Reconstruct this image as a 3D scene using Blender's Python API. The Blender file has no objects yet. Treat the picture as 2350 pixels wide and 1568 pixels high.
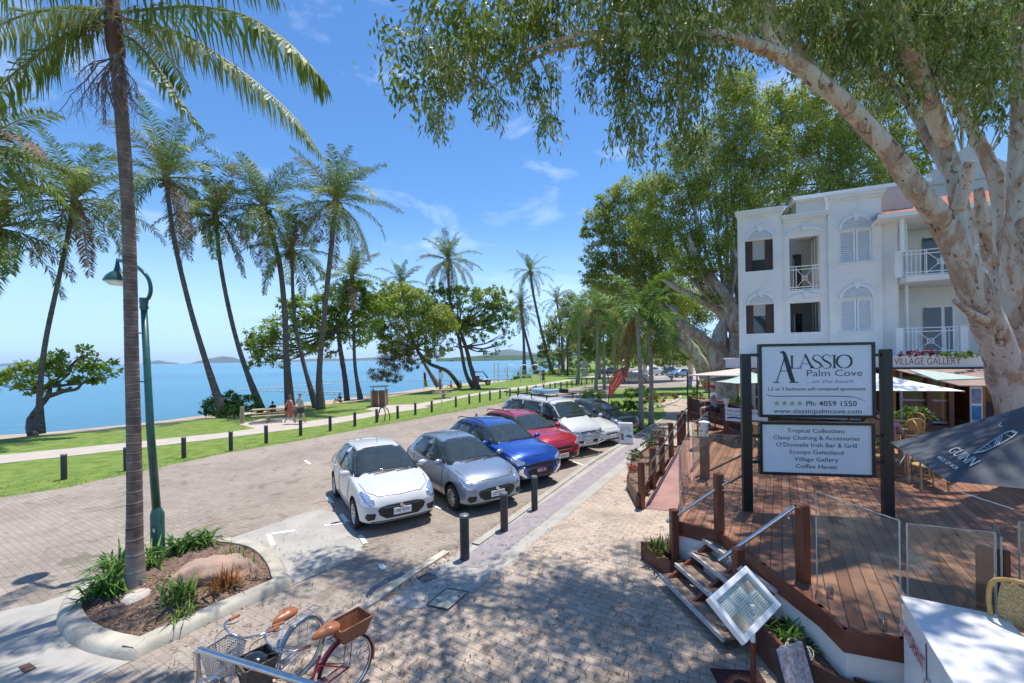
import bpy, bmesh, math, random
import numpy as np
from mathutils import Vector, Matrix
from mathutils.bvhtree import BVHTree
PI=math.pi; R=math.radians
random.seed(7); RNG=np.random.default_rng(11)
scene=bpy.context.scene; col=scene.collection
# ---------- camera model (pixels of a 2350 px wide print of the view) ----------
H=3.55; F=960.0; CX=1175.0; CY=822.0; ROLL=R(0.9)
def ray(px,py):
    u=(px-CX)/F; v=-(py-CY)/F
    c,s=math.cos(ROLL),math.sin(ROLL)
    return (u*c+v*s, 1.0, -u*s+v*c)
def at(px,py,Y):
    r=ray(px,py); return Vector((r[0]*Y,Y,H+r[2]*Y))
def P(px,py,z=0.0):
    r=ray(px,py); t=(z-H)/r[2]; return Vector((r[0]*t,t,z))
def P2(px,py,z=0.0):
    p=P(px,py,z); return (p.x,p.y)
# ---------- materials ----------
MATS={}
def _nodes(name):
    m=bpy.data.materials.new(name); m.use_nodes=True
    nt=m.node_tree; b=nt.nodes['Principled BSDF']; return m,nt,b
def mat(name,c,rough=.6,metal=0,var=.15,scale=6,bump=0,bscale=None,c2=None,spec=None,coat=0,trans=0,emit=None,estr=0,detail=4,stretch=None,sub=None):
    if name in MATS: return MATS[name]
    m,nt,b=_nodes(name); N=nt.nodes; Lk=nt.links
    b.inputs['Roughness'].default_value=rough; b.inputs['Metallic'].default_value=metal
    if spec is not None: b.inputs['Specular IOR Level'].default_value=spec
    if coat: b.inputs['Coat Weight'].default_value=coat; b.inputs['Coat Roughness'].default_value=.04
    if trans: b.inputs['Transmission Weight'].default_value=trans
    if emit: b.inputs['Emission Color'].default_value=(*emit,1); b.inputs['Emission Strength'].default_value=estr
    tc=N.new('ShaderNodeTexCoord'); src=tc.outputs['Object']
    if stretch:
        mp=N.new('ShaderNodeMapping'); mp.inputs['Scale'].default_value=stretch; Lk.new(src,mp.inputs['Vector']); src=mp.outputs['Vector']
    nz=N.new('ShaderNodeTexNoise'); nz.inputs['Scale'].default_value=scale; nz.inputs['Detail'].default_value=detail
    Lk.new(src,nz.inputs['Vector'])
    cr=N.new('ShaderNodeValToRGB')
    a=c2 if c2 else tuple(x*(1-var) for x in c)
    d=c if c2 else tuple(min(1,x*(1+var)) for x in c)
    cr.color_ramp.elements[0].position=.35; cr.color_ramp.elements[1].position=.65
    cr.color_ramp.elements[0].color=(*a,1); cr.color_ramp.elements[1].color=(*d,1)
    Lk.new(nz.outputs['Fac'],cr.inputs['Fac']); Lk.new(cr.outputs['Color'],b.inputs['Base Color'])
    if bump:
        nb=N.new('ShaderNodeTexNoise'); nb.inputs['Scale'].default_value=bscale or scale*4; nb.inputs['Detail'].default_value=5
        Lk.new(src,nb.inputs['Vector'])
        bp=N.new('ShaderNodeBump'); bp.inputs['Strength'].default_value=bump; bp.inputs['Distance'].default_value=.02
        Lk.new(nb.outputs['Fac'],bp.inputs['Height']); Lk.new(bp.outputs['Normal'],b.inputs['Normal'])
    MATS[name]=m; return m
def leafmat(name,c,c2,scale=1.2,trans=.3,rough=.45):
    m,nt,b=_nodes(name); N=nt.nodes; Lk=nt.links
    tc=N.new('ShaderNodeTexCoord')
    nz=N.new('ShaderNodeTexNoise'); nz.inputs['Scale'].default_value=scale; nz.inputs['Detail'].default_value=6; nz.inputs['Roughness'].default_value=.7
    Lk.new(tc.outputs['Object'],nz.inputs['Vector'])
    cr=N.new('ShaderNodeValToRGB'); cr.color_ramp.elements[0].position=.38; cr.color_ramp.elements[1].position=.62
    cr.color_ramp.elements[0].color=(*c2,1); cr.color_ramp.elements[1].color=(*c,1)
    Lk.new(nz.outputs['Fac'],cr.inputs['Fac']); Lk.new(cr.outputs['Color'],b.inputs['Base Color'])
    b.inputs['Roughness'].default_value=max(rough,.5); b.inputs['Specular IOR Level'].default_value=.3
    tr=N.new('ShaderNodeBsdfTranslucent'); Lk.new(cr.outputs['Color'],tr.inputs['Color'])
    mx=N.new('ShaderNodeMixShader'); mx.inputs[0].default_value=trans
    Lk.new(b.outputs[0],mx.inputs[1]); Lk.new(tr.outputs[0],mx.inputs[2])
    Lk.new(mx.outputs[0],N['Material Output'].inputs['Surface'])
    MATS[name]=m; return m
def glassmat(name,c=(.8,.9,.88),alpha=.18,rough=.02):
    m,nt,b=_nodes(name); N=nt.nodes; Lk=nt.links
    b.inputs['Base Color'].default_value=(*c,1); b.inputs['Roughness'].default_value=rough
    tr=N.new('ShaderNodeBsdfTransparent'); tr.inputs['Color'].default_value=(.93,.96,.94,1)
    gl=N.new('ShaderNodeBsdfGlossy'); gl.inputs['Roughness'].default_value=.02
    fr=N.new('ShaderNodeFresnel'); fr.inputs['IOR'].default_value=1.5
    ad=N.new('ShaderNodeMath'); ad.operation='ADD'; ad.inputs[1].default_value=.03; Lk.new(fr.outputs[0],ad.inputs[0])
    mx=N.new('ShaderNodeMixShader'); ge=N.new('ShaderNodeNewGeometry'); iv=N.new('ShaderNodeMath'); iv.operation='SUBTRACT'; iv.inputs[0].default_value=1; Lk.new(ge.outputs['Backfacing'],iv.inputs[1]); ml=N.new('ShaderNodeMath'); ml.operation='MULTIPLY'; Lk.new(ad.outputs[0],ml.inputs[0]); Lk.new(iv.outputs[0],ml.inputs[1]); Lk.new(ml.outputs[0],mx.inputs[0]); Lk.new(tr.outputs[0],mx.inputs[1]); Lk.new(gl.outputs[0],mx.inputs[2])
    mx2=N.new('ShaderNodeMixShader'); mx2.inputs[0].default_value=alpha; Lk.new(mx.outputs[0],mx2.inputs[1]); Lk.new(b.outputs[0],mx2.inputs[2])
    Lk.new(mx2.outputs[0],N['Material Output'].inputs['Surface'])
    MATS[name]=m; return m
def brickmat(name,c1,c2,cm,bw,bh,rot,distort=0,dscale=8,stain=(.5,1.0),sscale=.5,mortar=.008,bump=.4,offset=.5,rough=.85,freq=2,tint=None):
    m,nt,b=_nodes(name); N=nt.nodes; Lk=nt.links
    tc=N.new('ShaderNodeTexCoord'); mp=N.new('ShaderNodeMapping'); mp.inputs['Rotation'].default_value=(0,0,rot)
    Lk.new(tc.outputs['Object'],mp.inputs['Vector']); v=mp.outputs['Vector']
    if distort:
        nz=N.new('ShaderNodeTexNoise'); nz.inputs['Scale'].default_value=dscale; nz.inputs['Detail'].default_value=1; Lk.new(v,nz.inputs['Vector'])
        sb=N.new('ShaderNodeVectorMath'); sb.operation='SUBTRACT'; sb.inputs[1].default_value=(.5,.5,.5); Lk.new(nz.outputs['Color'],sb.inputs[0])
        sc=N.new('ShaderNodeVectorMath'); sc.operation='SCALE'; sc.inputs['Scale'].default_value=distort; Lk.new(sb.outputs[0],sc.inputs[0])
        ad=N.new('ShaderNodeVectorMath'); ad.operation='ADD'; Lk.new(v,ad.inputs[0]); Lk.new(sc.outputs[0],ad.inputs[1]); vb=ad.outputs[0]
    else: vb=v
    br=N.new('ShaderNodeTexBrick'); br.inputs['Scale'].default_value=1; br.inputs['Brick Width'].default_value=bw; br.inputs['Row Height'].default_value=bh
    br.inputs['Mortar Size'].default_value=mortar; br.inputs['Mortar Smooth'].default_value=.3; br.inputs['Bias'].default_value=0; br.offset=offset; br.offset_frequency=freq
    br.inputs['Color1'].default_value=(*c1,1); br.inputs['Color2'].default_value=(*c2,1); br.inputs['Mortar'].default_value=(*cm,1)
    Lk.new(vb,br.inputs['Vector'])
    n2=N.new('ShaderNodeTexNoise'); n2.inputs['Scale'].default_value=sscale; n2.inputs['Detail'].default_value=8; n2.inputs['Roughness'].default_value=.65; Lk.new(v,n2.inputs['Vector'])
    cr=N.new('ShaderNodeValToRGB'); cr.color_ramp.elements[0].position=.3; cr.color_ramp.elements[1].position=.6
    s0,s1=stain; t=tint or (1,1,1)
    cr.color_ramp.elements[0].color=(s0*t[0],s0*t[1],s0*t[2],1); cr.color_ramp.elements[1].color=(s1,s1,s1,1); Lk.new(n2.outputs['Fac'],cr.inputs['Fac'])
    mx=N.new('ShaderNodeMix'); mx.data_type='RGBA'; mx.blend_type='MULTIPLY'; mx.inputs[0].default_value=1
    Lk.new(br.outputs['Color'],mx.inputs[6]); Lk.new(cr.outputs['Color'],mx.inputs[7])
    n3=N.new('ShaderNodeTexNoise'); n3.inputs['Scale'].default_value=90; n3.inputs['Detail'].default_value=3; Lk.new(v,n3.inputs['Vector'])
    cr3=N.new('ShaderNodeValToRGB'); cr3.color_ramp.elements[0].color=(.72,.72,.72,1); cr3.color_ramp.elements[1].color=(1.15,1.15,1.15,1); cr3.color_ramp.elements[0].position=.3; cr3.color_ramp.elements[1].position=.7
    Lk.new(n3.outputs['Fac'],cr3.inputs['Fac'])
    mx3=N.new('ShaderNodeMix'); mx3.data_type='RGBA'; mx3.blend_type='MULTIPLY'; mx3.inputs[0].default_value=1
    Lk.new(mx.outputs[2],mx3.inputs[6]); Lk.new(cr3.outputs['Color'],mx3.inputs[7])
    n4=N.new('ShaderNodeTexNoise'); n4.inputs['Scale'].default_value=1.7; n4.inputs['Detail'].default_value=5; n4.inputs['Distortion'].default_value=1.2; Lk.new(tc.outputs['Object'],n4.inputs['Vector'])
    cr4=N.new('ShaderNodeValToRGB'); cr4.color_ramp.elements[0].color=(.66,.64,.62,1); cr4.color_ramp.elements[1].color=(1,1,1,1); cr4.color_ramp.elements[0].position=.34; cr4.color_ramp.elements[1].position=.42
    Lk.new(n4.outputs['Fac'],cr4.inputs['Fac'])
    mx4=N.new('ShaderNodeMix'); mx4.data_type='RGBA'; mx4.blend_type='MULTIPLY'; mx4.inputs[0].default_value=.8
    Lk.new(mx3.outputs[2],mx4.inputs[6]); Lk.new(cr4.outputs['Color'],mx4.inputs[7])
    Lk.new(mx4.outputs[2],b.inputs['Base Color']); b.inputs['Roughness'].default_value=rough
    bp=N.new('ShaderNodeBump'); bp.inputs['Strength'].default_value=bump; bp.inputs['Distance'].default_value=.006; bp.invert=True
    Lk.new(br.outputs['Fac'],bp.inputs['Height']); Lk.new(bp.outputs['Normal'],b.inputs['Normal'])
    MATS[name]=m; return m
# ---------- mesh builder ----------
class MB:
    def __init__(s): s.v=[]; s.f=[]; s.m=[]; s.cm=0
    def add(s,vs,fs):
        o=len(s.v); s.v.extend([tuple(v) for v in vs]); s.f.extend([tuple(i+o for i in f) for f in fs]); s.m.extend([s.cm]*len(fs)); return s
    def box(s,c,d,rz=0,M=None,bev=0):
        hx,hy,hz=d[0]/2,d[1]/2,d[2]/2
        if bev:
            b=min(bev,hx*.9,hy*.9,hz*.9); vs=[];
            for sz in (-1,1):
                for (ax,ay,az) in ((hx-b,hy-b,hz),):
                    pass
            # chamfered box: 24 verts
            idx={}
            for sx in(-1,1):
                for sy in(-1,1):
                    for sz in(-1,1):
                        for k,(ix,iy,iz) in enumerate(((0,1,1),(1,0,1),(1,1,0))):
                            idx[(sx,sy,sz,k)]=len(vs); vs.append((sx*(hx-(b if ix else 0)),sy*(hy-(b if iy else 0)),sz*(hz-(b if iz else 0))))
            fs=[]
            for sg in(-1,1):
                q=[(sg,-1,-1,0),(sg,1,-1,0),(sg,1,1,0),(sg,-1,1,0)]; fs.append([idx[k] for k in (q if sg>0 else q[::-1])])
                q=[(-1,sg,-1,1),(-1,sg,1,1),(1,sg,1,1),(1,sg,-1,1)]; fs.append([idx[k] for k in (q if sg>0 else q[::-1])])
                q=[(-1,-1,sg,2),(1,-1,sg,2),(1,1,sg,2),(-1,1,sg,2)]; fs.append([idx[k] for k in (q if sg>0 else q[::-1])])
            for a in(-1,1):
                for c_ in(-1,1):
                    fs.append([idx[(a,c_,-1,0)],idx[(a,c_,1,0)],idx[(a,c_,1,1)],idx[(a,c_,-1,1)]])
                    fs.append([idx[(a,-1,c_,0)],idx[(a,1,c_,0)],idx[(a,1,c_,2)],idx[(a,-1,c_,2)]])
                    fs.append([idx[(-1,a,c_,1)],idx[(1,a,c_,1)],idx[(1,a,c_,2)],idx[(-1,a,c_,2)]])
            for sx in(-1,1):
                for sy in(-1,1):
                    for sz in(-1,1): fs.append([idx[(sx,sy,sz,k)] for k in range(3)])
        else:
            vs=[(x,y,z) for x in(-hx,hx) for y in(-hy,hy) for z in(-hz,hz)]
            fs=[(0,1,3,2),(4,6,7,5),(0,4,5,1),(2,3,7,6),(0,2,6,4),(1,5,7,3)]
        T=Matrix.Translation(Vector(c))@(M.to_4x4() if M else Matrix.Rotation(rz,4,'Z'))
        return s.add([T@Vector(v) for v in vs],fs)
    def bar(s,a,b,w,h=None,up=(0,0,1)):
        a=Vector(a);b=Vector(b);d=(b-a);L=d.length
        if L<1e-6: return s
        d.normalize(); u=Vector(up)
        if abs(d.dot(u))>.99: u=Vector((1,0,0))
        x=d.cross(u).normalized(); z=x.cross(d)
        return s.box((a+b)/2,(w,L,h or w),M=Matrix((x,d,z)).transposed())
    def tube(s,pts,r,n=8,cap=True,rs=None):
        pts=[Vector(p) for p in pts]; k=len(pts)
        if not isinstance(r,(list,tuple)): r=[r]*k
        ref=None; vs=[]
        for i,p in enumerate(pts):
            t=(pts[min(i+1,k-1)]-pts[max(i-1,0)]).normalized()
            if ref is None:
                ref=Vector((1,0,0)) if abs(t.x)<.9 else Vector((0,1,0))
            x=(ref-t*ref.dot(t)).normalized(); y=t.cross(x); ref=x
            for j in range(n):
                a=2*PI*j/n; q=r[i]*(rs(i,j) if rs else 1)
                vs.append(p+x*(q*math.cos(a))+y*(q*math.sin(a)))
        fs=[(i*n+j,i*n+(j+1)%n,(i+1)*n+(j+1)%n,(i+1)*n+j) for i in range(k-1) for j in range(n)]
        if cap: fs.append(tuple(range(n-1,-1,-1))); fs.append(tuple((k-1)*n+j for j in range(n)))
        return s.add(vs,fs)
    def lathe(s,prof,n=20,c=(0,0,0),M=None,cap=True):
        vs=[];c=Vector(c)
        for (r,z) in prof:
            for j in range(n):
                v=Vector((r*math.cos(2*PI*j/n),r*math.sin(2*PI*j/n),z))
                if M: v=M@v
                vs.append(c+v)
        k=len(prof); fs=[(i*n+j,i*n+(j+1)%n,(i+1)*n+(j+1)%n,(i+1)*n+j) for i in range(k-1) for j in range(n)]
        if cap: fs.append(tuple(range(n-1,-1,-1))); fs.append(tuple((k-1)*n+j for j in range(n)))
        return s.add(vs,fs)
    def prism(s,poly,z0,z1,M=None,o=(0,0,0)):
        n=len(poly); o=Vector(o)
        vs=[Vector((p[0],p[1],z0)) for p in poly]+[Vector((p[0],p[1],z1)) for p in poly]
        if M: vs=[M@v for v in vs]
        vs=[v+o for v in vs]
        fs=[tuple(range(n-1,-1,-1)),tuple(range(n,2*n))]+[(i,(i+1)%n,n+(i+1)%n,n+i) for i in range(n)]
        return s.add(vs,fs)
    def poly(s,pts): return s.add(pts,[tuple(range(len(pts)))])
    def sphere(s,c,r,nu=12,nv=8,sc=(1,1,1),M=None):
        vs=[];c=Vector(c)
        for i in range(nv+1):
            th=PI*i/nv
            for j in range(nu):
                v=Vector((r*sc[0]*math.sin(th)*math.cos(2*PI*j/nu),r*sc[1]*math.sin(th)*math.sin(2*PI*j/nu),r*sc[2]*math.cos(th)))
                if M: v=M@v
                vs.append(c+v)
        return s.add(vs,[(i*nu+j,(i+1)*nu+j,(i+1)*nu+(j+1)%nu,i*nu+(j+1)%nu) for i in range(nv) for j in range(nu)])
    def build(s,name,m,parent=None,smooth=False,local=False,loc=None,tri=False):
        me=bpy.data.meshes.new(name)
        off=Vector((0,0,0))
        if parent is not None and not local:
            off=parent_off(parent)
        if loc is not None: off=Vector(loc)
        vs=[(v[0]-off.x,v[1]-off.y,v[2]-off.z) for v in s.v]
        me.from_pydata(vs,[],s.f)
        ms=m if isinstance(m,(list,tuple)) else [m]
        for q in ms: me.materials.append(q)
        if len(ms)>1: me.polygons.foreach_set('material_index',s.m)
        bm=bmesh.new(); bm.from_mesh(me)
        if not tri: bmesh.ops.remove_doubles(bm,verts=bm.verts,dist=1e-5)
        bmesh.ops.recalc_face_normals(bm,faces=bm.faces); bm.to_mesh(me); bm.free()
        if smooth:
            me.polygons.foreach_set('use_smooth',[True]*len(me.polygons))
            if smooth!=1: me.set_sharp_from_angle(angle=R(smooth))
        o=bpy.data.objects.new(name,me); col.objects.link(o)
        if loc is not None: o.location=loc
        if parent is not None: o.parent=parent
        return o
OFF={}
def parent_off(p):
    q=Vector((0,0,0))
    while p is not None: q+=Vector(p.location); p=p.parent
    return q
def tag(o,label=None,cat=None,group=None,kind=None):
    if label: o['label']=label
    if cat: o['category']=cat
    if group: o['group']=group
    if kind: o['kind']=kind
    return o
def thing(name,label,cat,loc=(0,0,0),rz=0,group=None):
    o=bpy.data.objects.new(name,None); col.objects.link(o); o.location=loc; o.rotation_euler=(0,0,rz); o.empty_display_size=.2
    return tag(o,label,cat,group)
def copy_tree(o,parent=None,label=None,loc=None,rz=None):
    c=o.copy(); col.objects.link(c); c.parent=parent
    if loc is not None: c.location=loc
    if rz is not None: c.rotation_euler=(0,0,rz)
    if label: c['label']=label
    for ch in list(o.children): copy_tree(ch,c)
    return c
def struct(name,mb,m,**k):
    o=mb.build(name,m,**k); o['kind']='structure'; return o
def quads(name,V,m,idx=None,parent=None,smooth=False,nv=4):
    """V: (N,nv,3) array -> mesh of N faces"""
    V=np.asarray(V,dtype=np.float32); n=len(V)
    if parent is not None:
        o_=parent_off(parent); V=V-np.array([o_.x,o_.y,o_.z],dtype=np.float32)
    me=bpy.data.meshes.new(name)
    me.vertices.add(n*nv); me.vertices.foreach_set('co',V.reshape(-1))
    me.loops.add(n*nv); me.loops.foreach_set('vertex_index',np.arange(n*nv,dtype=np.int32))
    me.polygons.add(n); me.polygons.foreach_set('loop_start',np.arange(0,n*nv,nv,dtype=np.int32)); me.polygons.foreach_set('loop_total',np.full(n,nv,dtype=np.int32))
    ms=m if isinstance(m,(list,tuple)) else [m]
    for q in ms: me.materials.append(q)
    if idx is not None: me.polygons.foreach_set('material_index',np.asarray(idx,dtype=np.int32))
    me.update(calc_edges=True); me.validate()
    o=bpy.data.objects.new(name,me); col.objects.link(o)
    if parent is not None: o.parent=parent
    return o
def nrm(a): return a/np.maximum(np.linalg.norm(a,axis=-1,keepdims=True),1e-9)
def leafquads(c,d,L,W,side=None):
    """c centers(base) (N,3), d directions, L,W arrays -> (N,4,3) rhombus leaves"""
    n=len(c); d=nrm(d)
    s=RNG.normal(size=(n,3)) if side is None else side
    s=nrm(s-d*(s*d).sum(1,keepdims=True))
    L=np.broadcast_to(L,(n,))[:,None]; W=np.broadcast_to(W,(n,))[:,None]
    return np.stack([c,c+d*L*.45+s*W*.5,c+d*L,c+d*L*.45-s*W*.5],axis=1)
def textmesh(body,m,parent,org,xd,up,w=None,h=None,align='C',name='lettering',off=.004,bold=0,shear=0,thick=.0,base=False):
    cu=bpy.data.curves.new('t','FONT'); cu.body=body; cu.size=1; cu.resolution_u=3; cu.offset=bold; cu.shear=shear
    ob=bpy.data.objects.new('t',cu); col.objects.link(ob)
    dg=bpy.context.evaluated_depsgraph_get(); dg.update()
    me=bpy.data.meshes.new_from_object(ob.evaluated_get(dg))
    bpy.data.objects.remove(ob); 
    vs=[v.co.copy() for v in me.vertices]; fs=[tuple(p.vertices) for p in me.polygons]
    x0=min(v.x for v in vs);x1=max(v.x for v in vs);y0=min(v.y for v in vs);y1=max(v.y for v in vs)
    sx=sy=None
    if w: sx=w/(x1-x0)
    if h: sy=h/(y1-y0)
    if base: sy=h/.70; y0=0
    sx=sx or sy; sy=sy or sx
    xd=Vector(xd).normalized(); up=Vector(up).normalized(); n=xd.cross(up)
    ax={'C':(x0+x1)/2,'L':x0,'R':x1}[align]
    org=Vector(org)+n*off
    mb=MB(); mb.add([org+xd*((v.x-ax)*sx)+up*((v.y-y0)*sy) for v in vs],fs)
    return mb.build(name,m,parent)
# ---------- world, camera, sun ----------
SUN=Vector((0.14,0.16,0.97)).normalized()
w=bpy.data.worlds.new('World'); scene.world=w; w.use_nodes=True; nt=w.node_tree; N=nt.nodes; Lk=nt.links
bg=N['Background']; sky=N.new('ShaderNodeTexSky'); sky.sky_type='NISHITA'; sky.sun_disc=False
sky.sun_elevation=math.asin(SUN.z); sky.sun_rotation=math.atan2(SUN.x,SUN.y)
sky.altitude=0; sky.air_density=1.0; sky.dust_density=.2; sky.ozone_density=3.5
tc=N.new('ShaderNodeTexCoord'); mp=N.new('ShaderNodeMapping'); mp.inputs['Scale'].default_value=(1,1,3.2)
nz=N.new('ShaderNodeTexNoise'); nz.inputs['Scale'].default_value=3.2; nz.inputs['Detail'].default_value=9; nz.inputs['Roughness'].default_value=.62; nz.inputs['Distortion'].default_value=.5
cr=N.new('ShaderNodeValToRGB'); cr.color_ramp.elements[0].position=.54; cr.color_ramp.elements[1].position=.92
cr.color_ramp.elements[0].color=(0,0,0,1); cr.color_ramp.elements[1].color=(.45,.45,.45,1)
Lk.new(tc.outputs['Generated'],mp.inputs['Vector']); Lk.new(mp.outputs[0],nz.inputs['Vector']); Lk.new(nz.outputs['Fac'],cr.inputs['Fac'])
hs=N.new('ShaderNodeHueSaturation'); hs.inputs['Saturation'].default_value=1.22; hs.inputs['Value'].default_value=.86; hs.inputs['Hue'].default_value=.502
Lk.new(sky.outputs[0],hs.inputs['Color'])
mx=N.new('ShaderNodeMix'); mx.data_type='RGBA'; mx.inputs[7].default_value=(9,9.6,10.5,1)
Lk.new(cr.outputs['Color'],mx.inputs[0]); Lk.new(hs.outputs['Color'],mx.inputs[6]); sx=N.new('ShaderNodeSeparateXYZ'); Lk.new(tc.outputs['Generated'],sx.inputs[0])
hr=N.new('ShaderNodeMapRange'); hr.interpolation_type='SMOOTHERSTEP'; hr.inputs[1].default_value=0; hr.inputs[2].default_value=.34; hr.inputs[3].default_value=.88; hr.inputs[4].default_value=0; Lk.new(sx.outputs['Z'],hr.inputs[0])
hm=N.new('ShaderNodeMix'); hm.data_type='RGBA'; hm.inputs[7].default_value=(2.6,4.1,6.9,1); Lk.new(hr.outputs[0],hm.inputs[0]); Lk.new(mx.outputs[2],hm.inputs[6]); Lk.new(hm.outputs[2],bg.inputs['Color'])
bg.inputs['Strength'].default_value=.15
L=bpy.data.lights.new('sun','SUN'); L.energy=3.7; L.angle=R(.55); L.color=(1,.95,.87)
so=bpy.data.objects.new('sun',L); col.objects.link(so); so.rotation_euler=SUN.to_track_quat('Z','Y').to_euler()
cam=bpy.data.cameras.new('camera'); co=bpy.data.objects.new('camera',cam); col.objects.link(co)
co.matrix_world=Matrix.Translation((0,0,H))@Matrix.Rotation(PI/2,4,'X')@Matrix.Rotation(-ROLL,4,'Z')
cam.sensor_width=36; cam.sensor_fit='HORIZONTAL'; cam.lens=F/2350*36; cam.shift_y=(CY-784)/2350; cam.clip_start=.05; cam.clip_end=30000
scene.camera=co
scene.view_settings.view_transform='Standard'; scene.view_settings.look='None'; scene.view_settings.exposure=.60; scene.view_settings.gamma=1
# ---------- materials ----------
SROT=-R(30)   # street direction, clockwise from +Y
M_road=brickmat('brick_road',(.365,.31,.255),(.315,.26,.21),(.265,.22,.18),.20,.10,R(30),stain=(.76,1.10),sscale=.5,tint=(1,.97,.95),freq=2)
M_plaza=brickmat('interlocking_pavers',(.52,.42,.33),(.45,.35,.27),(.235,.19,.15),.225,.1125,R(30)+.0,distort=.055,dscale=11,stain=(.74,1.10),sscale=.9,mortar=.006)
M_conc=mat('concrete',(.39,.365,.325),.85,var=.10,scale=2.2,bump=.25,bscale=60)
M_kerb=mat('kerb_concrete',(.46,.42,.34),.85,var=.2,scale=2.6,bump=.4,bscale=50)
M_path=mat('footpath_concrete',(.47,.41,.35),.85,var=.07,scale=1.5,bump=.2,bscale=40)
M_strip=mat('purple_grey_pavers',(.30,.265,.27),.8,var=.12,scale=5,bump=.3,bscale=60)
M_grass=mat('lawn',(.20,.27,.045),.95,scale=2.2,c2=(.10,.175,.020),bump=1.0,bscale=35,detail=15)
nt_=M_grass.node_tree; b_=nt_.nodes['Principled BSDF']; l_=[l for l in nt_.links if l.to_socket==b_.inputs['Base Color']][0].from_socket
tc_=nt_.nodes.new('ShaderNodeTexCoord'); wn_=nt_.nodes.new('ShaderNodeTexNoise'); wn_.inputs['Scale'].default_value=.55; wn_.inputs['Detail'].default_value=10; wn_.inputs['Roughness'].default_value=.75; nt_.links.new(tc_.outputs['Object'],wn_.inputs['Vector'])
wr_=nt_.nodes.new('ShaderNodeValToRGB'); wr_.color_ramp.elements[0].position=.56; wr_.color_ramp.elements[1].position=.72; wr_.color_ramp.elements[0].color=(0,0,0,1); wr_.color_ramp.elements[1].color=(.7,.7,.7,1); nt_.links.new(wn_.outputs['Fac'],wr_.inputs[0])
wx_=nt_.nodes.new('ShaderNodeMix'); wx_.data_type='RGBA'; wx_.inputs[7].default_value=(.27,.22,.10,1); nt_.links.new(wr_.outputs[0],wx_.inputs[0]); nt_.links.new(l_,wx_.inputs[6]); nt_.links.new(wx_.outputs[2],b_.inputs['Base Color'])
M_sand=mat('sand',(.42,.33,.235),.95,var=.12,scale=.8,bump=.4,bscale=20)
M_mulch=mat('bark_mulch',(.27,.17,.12),.95,c2=(.10,.062,.045),scale=22,bump=1,bscale=45,detail=8)
M_white=mat('road_paint',(.78,.78,.76),.6,var=.07,scale=9)
M_render=mat('white_render',(.76,.735,.70),.8,var=.05,scale=1.2,bump=.15,bscale=30)
M_whitep=mat('white_gloss',(.80,.79,.77),.35,var=.03)
M_timber=mat('red_brown_timber',(.20,.062,.030),.42,c2=(.12,.034,.018),scale=5,stretch=(1,1,.12),bump=.25,bscale=30)
M_edge=mat('merbau_edge_board',(.155,.048,.028),.4,var=.25,scale=4,bump=.2)
M_greytim=mat('weathered_tread',(.36,.235,.155),.7,c2=(.19,.14,.11),scale=9,stretch=(3,.5,1),bump=.4,bscale=30)
M_nose=mat('tread_nosing',(.50,.47,.44),.55,var=.15,scale=20)
M_steel=mat('brushed_steel',(.62,.62,.64),.22,metal=1,var=.08,scale=20)
M_chrome=mat('chrome',(.75,.75,.77),.08,metal=1,var=.02)
M_black=mat('black_powdercoat',(.012,.012,.013),.35,var=.1)
M_boll=mat('charcoal_bollard',(.035,.036,.040),.45,var=.2,scale=5,bump=.1)
M_dark=mat('dark_void',(.012,.012,.012),.7,var=.1)
M_rubber=mat('tyre_rubber',(.016,.016,.017),.8,var=.2,scale=30)
M_trunk=mat('coconut_trunk_bark',(.19,.155,.125),.9,c2=(.085,.065,.052),scale=4,stretch=(1,1,3.2),bump=.8,bscale=10)
M_bark2=mat('dark_tree_bark',(.17,.13,.10),.95,c2=(.08,.06,.05),scale=6,bump=.8,bscale=14)
M_glassd=mat('tinted_glass',(.03,.042,.042),.03,var=.1,spec=.8)
M_glass=glassmat('balustrade_glass',c=(.62,.60,.52),alpha=.035)
# ---------- ground, shore, sea, hills ----------
def sheet(name,pts,z,m,kind='structure',th=None):
    from mathutils.geometry import tessellate_polygon
    V3=[Vector((p[0],p[1],z)) for p in pts]; T=tessellate_polygon([V3]); Fs=[]
    for t_ in T:
        a,b,c=(V3[k] for k in t_[:3]); Fs.append(tuple(t_) if (b-a).cross(c-a).z>0 else tuple(t_)[::-1])
    me=bpy.data.meshes.new(name); me.from_pydata([tuple(v) for v in V3],[],Fs); me.materials.append(m)
    o=bpy.data.objects.new(name,me); col.objects.link(o)
    if kind: o['kind']=kind
    return o
G_px=[(-900,1125),(-300,1045),(0,1008),(73,1000),(115,998),(200,990),(290,983),(380,973),(469,962),(540,955),(600,947),(705,933),(775,926),(915,908),(1000,894),(1055,886),(1125,880),(1175,873),(1226,862),(1262,851),(1290,842)]
G=[P2(*p) for p in G_px]
far=[(60,420),(120,900),(700,1400),(900,300),(400,-60),(-60,-60),(-60,5)]
sheet('ground',G+far,-.012,M_grass)
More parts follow.
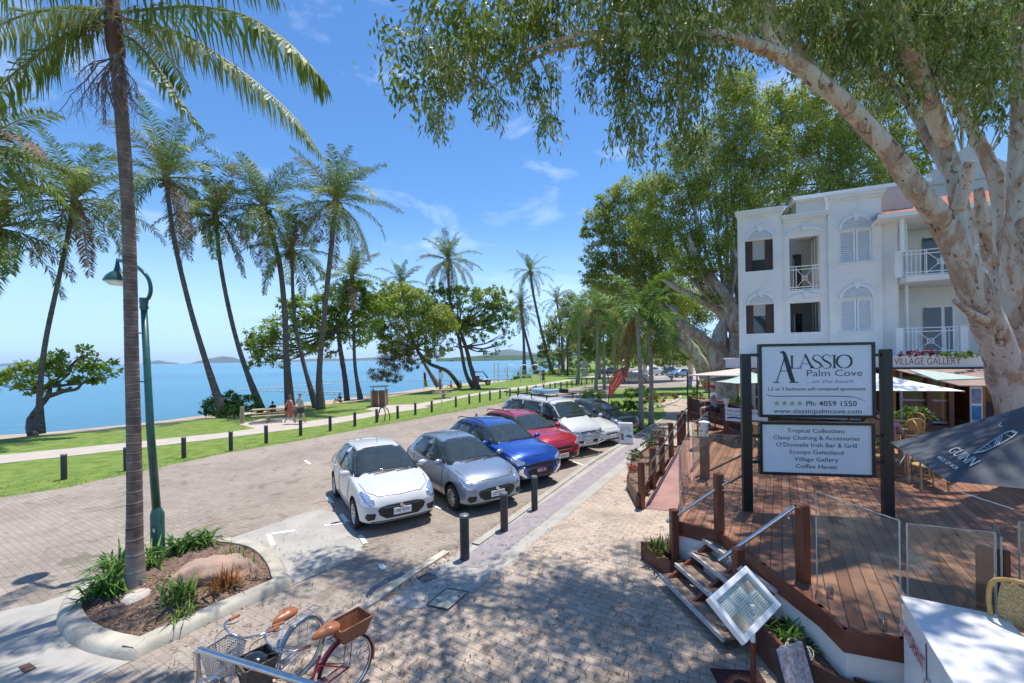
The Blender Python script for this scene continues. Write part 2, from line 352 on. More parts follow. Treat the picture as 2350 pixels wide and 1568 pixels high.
# beach: strip falling from lawn edge to below the water
S_px=[(-900,1098),(-300,1030),(0,999),(73,995),(112,992),(200,984),(290,974.5),(380,965),(469,953),(540,946),(600,938),(705,923),(775,916),(915,900),(1000,887),(1055,881),(1125,875.5),(1175,869),(1226,860),(1262,848),(1290,841)]
S=[P2(*p,-.95) for p in S_px]
mb=MB(); rows=[]
for k,(g,s) in enumerate(zip(G,S)):
    g=Vector((*g,0)); s=Vector((*s,0)); d=(s-g)
    rows.append([Vector((g.x,g.y,-.012)),Vector((g.x+d.x*.05,g.y+d.y*.05,-.22+.05*math.sin(k*2.1))),Vector((g.x+d.x*.4,g.y+d.y*.4,-.5)),Vector((g.x+d.x*1.0,g.y+d.y*1.0,-.95)),Vector((g.x+d.x*1.5,g.y+d.y*1.5,-1.6))])
for a,b in zip(rows,rows[1:]):
    for j in range(4): mb.add([a[j],b[j],b[j+1],a[j+1]],[(0,1,2,3)])
struct('sand',mb,M_sand,smooth=True)
# far curving beach and headland
m,nt,b=_nodes('sea_water'); N=nt.nodes; Lk=nt.links
tc=N.new('ShaderNodeTexCoord'); nz=N.new('ShaderNodeTexNoise'); nz.inputs['Scale'].default_value=.012; nz.inputs['Detail'].default_value=4
mp=N.new('ShaderNodeMapping'); mp.inputs['Rotation'].default_value=(0,0,R(15)); mp.inputs['Scale'].default_value=(.35,1,1)
Lk.new(tc.outputs['Object'],mp.inputs[0]); Lk.new(mp.outputs[0],nz.inputs[0])
cr=N.new('ShaderNodeValToRGB'); cr.color_ramp.elements[0].position=.35; cr.color_ramp.elements[1].position=.65
cr.color_ramp.elements[0].color=(.018,.14,.21,1); cr.color_ramp.elements[1].color=(.040,.23,.31,1)
Lk.new(nz.outputs['Fac'],cr.inputs[0]); Lk.new(cr.outputs[0],b.inputs['Base Color']); b.inputs['Roughness'].default_value=.22; b.inputs['Specular IOR Level'].default_value=.4
n2=N.new('ShaderNodeTexNoise'); n2.inputs['Scale'].default_value=.9; n2.inputs['Detail'].default_value=6; n2.inputs['Roughness'].default_value=.6; m2=N.new('ShaderNodeMapping'); m2.inputs['Scale'].default_value=(.5,1.6,1); m2.inputs['Rotation'].default_value=(0,0,R(10))
Lk.new(tc.outputs['Object'],m2.inputs[0]); Lk.new(m2.outputs[0],n2.inputs[0])
bp=N.new('ShaderNodeBump'); bp.inputs['Strength'].default_value=1.0; bp.inputs['Distance'].default_value=.22; Lk.new(n2.outputs['Fac'],bp.inputs['Height']); Lk.new(bp.outputs[0],b.inputs['Normal'])
sheet('sea',[(-7500,-200),(-60,-200),(-20,2),(0,60),(300,600),(2500,2500),(6500,7500),(-7500,7500)],-1.0,m)
M_hill=mat('forested_hill',(.055,.085,.05),.95,var=.3,scale=.01)
def ridge(name,pts,Y,dy,m,z0=-2):
    """pts: (px, py of ridge top); builds a long mound with thickness dy"""
    mb=MB(); rows=[]
    for px,py in pts:
        t=at(px,py,Y); h=max(t.z,.5)
        rows.append([Vector((t.x*(1-dy*.5/Y),Y-dy*.5,z0)),Vector((t.x*(1-dy*.2/Y),Y-dy*.2,h*.6)),Vector((t.x,Y,h)),Vector((t.x*(1+dy*.3/Y),Y+dy*.3,h*.5)),Vector((t.x*(1+dy*.5/Y),Y+dy*.5,z0))])
    for a,b in zip(rows,rows[1:]):
        for j in range(4): mb.add([a[j],b[j],b[j+1],a[j+1]],[(0,1,2,3)])
    return struct(name,mb,m,smooth=True)
ridge('hills',[(325,834),(345,829),(365,827),(385,831),(410,833)],6200,900,M_hill)
ridge('hills',[(435,834),(455,829),(480,823),(510,818),(535,820),(560,829),(590,833)],6000,900,M_hill)
ridge('hills',[(-40,838),(40,832),(90,834),(130,836)],6300,900,M_hill)
ridge('hills',[(620,831),(680,826),(740,822),(800,824),(860,820),(920,826),(980,825)],6400,900,M_hill)
ridge('hills',[(1040,822),(1110,815),(1145,805),(1170,801),(1195,806),(1240,812),(1330,815),(1500,818)],6600,700,M_hill)
M_far=mat('mangrove_shore',(.045,.08,.03),.95,var=.3,scale=.05)
ridge('far_shore',[(1000,822.6),(1040,821),(1075,819),(1110,817.5),(1150,816),(1200,815),(1260,814),(1340,812),(1700,800)],900,160,M_far,z0=-1.2)
# ---------- paved surfaces ----------
road_far=[(-900,1270),(-300,1185),(0,1141),(147,1120),(291,1088),(522,1039),(705,1008),(860,979),(1020,950),(1130,929),(1212,911),(1299,893),(1370,881),(1450,874),(1530,866)]
R_far=[P2(*p) for p in road_far]
near_end=[P2(1590,866),P2(1585,886),P2(1500,893),P2(1410,893),P2(1395,915),P2(1398,950),P2(1440,1000)]
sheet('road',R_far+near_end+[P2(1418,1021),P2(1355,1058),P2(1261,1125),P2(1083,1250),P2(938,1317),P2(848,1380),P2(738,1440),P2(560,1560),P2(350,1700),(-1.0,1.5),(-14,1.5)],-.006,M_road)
# plaza (footway side) raised only at the kerb
KL=[(1418,1021),(1355,1058),(1261,1125),(1170,1189),(1083,1250),(1018,1267),(938,1317),(848,1380),(738,1440),(560,1560)]
K=[Vector((*P2(*p),0)) for p in KL]
K=[K[0]+(K[0]-K[1]).normalized()*9]+K+[K[-1]+(K[-1]-K[-2]).normalized()*4]
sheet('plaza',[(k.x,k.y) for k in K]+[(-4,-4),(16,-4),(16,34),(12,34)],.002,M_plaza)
# far street car park surface behind the garden beds
M_asph=mat('car_park_paving',(.36,.32,.29),.9,var=.12,scale=1.5,bump=.3,bscale=30)
sheet('car_park',[P2(1530,866),P2(1450,874),P2(1380,868),P2(1400,855),P2(1440,845),P2(1500,838),P2(1620,838),(110,110),(60,30),P2(1700,890),P2(1590,886)],.004,M_asph)
# kerb strip
def strip(name,pts,w,z0,z1,m,side=1,kind='structure'):
    mb=MB(); n=len(pts); o=[]
    for i,p in enumerate(pts):
        t=(pts[min(i+1,n-1)]-pts[max(i-1,0)]).normalized(); q=Vector((-t.y,t.x,0))*side
        o.append((p,p+q*w))
    for (a,b),(c,d) in zip(o,o[1:]):
        A=[Vector((p.x,p.y,z)) for p in (a,b,c,d) for z in (z0,z1)]
        mb.add(A,[(1,3,7,5),(0,1,5,4),(2,6,7,3)])
    return struct(name,mb,m)
strip('kerb',[K[0],K[1],K[2],K[3],K[4],K[5]+Vector((.0,.0,0))],.16,-.02,.035,M_conc,side=1)
strip('kerb',K[6:10],.14,-.02,.04,M_kerb,side=1)
# concrete border and purple paver band carrying the bollards
D=Vector((.5144,.8576,0)); Nn=Vector((.8576,-.5144,0))
def along(p,a,b): return (p.x+D.x*a+Nn.x*b,p.y+D.y*a+Nn.y*b)
k0=Vector((*P2(1083,1250),0))
band=[(-1.45,.0),(13,-.15),(13,1.02),(-.2,1.02),(-1.6,.95),(-2.05,.55),(-2.2,.1)]
sheet('kerb_apron',[along(k0,a,b) for a,b in band],.008,M_conc)
pb=[(-.55,.18),(13,.12),(13,.66),(-.35,.72)]+[(-.35+.30*math.cos(t)-.1,.44+.27*math.sin(t)) for t in np.linspace(PI/2,3*PI/2,9)]
sheet('paver_band',[along(k0,a,b) for a,b in pb],.012,M_strip)
# concrete aprons in the road around the island
A1=[(520,1238),(600,1212),(650,1194),(700,1177),(735,1169),(765,1177),(790,1192),(815,1222),(832,1252),(830,1266),(815,1279),(665,1346),(600,1300)]
sheet('concrete_apron',[P2(*p) for p in A1],.001,M_conc)
A2=[(-600,1490),(-200,1440),(0,1403),(90,1385),(190,1352),(260,1400),(330,1503),(255,1540),(180,1580),(60,1660),(-300,1900),(-700,1800)]
sheet('concrete_apron',[P2(*p) for p in A2],.001,M_conc)
# white markings
def mark(q): sheet('road_marking',[P2(*p) for p in q],.006,M_white)
def line(a,b,w=.09):
    a=Vector((*P2(*a),0)); b=Vector((*P2(*b),0)); t=(b-a).normalized(); n=Vector((-t.y,t.x,0))*w/2
    sheet('road_marking',[((a-n).x,(a-n).y),((b-n).x,(b-n).y),((b+n).x,(b+n).y),((a+n).x,(a+n).y)],.006,M_white)
for a,b in (((752,1141),(763,1155)),((783,1181),(799,1201)),((744,1206),(802,1200)),((826,1229),(839,1248)),((616,1226),(627,1252)),((620,1226),(676,1218)),((873,1295),(881,1307)),((985,1158),(1014,1168)),((1170,1112),(1198,1126)),((1316,1060),(1345,1070)),((700,962+95),(712,1066)),((1230,1072),(1247,1080))): line(a,b)
# footpath through the lawn
fp_u=[(-900,1165),(-300,1085),(0,1044),(140,1031),(290,1016),(524,992),(657,973),(783,957),(855,945),(940,930),(1010,917),(1090,903),(1160,892),(1229,883),(1300,871),(1370,862),(1440,856)]
fp_l=[(-900,1195),(-300,1107),(0,1064),(140,1049),(290,1032),(524,1004),(699,982),(783,970),(894,949),(960,935),(1072,911),(1150,898),(1229,888),(1300,875.5),(1370,865.5),(1440,858)]
sheet('footpath',[P2(*p) for p in fp_u]+[P2(*p) for p in fp_l[::-1]],.0,M_path)
sheet('picnic_slab',[P2(*p) for p in ((548,974),(600,962),(675,958),(700,966),(655,982),(590,985))],.002,M_path)
sheet('bin_slab',[P2(*p) for p in ((835,940),(875,930),(960,928),(985,935),(900,948))],.002,M_path)
# bare soil under the beach trees
M_soil=mat('shaded_soil',(.16,.115,.075),.95,var=.3,scale=2)
# drain cover and puddle
M_cov=mat('drain_cover_infill',(.50,.48,.40),.8,c2=(.34,.34,.27),scale=12,bump=.3)
t=thing('drain_cover','square concrete filled access cover with dark metal rim set in the dappled pavers','drain cover',P(1027,1378))
q=[(977,1391.6),(1025,1351.6),(1078,1360),(1028,1403)]; c=Vector((*P2(1027,1377),0)); qs=[Vector((*P2(*p),0)) for p in q]
mb=MB(); 
for i in range(4):
    a=qs[i];b=qs[(i+1)%4]; mb.add([a+Vector((0,0,.018)),b+Vector((0,0,.018)),b.lerp(c,.10)+Vector((0,0,.018)),a.lerp(c,.10)+Vector((0,0,.018))],[(0,1,2,3)])
mb.build('rim',mat('dark_iron',(.05,.05,.06),.6,metal=.5),t)
mb=MB(); mb.poly([p.lerp(c,.09)+Vector((0,0,.015)) for p in qs]); mb.build('cover_plate',M_cov,t)
t=thing('drain_cover','dark rusty iron access cover in the shaded concrete at lower left','drain cover',P(62,1533))
qs=[Vector((*P2(*p),0)) for p in ((42,1532),(68,1523),(84,1534),(56,1546))]; c=sum(qs,Vector())/4
MB().poly([p+Vector((0,0,.006)) for p in qs]).build('cover_plate',mat('rusty_iron',(.10,.055,.04),.8,var=.3,scale=20),t)
mb=MB()
for i in range(4):
    a=qs[i];b=qs[(i+1)%4]; mb.add([a+Vector((0,0,.009)),b+Vector((0,0,.009)),b.lerp(c,.08)+Vector((0,0,.009)),a.lerp(c,.08)+Vector((0,0,.009))],[(0,1,2,3)])
mb.build('rim',mat('dark_iron',(.05,.05,.06)),t)
t=thing('storm_grate','dark storm drain grate let into the kerb beside the puddle','drain grate',P(995,1340))
qs=[Vector((*P2(*p),0)) for p in ((968,1352),(1003,1327),(1018,1338),(985,1364))]
qs=[Vector((*P2(*p),0)) for p in ((972,1338),(958,1328),(985,1316),(1003,1328))]
mb=MB()
mw=mat('puddle_water',(.03,.035,.06),.03,var=.1,spec=.8)
sheet('puddle',[P2(*p) for p in ((846,1374),(862,1352),(890,1337),(915,1325),(932,1322),(934,1315),(915,1316),(885,1328),(850,1350),(838,1368))],-.001,mw)
for k in range(7):
    a=qs[0].lerp(qs[3],k/6);b=qs[1].lerp(qs[2],k/6); mb.bar(a+Vector((0,0,.008)),b+Vector((0,0,.008)),.02,.008)
mb.bar(qs[0]+Vector((0,0,.008)),qs[3]+Vector((0,0,.008)),.02,.012); mb.bar(qs[1]+Vector((0,0,.008)),qs[2]+Vector((0,0,.008)),.02,.012)
mb.build('grate',mat('dark_iron',(.05,.05,.06)),t)
# ---------- planted island ----------
ko=[(129.7,1414),(133,1446),(154,1474),(203,1499),(284,1517),(314,1513),(342,1497),(495,1425),(661,1348),(663,1327),(649,1295),(617,1264),(578,1250),(519,1243),(470,1243),(400,1268),(300,1306),(210,1341),(158,1369)]
KO=[Vector((*P2(*p),0)) for p in ko]; cen=sum(KO,Vector())/len(KO)
def ring(pts,z,inset):
    out=[];n=len(pts)
    for i,p in enumerate(pts):
        t=(pts[(i+1)%n]-pts[i-1]).normalized(); q=Vector((-t.y,t.x,0))
        if q.dot(cen-p)<0: q=-q
        out.append(Vector((p.x+q.x*inset,p.y+q.y*inset,z)))
    return out
def smoothloop(pts,k=3,keep=(5,)):
    out=[];n=len(pts)
    for i in range(n):
        p0,p1,p2,p3=[pts[(i+j-1)%n] for j in range(4)]
        for s in range(k):
            t=s/k
            out.append(.5*((2*p1)+(p2-p0)*t+(2*p0-5*p1+4*p2-p3)*t*t+(3*p1-p0-3*p2+p3)*t**3))
    return out
KS=smoothloop(KO)
prof=[(0,-.01),(.02,.085),(.06,.125),(.17,.135),(.20,.12),(.205,.0)]
mb=MB(); rings=[ring(KS,z,i*1.25) for i,z in prof]; n=len(KS)
for a,b in zip(rings,rings[1:]):
    for i in range(n): mb.add([a[i],a[(i+1)%n],b[(i+1)%n],b[i]],[(0,1,2,3)])
struct('island_kerb',mb,M_kerb,smooth=40)
mb=MB(); levels=[(.24,.05),(.40,.10),(.62,.14),(.85,.17)]
rs=[ring(KS,z,i) for i,z in levels]
rs=[]
for s,z in ((.0,.075),(.25,.12),(.5,.17),(.75,.2),(.93,.215)):
    base=ring(KS,0,.245)
    rs.append([Vector((p.x+(cen.x-p.x)*s+random.uniform(-.02,.02),p.y+(cen.y-p.y)*s+random.uniform(-.02,.02),z+random.uniform(-.02,.02))) for p in base])
for a,b in zip(rs,rs[1:]):
    for i in range(n): mb.add([a[i],a[(i+1)%n],b[(i+1)%n],b[i]],[(0,1,2,3)])
mb.poly(rs[-1]); struct('mulch_bed',mb,M_mulch,smooth=True)
# litter on the mulch (chips and dead leaves) - uncountable
pts=[];
ring0=ring(KS,0,.26)
while len(pts)<5200:
    i=random.randrange(n); s=random.random()**.7
    a=ring0[i].lerp(ring0[(i+1)%n],random.random()); p=a+(Vector((cen.x,cen.y,0))-a)*(1-s) if False else a+(Vector((cen.x,cen.y,0))-a)*random.random()
    f=(p-Vector((cen.x,cen.y,0))).length/max((a-Vector((cen.x,cen.y,0))).length,.01)
    pts.append((p.x,p.y,.215-.14*f+.012))
c=np.array(pts); d=RNG.normal(size=c.shape); d[:,2]=np.abs(d[:,2])*.18
V=leafquads(c,d,RNG.uniform(.02,.085,len(c)),RNG.uniform(.006,.022,len(c)))
M_l1=mat('dry_litter_pale',(.44,.33,.24),.9,var=.3,scale=5); M_l2=mat('dry_litter_dark',(.13,.08,.055),.9,var=.3,scale=5)
o=quads('leaf_litter',V,[M_l1,M_l2],idx=(RNG.random(len(c))<.6).astype(int)); tag(o,'pale and brown bark chips and dry leaves scattered over the island bed','leaf litter',kind='stuff')
# boulder
bc=P(490,1330,.1)
bm=bmesh.new(); bmesh.ops.create_icosphere(bm,subdivisions=4,radius=1)
from mathutils import noise
for v in bm.verts:
    k=1+.26*noise.noise(v.co*1.3+Vector((3,1,2)))+.14*noise.noise(v.co*3.1)+.06*noise.noise(v.co*8)
    v.co=Vector((v.co.x*.50*k,v.co.y*.34*k,v.co.z*.36*k))
bm.transform(Matrix.Rotation(R(35),4,'Z'))
me=bpy.data.meshes.new('boulder'); bm.to_mesh(me); bm.free(); me.polygons.foreach_set('use_smooth',[True]*len(me.polygons))
me.materials.append(mat('pink_granite',(.50,.30,.21),.85,c2=(.34,.25,.20),scale=3.5,bump=.8,bscale=16,detail=9))
o=bpy.data.objects.new('boulder',me); col.objects.link(o); o.location=(bc.x,bc.y,.13)
tag(o,'rounded pink brown boulder half buried in the island mulch bed','boulder')
# ---------- cars ----------
def paint(n,c,metal=0,rough=.32): return mat('paint_'+n,c,rough,metal=metal,var=.02,scale=3,coat=1.0)
M_pw=paint('white',(.60,.60,.59)); M_pb=paint('blue',(.010,.065,.36),.35,.3); M_ps=paint('steel_blue',(.27,.32,.40),.55,.3)
M_pr=paint('red',(.42,.010,.022),.25,.3); M_pg=paint('dark_grey',(.06,.075,.08),.5,.3); M_pu=paint('silver',(.36,.37,.38),.6,.3)
M_lamp=mat('headlamp_lens',(.55,.60,.68),.06,metal=.75,var=.45,scale=38,coat=1); M_red=mat('tail_lens',(.35,.01,.01),.15,var=.2,coat=1)
M_trim=mat('black_plastic_trim',(.018,.018,.02),.5,var=.2,scale=40); M_plate=mat('number_plate',(.75,.76,.74),.45,var=.03); M_maroon=mat('plate_lettering',(.16,.02,.03),.5)
M_rim=mat('alloy_rim',(.55,.56,.58),.3,metal=.85,var=.1); M_seam=mat('panel_gap',(.02,.02,.022),.8,var=.1); M_int=mat('seat_grey',(.05,.05,.055),.8)
TAB={
'hatch':[(1.92,.27,.44,.58,.53,.56,.585,.42),(1.83,.19,.47,.74,.66,.70,.74,.52),(1.58,.17,.50,.835,.80,.775,.875,.60),(1.20,.17,.50,.865,.895,.79,.96,.61),(.86,.18,.5,.867,.94,.80,1.02,.63),(.45,.18,.5,.867,.95,.81,1.27,.60),(.08,.18,.5,.867,.955,.815,1.455,.56),(-.5,.18,.5,.867,.965,.815,1.50,.575),(-1.1,.18,.5,.867,.975,.81,1.475,.555),(-1.48,.19,.5,.865,.99,.80,1.40,.53),(-1.72,.22,.5,.84,.99,.775,1.13,.58),(-1.86,.27,.5,.79,.85,.74,.96,.58),(-1.92,.34,.5,.68,.66,.62,.72,.50)],
'suv':[(2.15,.33,.52,.64,.64,.60,.70,.46),(2.05,.25,.56,.81,.82,.76,.90,.56),(1.78,.23,.58,.885,.96,.83,1.03,.65),(1.3,.23,.6,.905,1.02,.84,1.09,.67),(1.0,.24,.6,.905,1.05,.85,1.13,.69),(.58,.24,.6,.905,1.06,.855,1.37,.65),(.22,.24,.6,.905,1.07,.855,1.56,.60),(-.5,.24,.6,.905,1.09,.85,1.63,.61),(-1.25,.24,.6,.905,1.11,.845,1.60,.59),(-1.68,.25,.6,.90,1.14,.83,1.52,.56),(-1.95,.28,.6,.88,1.12,.80,1.24,.62),(-2.08,.32,.6,.84,.98,.78,1.08,.62),(-2.15,.40,.6,.72,.76,.66,.82,.54)],
'sedan':[(2.2,.27,.44,.58,.50,.56,.56,.44),(2.1,.19,.46,.76,.62,.72,.70,.55),(1.8,.17,.5,.85,.74,.79,.81,.62),(1.35,.17,.5,.87,.84,.80,.90,.63),(.95,.18,.5,.872,.90,.81,.97,.64),(.5,.18,.5,.872,.92,.81,1.22,.60),(.1,.18,.5,.872,.93,.81,1.40,.56),(-.4,.18,.5,.872,.94,.81,1.45,.57),(-.95,.18,.5,.872,.95,.80,1.42,.55),(-1.35,.19,.5,.87,.96,.79,1.22,.56),(-1.65,.20,.5,.865,.95,.78,1.03,.60),(-2.0,.24,.5,.83,.92,.76,.99,.60),(-2.15,.30,.5,.76,.80,.70,.86,.54),(-2.2,.36,.5,.64,.62,.6,.66,.48)],
'van':[(2.3,.36,.56,.66,.74,.62,.80,.50),(2.22,.30,.58,.80,.92,.75,1.0,.58),(1.98,.28,.6,.845,1.08,.79,1.15,.65),(1.62,.28,.6,.85,1.16,.80,1.27,.67),(1.28,.28,.6,.85,1.18,.80,1.60,.66),(1.0,.28,.6,.85,1.19,.80,1.88,.64),(.4,.28,.6,.85,1.2,.80,1.95,.65),(-.6,.28,.6,.85,1.2,.80,1.97,.66),(-1.6,.28,.6,.85,1.2,.80,1.95,.65),(-2.05,.28,.6,.85,1.2,.79,1.90,.63),(-2.26,.30,.6,.84,1.2,.78,1.62,.66),(-2.34,.34,.6,.80,1.1,.74,1.22,.66),(-2.37,.42,.6,.74,.9,.70,.98,.6)],
}
WB={'hatch':(1.21,-1.24,.30),'suv':(1.33,-1.34,.34),'sedan':(1.32,-1.30,.31),'van':(1.35,-1.45,.33)}
CMESH={}
def body_mesh(kind):
    if kind in CMESH: return CMESH[kind]
    vs=[];T=TAB[kind]
    for (x,zb,zm,W_,zs,Ws,zr,Wr) in T:
        half=[(0,zb),(W_-.16,zb),(W_-.035,zb+.07),(W_,zm),(W_*.5+Ws*.5+.012,zm*.35+zs*.65),(Ws,zs),(Wr+.015,zr-.045),(Wr*.72,zr),(0,zr+.015)]
        rg=[(x,y,z) for y,z in half]+[(x,-y,z) for y,z in half[-2:0:-1]]
        vs.append(rg)
    n=len(vs[0]); V=[p for r_ in vs for p in r_]; k=len(vs)
    Fc=[(i*n+j,i*n+(j+1)%n,(i+1)*n+(j+1)%n,(i+1)*n+j) for i in range(k-1) for j in range(n)]
    # end caps as quad strips
    for base,flip in ((0,0),((k-1)*n,1)):
        h=n//2
        for j in range(h):
            a=base+j;b_=base+j+1;c_=base+(n-j-1)%n;d_=base+(n-j)%n
            f=[a,b_,c_,d_]; f=list(dict.fromkeys(f))
            if len(f)>2: Fc.append(tuple(f))
    me=bpy.data.meshes.new('b'); me.from_pydata(V,[],Fc)
    bm=bmesh.new(); bm.from_mesh(me); bmesh.ops.recalc_face_normals(bm,faces=bm.faces)
    cl=bm.edges.layers.float.new('crease_edge')
    for e in bm.edges:
        a,b_=e.verts[0].index,e.verts[1].index
        ra,rb=a%n,b_%n
        if ra==rb and ra in (5,n-5): e[cl]=.45
        if ra==rb and ra in (2,n-2): e[cl]=.5
    bm.to_mesh(me); bm.free()
    ob=bpy.data.objects.new('b',me); col.objects.link(ob)
    s=ob.modifiers.new('s','SUBSURF'); s.levels=3; s.render_levels=3
    dg=bpy.context.evaluated_depsgraph_get(); dg.update()
    full=bpy.data.meshes.new_from_object(ob.evaluated_get(dg))
    bvh=BVHTree.FromPolygons([v.co for v in full.vertices],[tuple(p.vertices) for p in full.polygons])
    # wheel arches
    fx,rx,wr=WB[kind]; Wm=max(t[3] for t in T)
    mb=MB(); 
    for x in (fx,rx):
        for s_ in (-1,1):
            M=Matrix.Rotation(PI/2,3,'X')
            mb.lathe([(wr+.055,-.2),(wr+.055,.2)],28,c=(x,s_*(Wm-.08),wr+.02),M=M)
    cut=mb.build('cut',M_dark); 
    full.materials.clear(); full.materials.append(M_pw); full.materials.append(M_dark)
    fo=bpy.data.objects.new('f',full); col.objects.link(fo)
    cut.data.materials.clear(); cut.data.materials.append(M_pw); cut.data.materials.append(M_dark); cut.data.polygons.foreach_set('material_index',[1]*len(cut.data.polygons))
    bo=fo.modifiers.new('x','BOOLEAN'); bo.object=cut; bo.operation='DIFFERENCE'; bo.solver='EXACT'
    dg=bpy.context.evaluated_depsgraph_get(); dg.update()
    res=bpy.data.meshes.new_from_object(fo.evaluated_get(dg))
    res.polygons.foreach_set('use_smooth',[True]*len(res.polygons)); res.set_sharp_from_angle(angle=R(38))
    for o in (ob,fo,cut): bpy.data.objects.remove(o)
    CMESH[kind]=(res,bvh); return CMESH[kind]
def patch(name,bvh,pts,d,m,parent,off=.004,k=4,sub=3,n_out=0):
    pts=[Vector(p) for p in pts]; d=Vector(d).normalized(); P3=[]
    nn=len(pts)
    for i in range(nn):
        for s in range(sub): P3.append(pts[i].lerp(pts[(i+1)%nn],s/sub))
    c=sum(P3,Vector())/len(P3); V=[];
    def hit(p):
        o=p-d*1.5; h=bvh.ray_cast(o,d)
        if h[0] is None: return None
        nm=h[1] if h[1].dot(d)<0 else -h[1]
        return h[0]+nm*off
    rings=[[hit(c.lerp(p,f)) for p in P3] for f in [i/k for i in range(1,k+1)]]
    ch=hit(c); 
    if ch is None: return None
    mb=MB(); n=len(P3)
    for r_ in rings:
        last=ch
        for i in range(n):
            if r_[i] is None: r_[i]=last
            last=r_[i]
    for i in range(n): mb.add([ch,rings[0][i],rings[0][(i+1)%n]],[(0,1,2)])
    for a,b_ in zip(rings,rings[1:]):
        for i in range(n): mb.add([a[i],a[(i+1)%n],b_[(i+1)%n],b_[i]],[(0,1,2,3)])
    # skirt down onto the body
    last=rings[-1]
    for i in range(n): mb.add([last[i],last[(i+1)%n],last[(i+1)%n]+d*(off*.9),last[i]+d*(off*.9)],[(0,1,2,3)])
    return mb.build(name,m,parent,smooth=True,local=True)
WM={}
def wheel(parent,x,y,r,side,style=0):
    key=(r,style)
    t=bpy.data.objects.new('wheel',None); 
    mb=MB(); M=Matrix.Rotation(-PI/2*side,3,'X')
    w_=.095
    if key not in WM:
        a=MB(); Mi=Matrix.Identity(3)
        a.lathe([(r*.66,-w_),(r*.93,-w_),(r*.985,-w_*.75),(r,-w_*.4),(r,w_*.4),(r*.985,w_*.75),(r*.93,w_),(r*.66,w_*.95),(r*.64,w_*.3)],32,cap=False)
        ty=a.build('tyre',M_rubber,smooth=50)
        b_=MB(); b_.lathe([(r*.655,w_*.86),(r*.68,w_*.97),(r*.60,w_*.8),(r*.585,w_*.1),(0.001,w_*.05)],32,cap=False)
        nsp=(10,5,7)[style]
        for i in range(nsp):
            an=2*PI*i/nsp
            for q in ((-.09,.09),):
                p0=Vector((math.cos(an),math.sin(an),0)); tn=Vector((-p0.y,p0.x,0)); sw=r*(.055,.10,.08)[style]
                vs=[p0*r*.12+tn*sw,p0*r*.12-tn*sw,p0*r*.61-tn*sw*.8,p0*r*.61+tn*sw*.8]
                lo=[v+Vector((0,0,w_*.45)) for v in vs]; hi=[v+Vector((0,0,w_*(.72 if i_<2 else .85))) for i_,v in enumerate(vs)]
                b_.add(lo+hi,[(4,5,6,7),(0,1,5,4),(1,2,6,5),(2,3,7,6),(3,0,4,7)])
        b_.lathe([(r*.17,w_*.5),(r*.17,w_*.80),(r*.10,w_*.86),(.001,w_*.86)],16,cap=False)
        ri=b_.build('rim',M_rim,smooth=35)
        c_=MB(); c_.lathe([(.001,w_*.0),(r*.62,w_*.02),(r*.62,w_*.1),(.001,w_*.12)],20,cap=False); br=c_.build('disc',M_trim)
        WM[key]=(ty.data,ri.data,br.data)
        for o in (ty,ri,br): bpy.data.objects.remove(o)
    wt=bpy.data.objects.new('wheel',WM[key][1]); col.objects.link(wt); wt.parent=parent
    wt.location=(x,y,r); wt.rotation_euler=(-PI/2*side,0,0)
    ty=bpy.data.objects.new('tyre',WM[key][0]); col.objects.link(ty); ty.parent=wt
    br=bpy.data.objects.new('brake_disc',WM[key][2]); col.objects.link(br); br.parent=wt
def line3(bvh,pts,d,r,name,m,parent,off=.001):
    out=[];d=Vector(d).normalized()
    pts=[Vector(p) for p in pts]
    for a,b_ in zip(pts,pts[1:]):
        for s in range(6):
            h=bvh.ray_cast(a.lerp(b_,s/6)-d*1.5,d)
            if h[0]: out.append(h[0]+h[1]*off)
    h=bvh.ray_cast(pts[-1]-d*1.5,d)
    if h[0]: out.append(h[0]+h[1]*off)
    if len(out)<2: return
    return MB().tube(out,r,4).build(name,m,parent,local=True)
